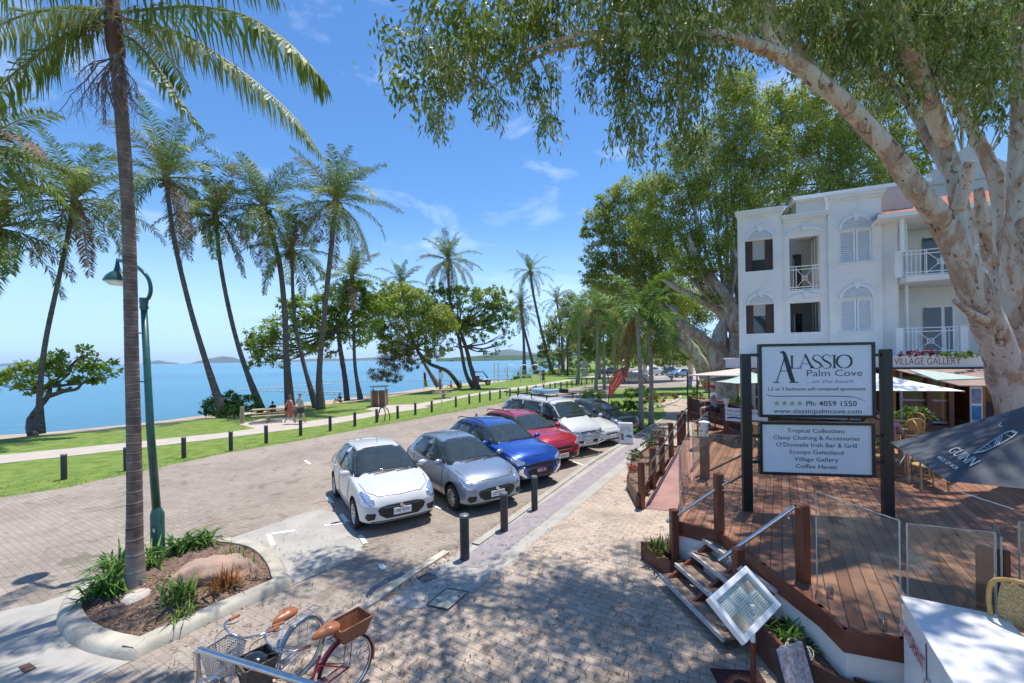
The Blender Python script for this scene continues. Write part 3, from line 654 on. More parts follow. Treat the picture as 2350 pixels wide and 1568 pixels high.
def car(name,label,kind,pm,plate_xy,head,plate='ABC 123',style=0,front='hatch',platem=None,ltrm=None,roofm=None):
    head=Vector((*head,0)).normalized(); Lh=TAB[kind][0][0]
    c=Vector((*plate_xy,0))-head*Lh; rz=math.atan2(head.y,head.x)
    t=thing(name,label,'car',(c.x,c.y,0),rz,'cars angle parked along the kerb')
    res,bvh=body_mesh(kind); me=res.copy(); me.materials[0]=pm
    bo=bpy.data.objects.new('body',me); col.objects.link(bo); bo.parent=t
    fx,rx,wr=WB[kind]; Wm=max(q[3] for q in TAB[kind])
    for x in (fx,rx):
        for s in (-1,1): wheel(t,x,s*(Wm-.115),wr,s,style)
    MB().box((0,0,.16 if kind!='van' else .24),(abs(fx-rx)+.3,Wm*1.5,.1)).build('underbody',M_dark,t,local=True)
    def sd(pts,s): return [(p[0],s*.9,p[1]) for p in pts]
    G={ 'hatch':dict(ws=[(.64,1.015),(.70,1.05),(.575,1.42),(.50,1.44)],sw=[[(.70,.985),(.24,1.30),(.02,1.395),(-.30,1.42),(-.32,.985)],[(-.39,.985),(-.37,1.42),(-.85,1.405),(-1.12,1.36),(-1.22,1.08),(-1.20,1.02)]],mz=.98,mx=.62,door=(.72,-.35,-1.12),hz=.80,bl=.24),
        'suv':dict(ws=[(.66,1.13),(.73,1.17),(.62,1.50),(.52,1.53)],sw=[[(.85,1.09),(.36,1.42),(.10,1.50),(-.32,1.535),(-.34,1.10)],[(-.42,1.10),(-.40,1.535),(-1.05,1.51),(-1.25,1.14)],[(-1.30,1.15),(-1.12,1.50),(-1.45,1.46),(-1.66,1.24)]],mz=1.08,mx=.75,door=(.86,-.38,-1.2),hz=.92,bl=.32),
        'sedan':dict(ws=[(.62,.98),(.70,1.01),(.58,1.34),(.50,1.36)],sw=[[(.78,.94),(.30,1.22),(.02,1.34),(-.30,1.37),(-.32,.95)],[(-.39,.95),(-.37,1.37),(-.80,1.35),(-1.10,1.22),(-1.22,.98)]],mz=.95,mx=.70,door=(.8,-.35,-1.15),hz=.78,bl=.24),
        'van':dict(ws=[(.66,1.30),(.72,1.34),(.64,1.80),(.55,1.83)],sw=[[(1.46,1.22),(1.12,1.70),(.98,1.78),(.50,1.80),(.48,1.24)],[(.38,1.24),(.38,1.80),(-.72,1.81),(-.74,1.25)],[(-.84,1.25),(-.82,1.81),(-1.98,1.79),(-2.06,1.27)]],mz=1.22,mx=1.45,door=(1.5,.42,-.78),hz=1.0,bl=.36)}[kind]
    ws=G['ws']; (xa_,za_),(xb_,zb_)={'hatch':((.90,1.0),(.08,1.455)),'suv':((1.04,1.11),(.22,1.56)),'sedan':((.98,.95),(.1,1.40)),'van':((1.62,1.25),(1.02,1.88))}[kind]
    wx=lambda z:xa_+(z-za_)/(zb_-za_)*(xb_-xa_); wd=(-(zb_-za_),0,-(xa_-xb_)); o=[(wx(z),-y,z) for y,z in ws]+[(wx(z),y,z) for y,z in ws[::-1]]
    cz=sum(p[2] for p in o)/len(o)
    big=[(wx(cz+(p[2]-cz)*1.12),p[1]*1.05,cz+(p[2]-cz)*1.12) for p in o]
    patch('windscreen_seal',bvh,big,wd,M_trim,t,off=.0025,k=8,sub=6)
    patch('windscreen',bvh,o,wd,M_glassd,t,off=.007,k=8,sub=6)
    for s in (-1,1):
        for w_ in G['sw']:
            cx=sum(p[0] for p in w_)/len(w_);cy=sum(p[1] for p in w_)/len(w_)
            patch('window_seal',bvh,sd([(cx+(p[0]-cx)*1.08,cy+(p[1]-cy)*1.08) for p in w_],s),(0,-s,0),M_trim,t,off=.002,k=3)
            patch('side_window',bvh,sd(w_,s),(0,-s,0),M_glassd,t,off=.005,k=3)
        a,b_,c_=G['door']; zb=G['bl']; zt=G['sw'][0][0][1]-.02
        for xx,dx in ((a,.0),(b_,0),(c_,.06)):
            line3(bvh,[(xx+dx,s*.9,zt),(xx,s*.9,(zt+zb)/2),(xx+(.0 if xx!=c_ else .22),s*.9,zb+.02)],(0,-s,0),.006,'door_seam',M_seam,t)
        line3(bvh,[(a,s*.9,zb+.02),(c_+.22,s*.9,zb+.02)],(0,-s,0),.006,'door_seam',M_seam,t)
        for xx in (b_+.16,c_+.2):
            h=bvh.ray_cast(Vector((xx,s*2,zt-.08)),Vector((0,-s,0)))
            if h[0]: MB().box(h[0]+Vector((0,s*.012,0)),(.17,.03,.028),bev=.008).build('door_handle',pm,t,local=True)
        h=bvh.ray_cast(Vector((G['mx'],s*2,G['mz'])),Vector((0,-s,0)))
        if h[0]:
            p=h[0]; mb=MB(); mb.sphere(p+Vector((.02,s*.13,.05)),.1,14,10,sc=(.65,1.15,.72)); mb.bar(p,p+Vector((0,s*.08,.03)),.06,.03)
            mb.build('wing_mirror',pm if kind!='van' else M_trim,t,smooth=True,local=True)
    # bonnet shut line and grille, lamps
    x0=TAB[kind][0][0]; z0=TAB[kind][0][4]
    K_=dict(hatch=(0,0),suv=(.23,.10),sedan=(.28,-.03),van=(.40,.26))[kind]; dx,dz=K_
    if kind!='van':
        line3(bvh,[(x0-.75,-.72,1),(x0-.35,-.66,1),(x0-.14,-.45,1),(x0-.10,0,1),(x0-.14,.45,1),(x0-.35,.66,1),(x0-.75,.72,1)],(0,0,-1),.006,'bonnet_seam',M_seam,t)
    def FR(pts,nm,m,off=.005,k=4,d=(-1,0,-.1)):
        return patch(nm,bvh,[(x0,y,z+dz) for y,z in pts],d,m,t,off=off,k=k)
    def mir(p): return p+[(-y,z) for y,z in p[::-1]]
    if front=='hatch':
        FR(mir([(-.33,.31),(-.46,.40),(-.50,.50),(-.44,.56),(-.30,.585)]),'grille',M_trim)
        FR(mir([(-.60,.255),(-.64,.285),(-.3,.275)]),'lower_intake',M_trim)
        for s in (-1,1): FR([(s*.53,.44),(s*.70,.46),(s*.73,.38),(s*.68,.31),(s*.56,.33)],'fog_lamp_recess',M_trim); 
        for z in (.36,.42,.48,.53): MB().tube([bv for bv in [bvh.ray_cast(Vector((3,y,z)),Vector((-1,0,0)))[0]+Vector((.008,0,0)) for y in np.linspace(-.36,.36,9)]],.005,4).build('grille_bar',M_boll,t,local=True)
    elif front=='suv':
        FR(mir([(-.50,.50),(-.52,.585),(-.3,.60)]),'upper_grille',M_trim)
        FR(mir([(-.30,.16),(-.40,.22),(-.46,.44),(-.30,.46)]),'lower_intake',M_trim)
        for s in (-1,1):
            FR([(s*.54,.56),(s*.72,.50),(s*.74,.40),(s*.50,.22),(s*.46,.26),(s*.62,.42)],'chrome_blade',M_chrome,off=.009)
            FR([(s*.60,.30),(s*.74,.33),(s*.72,.22),(s*.60,.20)],'fog_lamp_recess',M_trim)
    elif front=='red':
        FR(mir([(-.40,.52),(-.44,.57),(-.2,.60)]),'upper_grille',M_trim)
        FR(mir([(-.40,.16),(-.60,.24),(-.55,.36),(-.40,.40)]),'lower_intake',M_trim)
        FR(mir([(-.38,.50),(-.36,.515),(0,.51)]),'chrome_bar',M_chrome,off=.009)
    elif front=='sedan':
        FR(mir([(-.30,.50),(-.34,.54),(-.1,.555)]),'grille',M_trim); FR(mir([(-.52,.27),(-.50,.33),(-.1,.34)]),'lower_intake',M_trim)
    else:
        FR(mir([(-.34,.48),(-.40,.60),(-.1,.61)]),'grille',M_trim)
        for z in (.78,.82): MB().tube([bvh.ray_cast(Vector((3,y,z)),Vector((-1,0,0)))[0]+Vector((.01,0,0)) for y in np.linspace(-.35,.35,9)],.008,4).build('grille_bar',M_chrome,t,local=True)
        FR(mir([(-.55,.18),(-.55,.28),(-.1,.29)]),'lower_intake',M_trim)
    for s in (-1,1):
        if kind=='van': pts=[(x0,s*.44,.96-.10),(x0,s*.47,.74),(x0-.08,s*.70,.74),(x0-.14,s*.78,.82),(x0-.12,s*.74,.92)]; d=(-.9,-s*.4,-.1)
        elif kind=='hatch': pts=[(x0-.10,s*.52,.60),(x0-.12,s*.66,.56),(x0-.24,s*.78,.62),(x0-.42,s*.82,.78),(x0-.40,s*.76,.84),(x0-.20,s*.62,.76),(x0-.12,s*.54,.68)]; d=(-.75,-s*.55,-.35)
        elif kind=='suv': pts=[(x0-.06,s*.50,.70),(x0-.14,s*.72,.66),(x0-.34,s*.86,.78),(x0-.44,s*.86,.90),(x0-.20,s*.66,.82),(x0-.08,s*.52,.77)]; d=(-.75,-s*.55,-.3)
        else: pts=[(x0-.10,s*.46,.56),(x0-.14,s*.66,.50),(x0-.30,s*.80,.58),(x0-.46,s*.82,.72),(x0-.30,s*.66,.73),(x0-.12,s*.50,.64)]; d=(-.75,-s*.5,-.4)
        patch('headlight',bvh,pts,d,M_lamp,t,off=.008,k=4)
        tz={'hatch':.93,'suv':1.0,'sedan':.85,'van':1.05}[kind]; xe=TAB[kind][-1][0]
        patch('tail_light',bvh,[(xe+.1,s*.6,tz-.14),(xe+.1,s*.72,tz+.12),(xe+.25,s*.85,tz+.1),(xe+.22,s*.86,tz-.1)],(.75,-s*.6,0),M_red,t,off=.01,k=3)
    hz={'hatch':.43,'suv':.50,'sedan':.40,'van':.52}[kind]
    if front=='red': hz=.42
    h=bvh.ray_cast(Vector((4,0,hz)),Vector((-1,0,0)))[0]
    MB().box(h+Vector((.018,0,0)),(.014,.372,.134),bev=.004).build('number_plate',platem or M_plate,t,local=True)
    if plate: 
        lt=textmesh(plate,ltrm or M_maroon,None,(h.x+.026,0,h.z-.038),(0,1,0),(0,0,1),w=.30,h=.078,off=0,name='plate_lettering',bold=.01); lt.parent=t
    if front=='hatch':
        # badge on the grille: angular S
        mb=MB(); z=.535; x=bvh.ray_cast(Vector((4,0,z)),Vector((-1,0,0)))[0].x+.014
        for a_,b2 in (((-.05,.03),(.05,-.005)),((-.05,-.0),(.05,-.035)),((-.05,.03),(0,.045)),((0,-.05),(.05,-.035)),((-.05,.03),(-.02,.0)),((.05,-.035),(.02,.0))):
            mb.bar((x,a_[0],z+a_[1]),(x,b2[0],z+b2[1]),.012,.016)
        mb.build('badge',M_chrome,t,local=True)
    rt=max(q[6] for q in TAB[kind])
    # wipers
    for y in (-.35,.15):
        line3(bvh,[(1,y,ws[0][1]-.015),(1,y+.5,ws[0][1]+.02)],(-1,0,-.35),.009,'wiper',M_trim,t,off=.015)
    if kind in('hatch',): MB().tube([(-.1,0,rt+.0),(-.22,0,rt+.17)],[.006,.003],5).build('aerial',M_trim,t,local=True)
    return t
h1=(.53,-.85); h2=(.574,-.82)
c1=car('hatchback_car','white compact hatchback parked nearest the concrete island','hatch',M_pw,(-2.33,8.72),h1,'180·YJW',0)
c2=car('hatchback_car','steel blue compact hatchback parked between the white hatchback and the blue car','hatch',M_ps,(-.38,9.72),h2,'CJ3·RBP',0)
c3=car('compact_suv','bright blue compact SUV with maroon plate parked beside the red car','suv',M_pb,(.76,11.40),h2,'BR52·PL',1,front='suv',platem=M_maroon,ltrm=M_plate)
c4=car('compact_suv','dark red compact SUV parked between the blue car and the white van','suv',M_pr,(1.62,13.35),h2,'028·FNT',1,front='red')
c5=car('passenger_van','white van with chrome bull bar and roof rack parked beside the red car','van',M_pw,(2.75,15.15),h2,'848·XTZ',2,front='van')
c6=car('sedan_car','white low sedan parked right of the white van','sedan',M_pw,(3.95,16.6),h2,'',2,front='sedan')
c7=car('sedan_car','dark grey car parked farthest along the kerb row','sedan',M_pg,(5.35,19.0),h2,'',1,front='sedan')
# roof rails on the blue car and red car
for c_ in (c3,c4):
    for s in (-1,1): MB().tube([(.15,s*.60,1.57),(.05,s*.61,1.63),(-.6,s*.62,1.67),(-1.4,s*.60,1.63),(-1.55,s*.59,1.56)],.017,6).build('roof_rail',M_trim,c_,local=True)
    MB().lathe([(.05,0),(.03,.04),(.012,.09),(.002,.10)],8,c=(-1.35,0,1.60)).build('fin_aerial',c_.children[0].data.materials[0],c_,local=True)
# van roof rack with bars, rolled awning and a box, and the bull bar
mb=MB()
for x in (.75,-.2,-1.15,-1.95): mb.bar((x,-.72,2.06),(x,.72,2.06),.05,.03); mb.bar((x,-.68,1.9),(x,-.68,2.06),.03,.03); mb.bar((x,.68,1.9),(x,.68,2.06),.03,.03)
for s in (-1,1): mb.bar((.9,s*.72,2.09),(-2.1,s*.72,2.09),.05,.05)
mb.build('roof_rack',M_trim,c5,local=True)
t=tag(MB().tube([c5.matrix_world@Vector((0,0,0)),Vector((0,0,1))],.1).build('x',M_trim),'x','x'); bpy.data.objects.remove(t)
cm=Matrix.Translation(c5.location)@Matrix.Rotation(c5.rotation_euler.z,4,'Z')
o=MB().box(cm@Vector((-.9,.86,2.16)),(2.3,.16,.14),rz=c5.rotation_euler.z,bev=.03).build('rolled_awning',M_trim); tag(o,'long black rolled awning on the left of the van roof rack','awning')
mb=MB(); mb.box((0,0,.10),(1.1,.7,.2),bev=.05); o=mb.build('roof_box',mat('clear_blue_plastic',(.35,.5,.58),.1,var=.1,coat=1)); o.location=cm@Vector((-.3,.1,2.08)); o.rotation_euler=(0,0,c5.rotation_euler.z); tag(o,'pale blue plastic crate strapped on the van roof rack','roof box')
mb=MB()
for s in (-1,1):
    mb.tube([(2.32,s*.36,.30),(2.42,s*.36,.5),(2.44,s*.36,.82)],.032,8); mb.tube([(2.40,s*.36,.80),(2.42,s*.40,.80),(2.38,s*.72,.78),(2.12,s*.86,.74)],.026,8)
mb.tube([(2.10,-.88,.50),(2.36,-.74,.46),(2.42,-.3,.45),(2.42,.3,.45),(2.36,.74,.46),(2.10,.88,.50)],.036,8); mb.tube([(2.43,-.36,.80),(2.43,.36,.80)],.028,8); mb.tube([(2.43,-.36,.64),(2.43,.36,.64)],.02,8)
mb.build('bull_bar',M_chrome,c5,smooth=True,local=True)
# far ute
u=thing('utility_truck','silver pickup ute parked far off behind the red flag banner','utility truck',P(1450,880),R(172))
res,bvh=body_mesh('suv'); me=res.copy(); me.materials[0]=M_pu
b_=bpy.data.objects.new('cab_body',me); col.objects.link(b_); b_.parent=u; b_.scale=(1.0,1,1.02)
MB().box((-1.7,0,.78),(1.9,1.7,.55),bev=.06).build('tray',M_pu,u,local=True)
for s in (-1,1):
    for x in (1.33,-1.34): wheel(u,x,s*.8,.34,s,1)
    patch('side_window',bvh,[(.85,s*.9,1.1),(.3,s*.9,1.5),(-.32,s*.9,1.54),(-.34,s*.9,1.1)],(0,-s,0),M_glassd,u,off=.006)
    patch('side_window',bvh,[(-.42,s*.9,1.1),(-.4,s*.9,1.54),(-1.0,s*.9,1.5),(-1.2,s*.9,1.14)],(0,-s,0),M_glassd,u,off=.006)
# ---------- vegetation ----------
ML={ 'pgreen':leafmat('palm_leaf',(.23,.29,.045),(.10,.155,.025),.8,.25,.38),
 'ppale':leafmat('palm_leaf_pale',(.34,.38,.12),(.18,.25,.06),.9,.25,.38),
 'pyel':leafmat('palm_leaf_yellow',(.34,.29,.07),(.22,.19,.05),.9,.25),
 'pbrown':leafmat('palm_leaf_dead',(.30,.19,.10),(.17,.10,.05),.9,.15,.7),
 'paper':leafmat('paperbark_leaf',(.27,.34,.06),(.075,.12,.022),1.5,.38,.42),
 'paper2':leafmat('paperbark_leaf_highlight',(.50,.50,.24),(.22,.27,.09),1.5,.25,.42),  # paler leaf colour mixed in as painted highlights on the foliage
 'back':leafmat('canopy_leaf_sunlit',(.50,.54,.09),(.24,.31,.05),.45,.48,.5),
 'back2':leafmat('canopy_leaf_olive',(.38,.42,.08),(.17,.22,.04),.5,.45,.5),
 'almond':leafmat('almond_leaf',(.40,.54,.08),(.19,.31,.04),.5,.50,.4),
 'almond2':leafmat('almond_leaf_dark',(.20,.33,.045),(.08,.16,.022),.5,.25,.4),
 'casu':leafmat('casuarina_needle',(.27,.20,.10),(.13,.12,.05),.8,.2,.7),
 'shrub':leafmat('shrub_leaf',(.14,.27,.03),(.06,.14,.018),1,.25,.35),
 'hedge':leafmat('hedge_leaf',(.26,.34,.04),(.12,.20,.025),1,.3,.45),
 'strap':leafmat('strap_leaf',(.09,.21,.03),(.04,.11,.02),3,.3,.35),
 'orange':leafmat('orange_leaf',(.45,.13,.03),(.25,.12,.03),3,.3,.5),
 'redl':leafmat('red_leaf',(.40,.03,.04),(.18,.02,.03),3,.3,.4),
 'purple':leafmat('purple_leaf',(.14,.05,.07),(.05,.03,.035),3,.2,.4),
 'twig':mat('flower_twigs',(.23,.16,.17),.8,c2=(.15,.10,.10),scale=5),
 'twig2':mat('flower_twigs_pale',(.40,.34,.19),.8,c2=(.25,.22,.12),scale=5)}
UP=np.array([0,0,1.])
def cr_path(pts,k):
    """Catmull-Rom through pts (list of Vector) -> k samples"""
    pts=[Vector(p) for p in pts]; pts=[2*pts[0]-pts[1]]+pts+[2*pts[-1]-pts[-2]]; n=len(pts)-3; out=[]
    for i in range(k):
        u=i/(k-1)*n; j=min(int(u),n-1); t=u-j; p0,p1,p2,p3=pts[j:j+4]
        out.append(.5*((2*p1)+(p2-p0)*t+(2*p0-5*p1+4*p2-p3)*t*t+(3*p1-p0-3*p2+p3)*t**3))
    return out
def frond_quads(path,nL,LL,W,hang=.6,fwd=.5,s0=.12,jit=.12,tipk=.35):
    """leaflets of one feather frond; path: (k,3)"""
    path=np.array([tuple(p) for p in path]); k=len(path)
    s=np.linspace(s0,.995,nL); u=s*(k-1); i=np.minimum(u.astype(int),k-2); f=(u-i)[:,None]
    P_=path[i]*(1-f)+path[i+1]*f; T=nrm(path[i+1]-path[i])
    side=nrm(np.cross(T,UP)+1e-6); upv=np.cross(side,T)
    prof=np.minimum(1,(s-s0)/.22+.35)*np.clip(1-(np.maximum(s-.55,0)/.45)**1.6*(1-tipk),.1,1)
    out=[]
    for sg in (-1,1):
        j=RNG.normal(scale=jit,size=(nL,3))
        L_=LL*prof*RNG.uniform(.85,1.1,nL)
        d1=nrm(side*sg*(1-.35*hang)+T*fwd+upv*.22*(1-hang)-UP*hang*.55+j)
        d2=nrm(d1*(1-hang*.75)+T*.12-UP*hang*1.25+RNG.normal(scale=jit*.8,size=(nL,3)))
        Lc=L_[:,None]
        a=P_+side*sg*.01; m=a+d1*Lc*.42; t=m+d2*Lc*.58
        wv=nrm(np.cross(d1,nrm(np.cross(d1,T)+1e-6)))*W*.5
        wv2=wv*.9
        out.append(np.stack([a+wv*.35,a-wv*.35,m-wv2,m+wv2],1)); out.append(np.stack([m+wv2,m-wv2,t-wv*.08,t+wv*.08],1))
    return np.concatenate(out)
def stem_quads(path,r0,r1):
    mb=MB(); k=len(path); mb.tube([Vector(p) for p in path],[r0+(r1-r0)*i/(k-1) for i in range(k)],4,cap=False)
    return np.array([[mb.v[i] for i in f] for f in mb.f])
def crown_palm(name,center,nf,Lf,parent,el=(86,-44),nL=34,LL=.75,W=.05,seed=0,droop=1.0,wind=(0,0),mats=('pgreen','ppale','pyel','pbrown'),mix=(.55,.3,.12,.06),hang=.55,stiff=1.0):
    rg=random.Random(seed); Q=[];I=[]
    c=Vector(center)
    for q in range(nf):
        f=q/(nf-1); e=R(el[0]+(el[1]-el[0])*f**1.05)+rg.uniform(-.12,.12); az=q*2.39996+rg.uniform(-.5,.5); dk_=rg.uniform(.6,1.6)
        L_=Lf*(.72+.28*math.sin(min(1,f*1.6+.15)*PI*.5))*rg.uniform(.86,1.08)
        p=c.copy(); pts=[p.copy()]; ee=e; k=12
        for i in range(k):
            s=i/k; ee-=(.09+.16*s)*droop*dk_*(1.0 if ee>-1.2 else .15)*(.6+.6*math.cos(e))
            d=Vector((math.cos(az)*math.cos(ee)+wind[0]*.22*s,math.sin(az)*math.cos(ee)+wind[1]*.22*s,math.sin(ee))).normalized()
            p=p+d*(L_/k); pts.append(p.copy())
        old=f>.80
        r_=rg.random(); mi=0 if r_<mix[0] else 1 if r_<mix[0]+mix[1] else 2 if r_<mix[0]+mix[1]+mix[2] else 3
        if f>.93 and rg.random()<.6: mi=3
        if f<.2: mi=0
        a=frond_quads(pts,nL,LL*(.85 if f<.15 else 1),W,hang=min(.95,hang*(.55+.7*f)),s0=.10,jit=.17); a=a[np.random.default_rng(seed*50+q).random(len(a))>.10]
        st=stem_quads(pts,.035,.008)
        Q+= [a,st]; I+=[np.full(len(a),mi),np.full(len(st),1 if mi!=3 else 3)]
    o=quads(name,np.concatenate(Q),[ML[m_] for m_ in mats],idx=np.concatenate(I),parent=parent); return o
def trunk_mesh(path,rads,k,m,parent,name='trunk',n=12,ringamp=.05,ringstep=.16,seed=0,flare=0,bump=.0):
    pts=cr_path(path,k); rr=[]
    Lt=[0]
    for a,b in zip(pts,pts[1:]): Lt.append(Lt[-1]+(b-a).length)
    for i in range(k):
        f=i/(k-1)*(len(rads)-1); j=min(int(f),len(rads)-2); r_=rads[j]+(rads[j+1]-rads[j])*(f-j)
        rr.append(r_*(1+ringamp*(((Lt[i]/ringstep)%1)-.5)*2))
    rg=random.Random(seed)
    def rs(i,j):
        return 1+bump*(noise.noise(Vector((math.cos(2*PI*j/n)*1.5+seed,math.sin(2*PI*j/n)*1.5,Lt[i]*1.4)))+.5*noise.noise(Vector((math.cos(2*PI*j/n)*3+seed,math.sin(2*PI*j/n)*3,Lt[i]*4))))
    mb=MB().tube(pts,rr,n,rs=rs if bump else None); return mb.build(name,m,parent,smooth=True)
def coco_palm(label,tp,Y,base_y,Lf,rad=.2,nf=24,seed=0,LL=.8,W=.06,nuts=True,group='tall coconut palms along the beach lawn',nL=44,z0=0,crown=None,**kw):
    """tp: pixel points of the trunk bottom->top"""
    tp=[(tp[0][0],base_y)]+list(tp[1:])
    rad*=math.cos(math.atan((tp[1][0]-CX)/F)); pts=[at(px,py,Y) for px,py in tp]; pts[0].z=z0
    c=pts[-1]; t=thing('coconut_palm',label,'palm tree',(pts[0].x,pts[0].y,0),0,group)
    trunk_mesh(pts,[rad*1.6,rad*.95,rad*.82,rad*.78,rad*.72,rad*.62],70,M_trunk,t,ringstep=.3,ringamp=.035,n=10)
    crown_palm('crown',c+Vector((0,0,.15)),int(nf*1.1),Lf*1.1,t,seed=seed,LL=LL*1.0,W=W*1.15,nL=int(nL*1.35),hang=.30,droop=.50,**kw)
    mb=MB(); rg=random.Random(seed+5)
    mb.lathe([(rad*.8,-.5),(rad*1.25,-.15),(rad*1.3,.1),(rad*.8,.5),(.02,.9)],8,c=c)
    mb.build('crown_base',mat('fibrous_sheath',(.24,.15,.07),.9,var=.35,scale=8),t,smooth=True)
    if nuts:
        mb=MB()
        for q in range(9):
            a=rg.uniform(0,2*PI); mb.sphere(c+Vector((math.cos(a)*rad*1.9,math.sin(a)*rad*1.9,rg.uniform(-.55,0))),.13,8,6,sc=(1,1,1.2))
        mb.build('coconuts',mat('coconut_husk',(.20,.17,.05),.6,var=.3),t,smooth=True)
    return t
def z2(x,y): return (x*.3497,509+y*.3497)
def z1(x,y): return (x*.3497,y*.3497)
def z4(x,y): return (705+x*.3497,705+y*.3497)
coco_palm('coconut palm with thick flared base standing alone at the left end of the beach lawn',[z2(265,1395),z2(262,1100),z2(300,780),z2(380,400),z1(490,1340)],21.8,996,3.9,rad=.20,seed=3,nf=26,LL=.7,W=.05)
coco_palm('coconut palm right of the street lamp, leaning left, foot behind the round bush',[z2(1470,1290),z2(1330,850),z2(1230,500),z2(1140,100),z1(1090,1180)],27.5,960,4.9,rad=.22,seed=8,nf=26,LL=.9)
coco_palm('shorter crowned coconut palm rising from the right end of the round bush',[z2(1720,1220),z2(1600,930),z2(1520,650),z2(1450,300),z2(1415,-20)],30,942,3.9,rad=.21,seed=12,nf=20,LL=.75)
coco_palm('coconut palm whose foot stands behind the walking couple',[z2(1905,1170),z2(1880,900),z2(1868,600),z2(1835,280),z2(1760,0),z1(1730,1370)],31,944,4.9,rad=.26,seed=21,nf=28,LL=.9)
coco_palm('slender coconut palm crossing in front of the leaning pair right of the couple',[z2(2075,1225),z2(1985,900),z2(1930,600),z2(1915,200)],32,940,4.0,rad=.19,seed=33,nf=20,LL=.75,z0=0)
coco_palm('tall dense coconut palm right of the walking couple, highest of the beach row',[z2(2105,1235),z2(2095,1000),z2(2120,700),z2(2155,350),(766,515),(771,468)],31,942,4.6,rad=.24,seed=41,nf=28,LL=.85)
coco_palm('slim coconut palm standing directly beside the dark trunked almond tree',[z4(350,610),z4(315,400),z4(305,150),(808,640)],38,918,3.4,rad=.19,seed=47,nf=18,LL=.7)
coco_palm('coconut palm leaning left above the timber bin enclosure',[z4(862,520),z4(770,370),(940,760),(922,655)],54,890,3.9,rad=.25,seed=52,nf=18,LL=.8)
coco_palm('compact crowned coconut palm rising above the spreading beach tree beside the buggy',[z4(1095,535),z4(1040,430),(1055,785),(1033,690),(1028,600)],50,891,4.1,rad=.24,seed=60,nf=22,LL=.8)
coco_palm('far coconut palm leaning left over the seaside bushes, tallest of the far ones',[z4(1610,420),z4(1540,170),(1225,680),(1217,625)],88,860,5.2,rad=.33,seed=66,nf=20,LL=1.0,nL=26,W=.09)
coco_palm('far straight coconut palm beside the white jetty cage',[z4(1425,410),z4(1422,250),(1199,735),(1195,700)],86,861,4.8,rad=.32,seed=70,nf=18,LL=1.0,nL=26,W=.09)
coco_palm('far coconut palm leaning right across its straight neighbour at the jetty',[z4(1500,430),z4(1450,250),(1205,765),(1196,725)],90,861,4.6,rad=.32,seed=74,nf=16,LL=1.0,nL=26,W=.09)
coco_palm('far dark coconut palm between the jetty palms and the roadside trees',[(1292,858),(1288,760),(1277,690)],95,858,5.0,rad=.3,seed=79,nf=16,LL=1.0,nL=26,W=.09)
# palms outside the left edge whose fronds reach into the view
coco_palm('coconut palm at the far left edge with only its fronds in view',[(-60,1020),(-70,700),(-45,340)],17,1020,3.4,rad=.2,seed=90,nf=24,LL=.8)
coco_palm('low coconut palm at the far left edge, fronds hanging beside the lone palm',[(-40,1015),(-30,800),(-5,530)],20,1015,3.6,rad=.2,seed=95,nf=22,LL=.8)
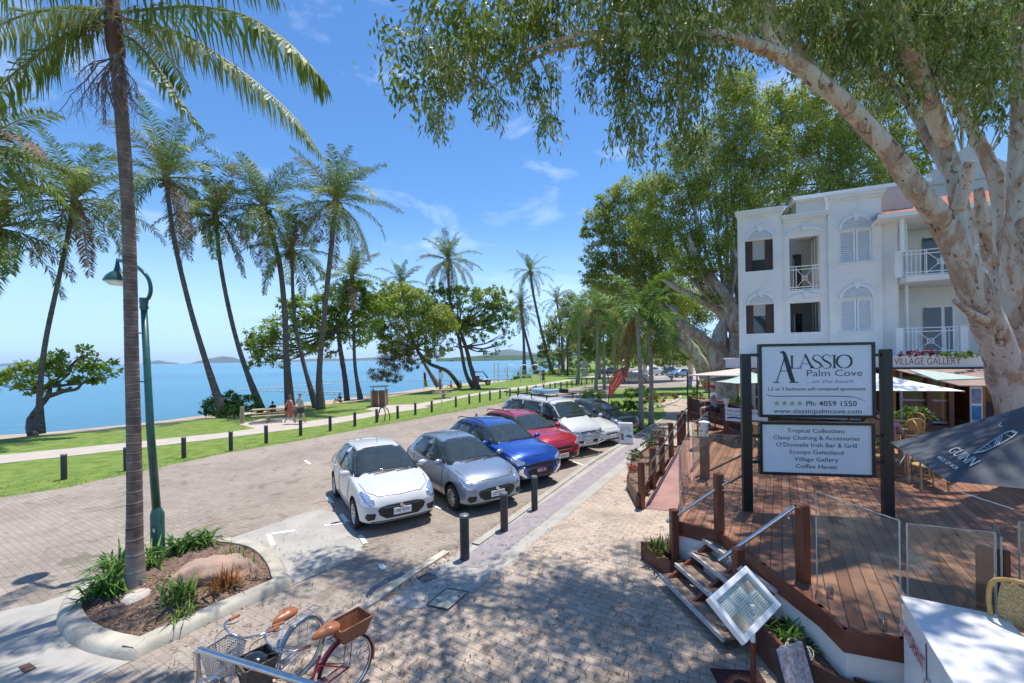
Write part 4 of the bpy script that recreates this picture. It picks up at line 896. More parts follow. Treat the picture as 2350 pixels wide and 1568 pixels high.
# ---- foreground palm with crownshaft ----
M_ptr=None
def ringtrunk():
    m,nt,b=_nodes('ringed_palm_trunk'); N=nt.nodes; Lk=nt.links
    tc=N.new('ShaderNodeTexCoord'); sp=N.new('ShaderNodeSeparateXYZ'); Lk.new(tc.outputs['Object'],sp.inputs[0])
    nz=N.new('ShaderNodeTexNoise'); nz.inputs['Scale'].default_value=1.6; Lk.new(tc.outputs['Object'],nz.inputs[0])
    mm=N.new('ShaderNodeMath'); mm.operation='MULTIPLY_ADD'; mm.inputs[1].default_value=.10; Lk.new(nz.outputs['Fac'],mm.inputs[0]); Lk.new(sp.outputs['Z'],mm.inputs[2])
    # ring spacing shrinks with height (z^1.35)
    pw=N.new('ShaderNodeMath'); pw.operation='POWER'; pw.inputs[1].default_value=1.45; Lk.new(mm.outputs[0],pw.inputs[0])
    m3=N.new('ShaderNodeMath'); m3.operation='MULTIPLY'; m3.inputs[1].default_value=3.4; Lk.new(pw.outputs[0],m3.inputs[0])
    fr=N.new('ShaderNodeMath'); fr.operation='FRACT'; Lk.new(m3.outputs[0],fr.inputs[0])
    cr=N.new('ShaderNodeValToRGB'); e=cr.color_ramp.elements; e[0].position=0; e[0].color=(.40,.34,.29,1); e[1].position=.16; e[1].color=(.17,.115,.092,1)
    e2=e.new(.85); e2.color=(.20,.145,.12,1); e3=e.new(.97); e3.color=(.06,.04,.035,1)
    Lk.new(fr.outputs[0],cr.inputs[0])
    n2=N.new('ShaderNodeTexNoise'); n2.inputs['Scale'].default_value=7; n2.inputs['Detail'].default_value=8; Lk.new(tc.outputs['Object'],n2.inputs[0])
    c2=N.new('ShaderNodeValToRGB'); c2.color_ramp.elements[0].position=.35; c2.color_ramp.elements[0].color=(.65,.62,.62,1); c2.color_ramp.elements[1].position=.7; c2.color_ramp.elements[1].color=(1.35,1.32,1.3,1); Lk.new(n2.outputs['Fac'],c2.inputs[0])
    mx=N.new('ShaderNodeMix'); mx.data_type='RGBA'; mx.blend_type='MULTIPLY'; mx.inputs[0].default_value=1; Lk.new(cr.outputs[0],mx.inputs[6]); Lk.new(c2.outputs[0],mx.inputs[7])
    # trunk colour blends to a paler grey towards the foot
    mr=N.new('ShaderNodeMapRange'); mr.inputs[1].default_value=.9; mr.inputs[2].default_value=.15; mr.inputs[3].default_value=0; mr.inputs[4].default_value=.55; Lk.new(sp.outputs['Z'],mr.inputs[0])
    mx2=N.new('ShaderNodeMix'); mx2.data_type='RGBA'; mx2.inputs[7].default_value=(.42,.39,.35,1); Lk.new(mr.outputs[0],mx2.inputs[0]); Lk.new(mx.outputs[2],mx2.inputs[6])
    Lk.new(mx2.outputs[2],b.inputs['Base Color']); b.inputs['Roughness'].default_value=.85
    bp=N.new('ShaderNodeBump'); bp.inputs['Strength'].default_value=.7; bp.inputs['Distance'].default_value=.02; Lk.new(cr.outputs['Color'],bp.inputs['Height']); Lk.new(bp.outputs[0],b.inputs['Normal'])
    return m
M_ring=ringtrunk()
Yp=6.4; fb=P(315,1374,.12)
fp=thing('feather_palm','tall ringed palm with red brown crownshaft rising from the planted island, left foreground','palm tree',(fb.x,fb.y,0))
pth=[at(*p,Yp) for p in ((313,1372),(309,1250),(309,1150),(307,1000),(302,800),(298,600),(292,450),(284,330),(276,220),(268,130))]
pth[0].z=.08
trunk_mesh(pth,[.13,.108,.098,.09,.086,.084,.083,.084,.086,.09],220,M_ring,fp,ringstep=.12,ringamp=.02,n=20)
MB().lathe([(.25,0),(.23,.04),(.17,.08),(.14,.13)],16,c=(fb.x,fb.y,.07)).build('root_collar',mat('pale_root',(.50,.44,.38),.95,var=.2,scale=10,bump=.6),fp,smooth=True)
cs=[at(*p,Yp) for p in ((268,132),(265,100),(261,60),(258,15),(257,-40))]
MB().tube(cr_path(cs,14),[.09,.108,.116,.118,.116,.118,.115,.11,.10,.095,.09,.08,.06,.04],14).build('crownshaft',mat('red_brown_crownshaft',(.22,.065,.035),.5,c2=(.12,.05,.03),scale=3,stretch=(1,1,.2)),fp,smooth=True)
def ffrond(pts,nL,LL,W,hang,mi,fwd=.35,r0=.03,parent=fp,jit=.13,s0=.1,label=None):
    path=cr_path([at(*p) for p in pts],36)
    a=frond_quads(path,nL,LL,W,hang=hang,fwd=fwd,s0=s0,jit=jit); s=stem_quads(path,r0,.006)
    o=quads('frond',np.concatenate([a,s]),[ML[mi],ML['pyel']],idx=np.concatenate([np.zeros(len(a)),np.ones(len(s))]).astype(int),parent=parent); return o
FF=[
 ([(262,30,6.4),(340,22,6.2),(450,16,6.0),(560,36,5.9),(650,90,5.85),(712,150,5.85),(748,192,5.9)],96,.74,.046,.95,'pgreen',.2),
 ([(264,40,6.4),(340,55,6.5),(430,85,6.7),(520,140,6.8),(600,200,6.9),(680,275,7.0),(735,352,7.0)],100,.62,.035,.97,'ppale',.15),
 ([(266,75,6.4),(310,95,6.2),(350,140,6.0),(385,190,5.9),(420,240,5.9),(468,300,5.9)],60,.36,.032,.97,'ppale',.5),
 ([(255,30,6.4),(200,18,6.2),(120,22,6.0),(40,40,5.9),(-60,90,5.8)],70,.66,.032,.98,'ppale',.15),
 ([(250,45,6.4),(200,62,6.3),(130,95,6.1),(70,140,6.0),(10,190,5.9),(-40,270,5.9)],64,.55,.036,.97,'pgreen',.15),
 ([(255,10,6.4),(190,-60,6.6),(90,-90,6.9),(-20,-60,7.2),(-120,20,7.4)],60,.9,.05,.9,'pgreen',.2),
 ([(262,5,6.4),(330,-70,6.7),(430,-110,7.0),(540,-90,7.3),(640,-10,7.4)],60,.9,.05,.9,'pgreen',.2),
 ([(258,-10,6.4),(240,-120,6.0),(180,-200,5.4),(100,-230,4.7),(0,-200,4.2)],50,.8,.05,.8,'pgreen',.2),
 ([(262,-10,6.4),(290,-120,5.9),(370,-200,5.2),(480,-230,4.5),(620,-200,4.0)],50,.8,.05,.8,'pgreen',.2),
 ([(258,-10,6.4),(250,-150,6.9),(270,-260,7.6),(330,-320,8.4)],50,.8,.05,.7,'pgreen',.2),
 ([(258,20,6.4),(215,40,6.9),(150,60,7.5),(90,110,8.0),(40,180,8.3)],56,.7,.045,.97,'pgreen',.15),
 ([(262,35,6.4),(310,60,7.0),(350,90,7.6),(400,150,8.1),(430,210,8.4)],50,.6,.04,.97,'pgreen',.15),
]
for a in FF: ffrond(*a[:6],fwd=a[6])
# flower / fruit sprays under the crown: branching twigs
def spray(c,n,L_,r,m,parent,dirs,seed,droop=1.0,name='fruit_spray'):
    rg=random.Random(seed); mb=MB()
    def br(p,d,l,r_,dep):
        pts=[p]; 
        for i in range(4):
            d=(d+Vector((rg.uniform(-.3,.3),rg.uniform(-.3,.3),rg.uniform(-.3,.25)-.12*droop))).normalized(); p=p+d*l/4; pts.append(p)
            if dep>0 and rg.random()<.9: br(p,(d+Vector((rg.uniform(-1,1),rg.uniform(-1,1),rg.uniform(-.9,.6)))).normalized(),l*rg.uniform(.45,.75),r_*.6,dep-1)
        mb.tube(pts,[r_*(1-.13*i) for i in range(5)],3,cap=False)
    for q in range(n):
        d=Vector(dirs[q%len(dirs)])+Vector((rg.uniform(-.3,.3),rg.uniform(-.3,.3),rg.uniform(-.3,.3))); br(Vector(c),d.normalized(),L_,r,3)
    return mb.build(name,m,parent)
spray(at(272,130,6.35),5,.62,.016,ML['twig'],fp,[(-.8,-.3,-.6),(-.5,-.5,-.9),(-.9,.2,-.3)],5,droop=1.6)
spray(at(280,130,6.3),4,.50,.014,ML['twig'],fp,[(.5,-.5,-.9),(.2,-.6,-1)],6,droop=1.8)
spray(at(290,70,6.3),5,.62,.012,ML['twig2'],fp,[(.9,-.4,.2),(.8,-.2,-.6),(.6,-.6,.4)],7,droop=.9,name='flower_spray')
spray(at(245,60,6.3),4,.5,.012,ML['twig2'],fp,[(-.9,-.4,.3),(-.8,-.3,-.1)],8,droop=.9,name='flower_spray')
# ---- broad leaved crowns ----
def ell_leaves(ells,kind,cov=2.0,lk=.0055,asp=.5,hang=.3,clump=.22,depthk=1.0,nclump=None,seed=0,Lmin=.10,axisjit=1.0):
    """ells: (px,py,rx,ry,Y[,covmul]) pixel ellipses at depth Y turned into volumes of leaf clumps"""
    rg=np.random.default_rng(seed); out=[]
    for e in ells:
        px,py,rx,ry,Y=e[:5]; cm=e[5] if len(e)>5 else 1
        c=np.array(at(px,py,Y)); a=rx*Y/F; b=ry*Y/F; dp=(a+b)*.5*depthk
        L_=max(Lmin,lk*Y); W_=L_*asp
        n=int(cov*cm*PI*a*b/(L_*W_*.5)); nc=nclump or max(10,int(n/26))
        cc=nrm(rg.normal(size=(nc,3)))*(rg.uniform(.15,1,size=(nc,1))**.42)
        cc=cc*np.array([a,dp,b])*.86+c
        k=rg.integers(0,nc,n); s=clump*min(a,b)*rg.uniform(.6,1.25,size=(nc,1))[k]
        p=cc[k]+rg.normal(size=(n,3))*s*np.array([1,1,.75])*.62
        outw=nrm(cc-c)[k]
        d=nrm(rg.normal(size=(n,3))*axisjit+outw*.5-UP*hang*2.2)
        out.append(leafquads(p,d,L_*rg.uniform(.65,1.25,n),W_*rg.uniform(.7,1.2,n),side=np.cross(d,UP+rg.normal(size=(n,3))*.45)))
    return np.concatenate(out)
def limb_mesh(parent,m,paths,name='limbs',n=7,k=14,bump=.12):
    mb=MB()
    for pts,rads in paths:
        P_=cr_path(pts,k); rr=[]
        for i in range(k):
            f=i/(k-1)*(len(rads)-1); j=min(int(f),len(rads)-2); rr.append(rads[j]+(rads[j+1]-rads[j])*(f-j))
        sd=random.random()*9
        mb.tube(P_,rr,n,rs=lambda i,j:1+bump*noise.noise(Vector((j*1.1+sd,i*.6,sd))))
    return mb.build(name,m,parent,smooth=True)
def broad_tree(name,label,cat,base,trunk,rads,ells,mats,Y,cov=2.0,lk=.0055,asp=.5,seed=0,group=None,bark=None,extra=(),hang=.25,mixp=.12,clump=.22,depthk=.8):
    b=P(*base) if len(base)==2 else Vector(base)
    t=thing(name,label,cat,(b.x,b.y,0),0,group); bark=bark or M_bark2
    tp=[b]+[at(px,py,Y) for px,py in trunk]
    trunk_mesh(tp,[q*.62 if bark is M_bark2 else q for q in rads],26,bark,t,n=10,ringamp=0,bump=.22,seed=seed)
    rg=random.Random(seed); limbs=[]
    for e in ells:
        c=at(e[0],e[1]+e[3]*.15,e[4]); j=min(range(1,len(tp)),key=lambda q:(tp[q]-c).length+ (0 if q==len(tp)-1 else .6)); s=tp[j]
        mid=s.lerp(c,.55)+Vector((rg.uniform(-.3,.3),rg.uniform(-.3,.3),-.08*(c-s).length))
        limbs.append(([s,mid,c],[rads[-1]*.55,rads[-1]*.28,rads[-1]*.08]))
        for q in range(3):
            o=c+Vector((rg.uniform(-1,1)*e[2]*Y/F*.7,rg.uniform(-.6,.6)*e[2]*Y/F,rg.uniform(-.7,.6)*e[3]*Y/F))
            limbs.append(([mid,mid.lerp(o,.5)+Vector((0,0,.1)),o],[rads[-1]*.2,rads[-1]*.11,rads[-1]*.04]))
    for pts,rd in extra: limbs.append(([at(*p) for p in pts],rd))
    limb_mesh(t,bark,limbs,name='branches')
    V=ell_leaves(ells,None,cov,lk,asp,hang,clump=clump,seed=seed,depthk=depthk)
    I=(np.random.default_rng(seed).random(len(V))<mixp).astype(int)
    if len(mats)>2: I[np.random.default_rng(seed+1).random(len(V))<.25]=2
    quads('crown',V,[ML[m_] for m_ in mats],idx=I,parent=t); return t
AL=('almond','almond2','back')
broad_tree('almond_tree','low spreading sea almond tree behind the lone palm at the left shore','tree',(75,1000),[z2(205,1290),z2(310,1150),z2(330,1080)],[.35,.25,.18,.14],
 [(35,860,50,35,23),(100,838,55,30,23),(170,830,60,34,23),(190,870,40,20,23),(240,850,45,28,23),(70,890,40,18,23),(-10,880,25,22,23),(195,805,20,12,23),(140,885,40,14,23)],AL,23,cov=3.2,lk=.0095,asp=.62,seed=1,
 extra=[([(*z2(310,1150),22.6),(*z2(430,1110),22.6),(*z2(500,1100),22.6),(*z2(545,1060),22.6),(*z2(640,1020),23)],[.12,.1,.08,.05,.03])],hang=.1)
broad_tree('almond_tree','dark trunked almond tree standing behind the timber bin enclosure','tree',z4(262,612),[z4(245,450),z4(215,260),z4(205,150)],[.42,.36,.34,.26],
 [(610,800,40,42,38),(585,830,22,20,38),(650,750,55,40,38),(700,715,50,32,38),(720,775,55,38,38),(765,690,55,38,38),(820,690,50,40,38),(850,730,40,34,38),(775,745,60,40,38),(820,775,40,30,38),(640,830,30,22,38,.6),(600,770,50,24,38),(700,690,60,20,38),(690,800,60,22,38,.7),(740,730,70,30,38),(850,690,50,26,38),(800,660,60,18,38),(880,700,50,30,38),(590,790,40,30,38),(660,700,40,18,38),(830,655,45,20,38),(755,810,16,22,38,.6)],AL,38,cov=2.6,lk=.0072,asp=.6,seed=2)
broad_tree('spreading_tree','spreading fine leaved tree with brown drooping side above the bin enclosure','tree',z4(1005,528),[z4(925,425),z4(800,370),(955,800)],[.42,.34,.28,.2],
 [(905,700,45,42,45),(940,740,50,40,45),(985,760,45,40,45),(920,790,50,35,45),(1000,800,35,25,45),(880,760,30,30,45),(960,700,40,30,45),(870,690,50,24,45),(935,675,60,20,45),(1000,720,50,26,45),(950,820,50,16,45,.7),(890,800,40,16,45),(850,740,50,40,45),(900,660,60,16,45),(1010,740,50,34,45)],('back','almond'),45,cov=3.2,lk=.0056,asp=.5,seed=3,hang=.5)
t=col.objects[-1]
o=quads('drooping_foliage',ell_leaves([(895,815,34,24,44.5),(925,800,30,22,44.5),(890,840,30,30,44),(865,855,22,22,44),(925,830,28,20,44),(900,865,35,16,44),(945,838,22,14,44)],None,1.9,.0060,.22,.9,seed=4),[ML['casu'],ML['back2']],idx=(RNG.random(1)<2).astype(int).repeat(0) if False else None,parent=None)
pt=[x for x in bpy.data.objects if x.name.startswith('spreading_tree')][0]
o.data.transform(Matrix.Translation(-parent_off(pt))); o.parent=pt
broad_tree('almond_tree','leaning almond tree beside the beach buggy','tree',z4(1125,538),[z4(1075,400),z4(1040,260),z4(995,130)],[.5,.42,.36,.26],
 [(1010,690,50,30,50),(1070,675,50,22,50),(1125,690,45,30,50),(1160,700,24,20,50),(1090,725,60,28,50),(1135,745,40,28,50),(1165,765,18,16,50),(1030,740,40,28,50),(1100,775,30,20,50,.7),(1125,805,26,12,50,.6),(1040,790,26,18,50,.7),(975,715,30,26,50),(1050,668,70,14,50),(1130,668,50,14,50),(1090,695,90,20,50),(1140,720,50,20,50),(1060,760,40,16,50),(1150,790,30,12,50,.6),(1000,665,50,18,50),(1175,720,24,20,50),(1075,745,60,22,50)],AL,50,cov=2.4,lk=.0060,asp=.6,seed=5)
for i,(bx,by,tr,el,lab) in enumerate([
 ((1283),862,[(1284,800),(1282,760)],[(1265,770,26,26,88),(1250,800,18,18,88),(1290,735,34,34,88),(1310,690,26,26,88),(1245,815,14,10,88)],'dark roadside tree nearest the jetty bushes'),
 ((1302),862,[(1303,800),(1306,770)],[(1318,760,32,34,80),(1300,810,30,20,80),(1335,720,32,30,80),(1275,815,20,12,80)],'dark roadside tree between the jetty bushes and the diamond road sign'),
 ((1330),858,[(1328,810),(1335,780)],[(1355,770,34,34,70),(1345,815,34,18,70),(1375,730,34,34,70),(1395,800,30,26,70)],'olive roadside tree behind the diamond road sign'),
 ((1440),862,[(1440,800),(1435,760)],[(1430,760,40,40,62),(1470,790,36,30,62),(1410,810,30,20,62),(1440,700,40,36,62)],'olive roadside tree above the red flag banner'),
 ((1545),850,[(1545,800),(1540,770)],[(1540,760,46,40,60),(1580,800,36,26,60),(1510,800,30,24,60),(1530,700,50,40,60)],'olive tree over the far end of the car park')]):
    broad_tree('roadside_tree',lab,'tree',(bx,by),tr,[.35,.28,.22],el,('back2','almond2'),el[0][4],cov=3.0,lk=.0052,asp=.5,seed=20+i,group='trees along the far road',hang=.5)
# ---------- paperbarks ----------
def barkmat():
    m,nt,b=_nodes('paperbark_bark'); N=nt.nodes; Lk=nt.links
    tc=N.new('ShaderNodeTexCoord'); mp=N.new('ShaderNodeMapping'); mp.inputs['Scale'].default_value=(1,1,.45); Lk.new(tc.outputs['Object'],mp.inputs[0])
    a=N.new('ShaderNodeTexNoise'); a.inputs['Scale'].default_value=2.6; a.inputs['Detail'].default_value=9; a.inputs['Roughness'].default_value=.62; a.inputs['Distortion'].default_value=.7; Lk.new(mp.outputs[0],a.inputs[0])
    cr=N.new('ShaderNodeValToRGB'); e=cr.color_ramp.elements; e[0].position=.30; e[0].color=(.17,.11,.085,1); e[1].position=.72; e[1].color=(.60,.55,.48,1)
    for p_,c_ in ((.37,(.42,.32,.26,1)),(.45,(.38,.24,.165,1)),(.52,(.52,.45,.38,1))): q=e.new(p_); q.color=c_
    Lk.new(a.outputs['Fac'],cr.inputs[0])
    v=N.new('ShaderNodeTexNoise'); v.inputs['Scale'].default_value=7; v.inputs['Detail'].default_value=7; v.inputs['Distortion'].default_value=1.5; Lk.new(mp.outputs[0],v.inputs[0])
    c2=N.new('ShaderNodeValToRGB'); c2.color_ramp.elements[0].position=.34; c2.color_ramp.elements[0].color=(.32,.26,.22,1); c2.color_ramp.elements[1].position=.40; c2.color_ramp.elements[1].color=(1,1,1,1); Lk.new(v.outputs['Fac'],c2.inputs[0])
    mx=N.new('ShaderNodeMix'); mx.data_type='RGBA'; mx.blend_type='MULTIPLY'; mx.inputs[0].default_value=.85; Lk.new(cr.outputs[0],mx.inputs[6]); Lk.new(c2.outputs[0],mx.inputs[7])
    Lk.new(mx.outputs[2],b.inputs['Base Color']); b.inputs['Roughness'].default_value=.9
    bp=N.new('ShaderNodeBump'); bp.inputs['Strength'].default_value=.9; bp.inputs['Distance'].default_value=.05
    ad=N.new('ShaderNodeMath'); ad.operation='ADD'; Lk.new(a.outputs['Fac'],ad.inputs[0]); Lk.new(v.outputs['Fac'],ad.inputs[1]); Lk.new(ad.outputs[0],bp.inputs['Height']); Lk.new(bp.outputs[0],b.inputs['Normal'])
    MATS['bark']=m; return m
M_bark=barkmat()
def y2(x,y): return (1566.6+x*.3497,y*.3497)
YB=8.2
tb=P(2320,1010,.85)
pt=thing('paperbark_tree','huge pale paperbark with many leaning limbs growing through the deck at right','tree',(at(2330,935,YB).x,YB,.85))
def DY(p): return (p[0],p[1],p[2]+max(0,1620-p[0])/500*1.7) if p[1]>-40 else p
def L3(pts): return [at(*DY(p)) for p in pts]
def limb(pts,rads,nm='limb',k=44,n=22,bump=.20,seed=0,ra=.0):
    n_=len(rads)-1; rads=[r_*.79*math.cos(math.atan((pts[min(len(pts)-1,round(i*(len(pts)-1)/n_))][0]-CX)/F))**1.0 for i,r_ in enumerate(rads)]
    return trunk_mesh(L3(pts),rads,k,M_bark,pt,name=nm,n=n,ringamp=ra,bump=bump,seed=seed)
# px,py,Y ; radii in metres
limb([(2350,1050,8.4),(2330,935,8.3),(2300,830,8.2),(2262,730,8.0),(2225,640,7.9),(2182,545,7.8),(2130,470,7.7),(2070,390,7.6),(2030,335,7.5),(1965,265,7.4),(1900,205,7.3),(1830,150,7.2),(1770,118,7.1),(1700,92,7.0),(1620,78,6.9),(1500,80,6.8),(1378,93,6.8),(1300,108,6.7),(1238,129,6.7),(1185,163,6.6),(1119,205,6.6)],
 [.72,.60,.50,.46,.42,.37,.31,.27,.245,.225,.205,.18,.145,.115,.085,.065,.055,.045,.035,.025,.015],k=130,seed=1,nm='trunk')
limb([(2262,730,8.25),(2225,640,8.2),(2205,560,8.2),(2203,480,8.2),(2196,425,8.2),(2172,330,8.3),(2143,262,8.4),(2108,205,8.5),(2084,140,8.6),(2063,80,8.7),(2040,-20,8.8),(2020,-120,8.9)],[.36,.34,.31,.27,.25,.20,.17,.15,.13,.10,.08,.05],k=70,seed=2)
limb([(2200,480,8.1),(2214,430,7.95),(2222,385,7.8),(2224,372,7.78)],[.2,.19,.18,.15],k=20,seed=3,nm='limb_stub')
limb([(2195,425,8.4),(2150,350,8.7),(2105,270,9.0),(2065,215,9.2),(2015,165,9.4),(1960,110,9.6)],[.2,.17,.15,.13,.1,.06],k=40,seed=4)
limb([(2320,800,8.8),(2300,640,8.9),(2305,540,8.9),(2295,440,9.0),(2262,355,9.1),(2228,290,9.2),(2190,225,9.3),(2150,180,9.4),(2110,155,9.5),(2060,150,9.6)],[.5,.40,.33,.27,.22,.19,.17,.15,.11,.07],k=60,seed=5)
limb([(2400,960,8.8),(2375,800,8.8),(2345,680,8.7),(2330,580,8.6),(2330,480,8.6),(2333,360,8.6),(2338,245,8.6),(2340,120,8.7),(2326,10,8.8),(2310,-120,9)],[.75,.62,.52,.42,.32,.25,.22,.19,.17,.12],k=80,seed=6)
limb([(2275,610,8.5),(2262,540,8.4),(2252,480,8.3),(2245,432,8.25)],[.22,.19,.17,.13],k=24,seed=7,nm='limb_stub')
limb([(2262,735,7.75),(2222,715,7.5),(2190,690,7.4)],[.13,.10,.07],k=16,seed=8,nm='limb_stub')
limb([(1895,205,7.4),(1850,130,7.5),(1800,60,7.7),(1765,10,7.8),(1740,-80,7.9)],[.15,.14,.13,.11,.08],k=40,seed=9)
limb([(1800,130,7.3),(1770,90,7.1),(1750,40,7.0)],[.11,.10,.08],k=20,seed=19)
limb([(2126,164,8.6),(2150,140,8.4),(2180,110,8.2),(2200,60,8.0)],[.07,.06,.05,.03],k=20,seed=10)
limb([(2338,90,8.4),(2300,130,8.2),(2270,150,8.1),(2230,180,8.0)],[.10,.09,.07,.04],k=20,seed=11)
limb([(1300,95,6.7),(1275,60,6.8),(1245,30,6.9),(1210,-5,7.0),(1190,-60,7.1)],[.05,.045,.04,.035,.03],k=20,seed=12)
limb([(1420,90,6.8),(1350,75,6.5),(1260,100,6.3),(1200,120,6.2)],[.06,.05,.04,.02],k=20,seed=13)
limb([(1378,93,6.8),(1390,130,7.0),(1440,170,7.2)],[.05,.04,.02],k=14,seed=14)
limb([(1119,205,6.6),(1080,180,6.6),(1030,205,6.6),(990,205,6.6),(950,222,6.6),(930,237,6.6)],[.028,.022,.016,.012,.008,.004],k=22,seed=15,n=6,nm='twig')
limb([(1119,205,6.6),(1105,185,6.6),(1085,150,6.6),(1040,110,6.6),(985,90,6.6)],[.03,.025,.02,.015,.008],k=18,seed=16,n=6,nm='twig')
limb([(1620,78,6.9),(1560,140,7.1),(1560,220,7.2),(1590,300,7.2)],[.08,.05,.03,.015],k=18,seed=17,n=8,nm='twig')
limb([(1238,129,6.7),(1262,190,6.7),(1265,260,6.7),(1270,300,6.7)],[.03,.02,.014,.006],k=18,seed=18,n=6,nm='twig')
# overhead limbs reaching over the plaza (out of frame; they cast the branch shadows)
limb([(2172,330,8.2),(2000,-60,7.2),(1700,-260,6.4),(1350,-330,5.8),(1000,-380,5.4),(780,-300,5.2)],[.24,.22,.19,.16,.12,.05],k=60,seed=21,bump=.3)
limb([(1700,-260,6.4),(1560,-700,5.4),(1300,-1050,4.6),(1100,-1250,4.2)],[.17,.14,.10,.05],k=40,seed=22,bump=.3)
limb([(1350,-330,5.8),(1250,-600,5.2),(1000,-850,4.6)],[.13,.09,.04],k=30,seed=23,bump=.3)
limb([(2340,100,8.5),(2450,-500,6.6),(2500,-1100,5.0),(2400,-1600,4.1)],[.28,.24,.18,.10],k=40,seed=24,bump=.3)
limb([(2450,-500,6.6),(2150,-800,5.6),(1850,-1200,4.7)],[.2,.15,.09],k=30,seed=25,bump=.3)
# hanging sprigs of narrow leaves
def sprigs(ells,cov,seed,L_=.135,asp=.17,drop=.34,nl=11,hang=1.0):
    """each sprig: a thin drooping twig with narrow leaves hanging off it"""
    rg=np.random.default_rng(seed); out=[];tw=[]
    for e in ells:
        px,py,rx,ry,Y=e[:5]; cm=e[5] if len(e)>5 else 1; Y=DY((px,py,Y))[2]; kk=.80 if px<1420 else .93; c=np.array(at(px,py,Y)); a=kk*rx*Y/F;b=kk*ry*Y/F; dp=(a+b)*.5
        n=max(3,int(cov*cm*PI*a*b/(L_*L_*asp*.5)/nl))
        u=nrm(rg.normal(size=(n,3)))*(rg.uniform(.05,1,size=(n,1))**.45); p=u*np.array([a,dp,b])*.92+c+np.array([0,0,drop*.3])
        d0=nrm(u+rg.normal(size=(n,3))*.5-UP*.9*hang)
        for j in range(nl):
            f=(j+.5)/nl; q=p+d0*drop*f-UP*(drop*.55*f*f*hang)+rg.normal(size=(n,3))*.03
            d=nrm(rg.normal(size=(n,3))*.62+d0*.25-UP*1.15*hang)
            out.append(leafquads(q,d,L_*rg.uniform(.6,1.25,n),L_*asp*rg.uniform(.75,1.3,n)))
    return np.concatenate(out)
MAIN=[(1480,70,80,40,6.3),(1560,90,60,44,6.3),(1400,100,46,30,6.4,.6),(1330,110,40,26,6.4,.5),(1640,60,40,30,6.5,.6),(985,100,55,52,6.6),(960,100,22,30,6.6),(1020,170,48,48,6.6),(1008,262,38,42,6.6),(1125,228,42,38,6.6),(1085,215,20,20,6.6,.6),(1245,190,44,56,6.7),(1264,272,28,44,6.7),(1355,190,34,48,6.8,.7),(1440,180,55,80,7.0),(1455,280,44,60,7.0),(1500,330,30,30,7.1,.7),
 (1560,210,50,110,7.1),(1588,310,34,52,7.2),(1505,360,16,22,7.2,.5),(1100,90,80,62,6.6),(1060,150,70,45,6.6),(1180,50,75,55,6.7),(1180,150,50,40,6.6),(1300,50,85,60,6.8,.7),(1420,60,90,65,6.8),(1540,50,85,70,6.9),(1610,130,36,60,7.0,.8),(1080,5,20,18,6.6),(1395,300,8,26,7.0,.7),
 (1690,20,70,34,7.0,.8),(1850,50,70,50,7.4),(1930,60,70,60,7.2),(1930,130,60,60,7.8,.7),(2010,60,70,60,7.0),(2080,60,70,70,7.6),(2110,160,45,60,7.8),(2020,180,50,50,8.3,.7),(2180,60,80,70,7.8),(2230,150,60,60,7.6),(2290,190,44,60,7.6),(2260,50,60,60,8.4),(2200,230,40,50,8.4,.6),(2330,60,50,60,7.8,.6),(2070,-20,200,50,7.4),(1600,-30,150,50,7.0),(1800,-40,100,40,7.2),
 (1660,140,40,30,9.0,.6),(1690,60,60,50,9.2,.7),(1780,40,50,40,9.4),(2290,260,30,30,8,.5)]
V=sprigs(MAIN,3.6,31,L_=.165,asp=.21); print('main leaves',len(V))
quads('crown',V,[ML['paper'],ML['paper2']],idx=(RNG.random(len(V))<.42).astype(int),parent=pt)
# crown above the frame, in world metres: (x,y,z,rx,ry,rz,density)
def blobs(bl,dens,seed,L_=.2,asp=.30):
    rg=np.random.default_rng(seed); out=[]
    for (x,y,z,a,b,c,q) in bl:
        n=int(dens*q*PI*a*b); nc=max(4,n//110)
        cc=nrm(rg.normal(size=(nc,3)))*(rg.uniform(.1,1,size=(nc,1))**.45)*np.array([a,b,c])+np.array([x,y,z]); k=rg.integers(0,nc,n)
        p=cc[k]+rg.normal(size=(n,3))*np.array([.26,.26,.16]); d=nrm(rg.normal(size=(n,3))*.7-UP)
        out.append(leafquads(p,d,L_*rg.uniform(.7,1.2,n),L_*asp*rg.uniform(.8,1.2,n)))
    return np.concatenate(out)
TOP=[(-.6,6.8,9.6,1.2,1.0,.8,.8),(.6,5.6,10.2,1.4,1.2,.9,1),(2.2,6.6,10.8,1.6,1.2,.9,1),(3.9,6.2,11.4,1.6,1.4,.9,1),(1.6,4.4,10.8,1.4,1.0,.8,.8),(3.2,4.6,11,1.2,1.0,.8,.9),(5.6,6.4,11.6,1.6,1.6,1,1),(5.2,4.4,11.2,1.4,1.2,1,.9),(7.2,7.4,11.6,1.6,1.8,1,1),(7.0,4.8,11.4,1.4,1.2,1,.8),(-.4,5.0,10,.9,.8,.6,.8),(.2,7.8,10,1.3,.9,.8,1),(2.0,8.4,11,1.6,1,.8,1),(4.4,8.6,11.8,1.8,1.2,1,1),(6.6,10,12,2,1.5,1,1),(9,8,11.5,1.8,2,1,1),(8.6,11,12,2,1.6,1,1),(-1.6,8.6,9.6,1.0,.9,.6,.7),(4.4,2.8,10.8,1.2,.8,.8,.7),(2.4,3.2,10.6,1.0,.7,.6,.6)]
V=blobs(TOP,250,77); quads('upper_crown',V,[ML['paper']],parent=pt)
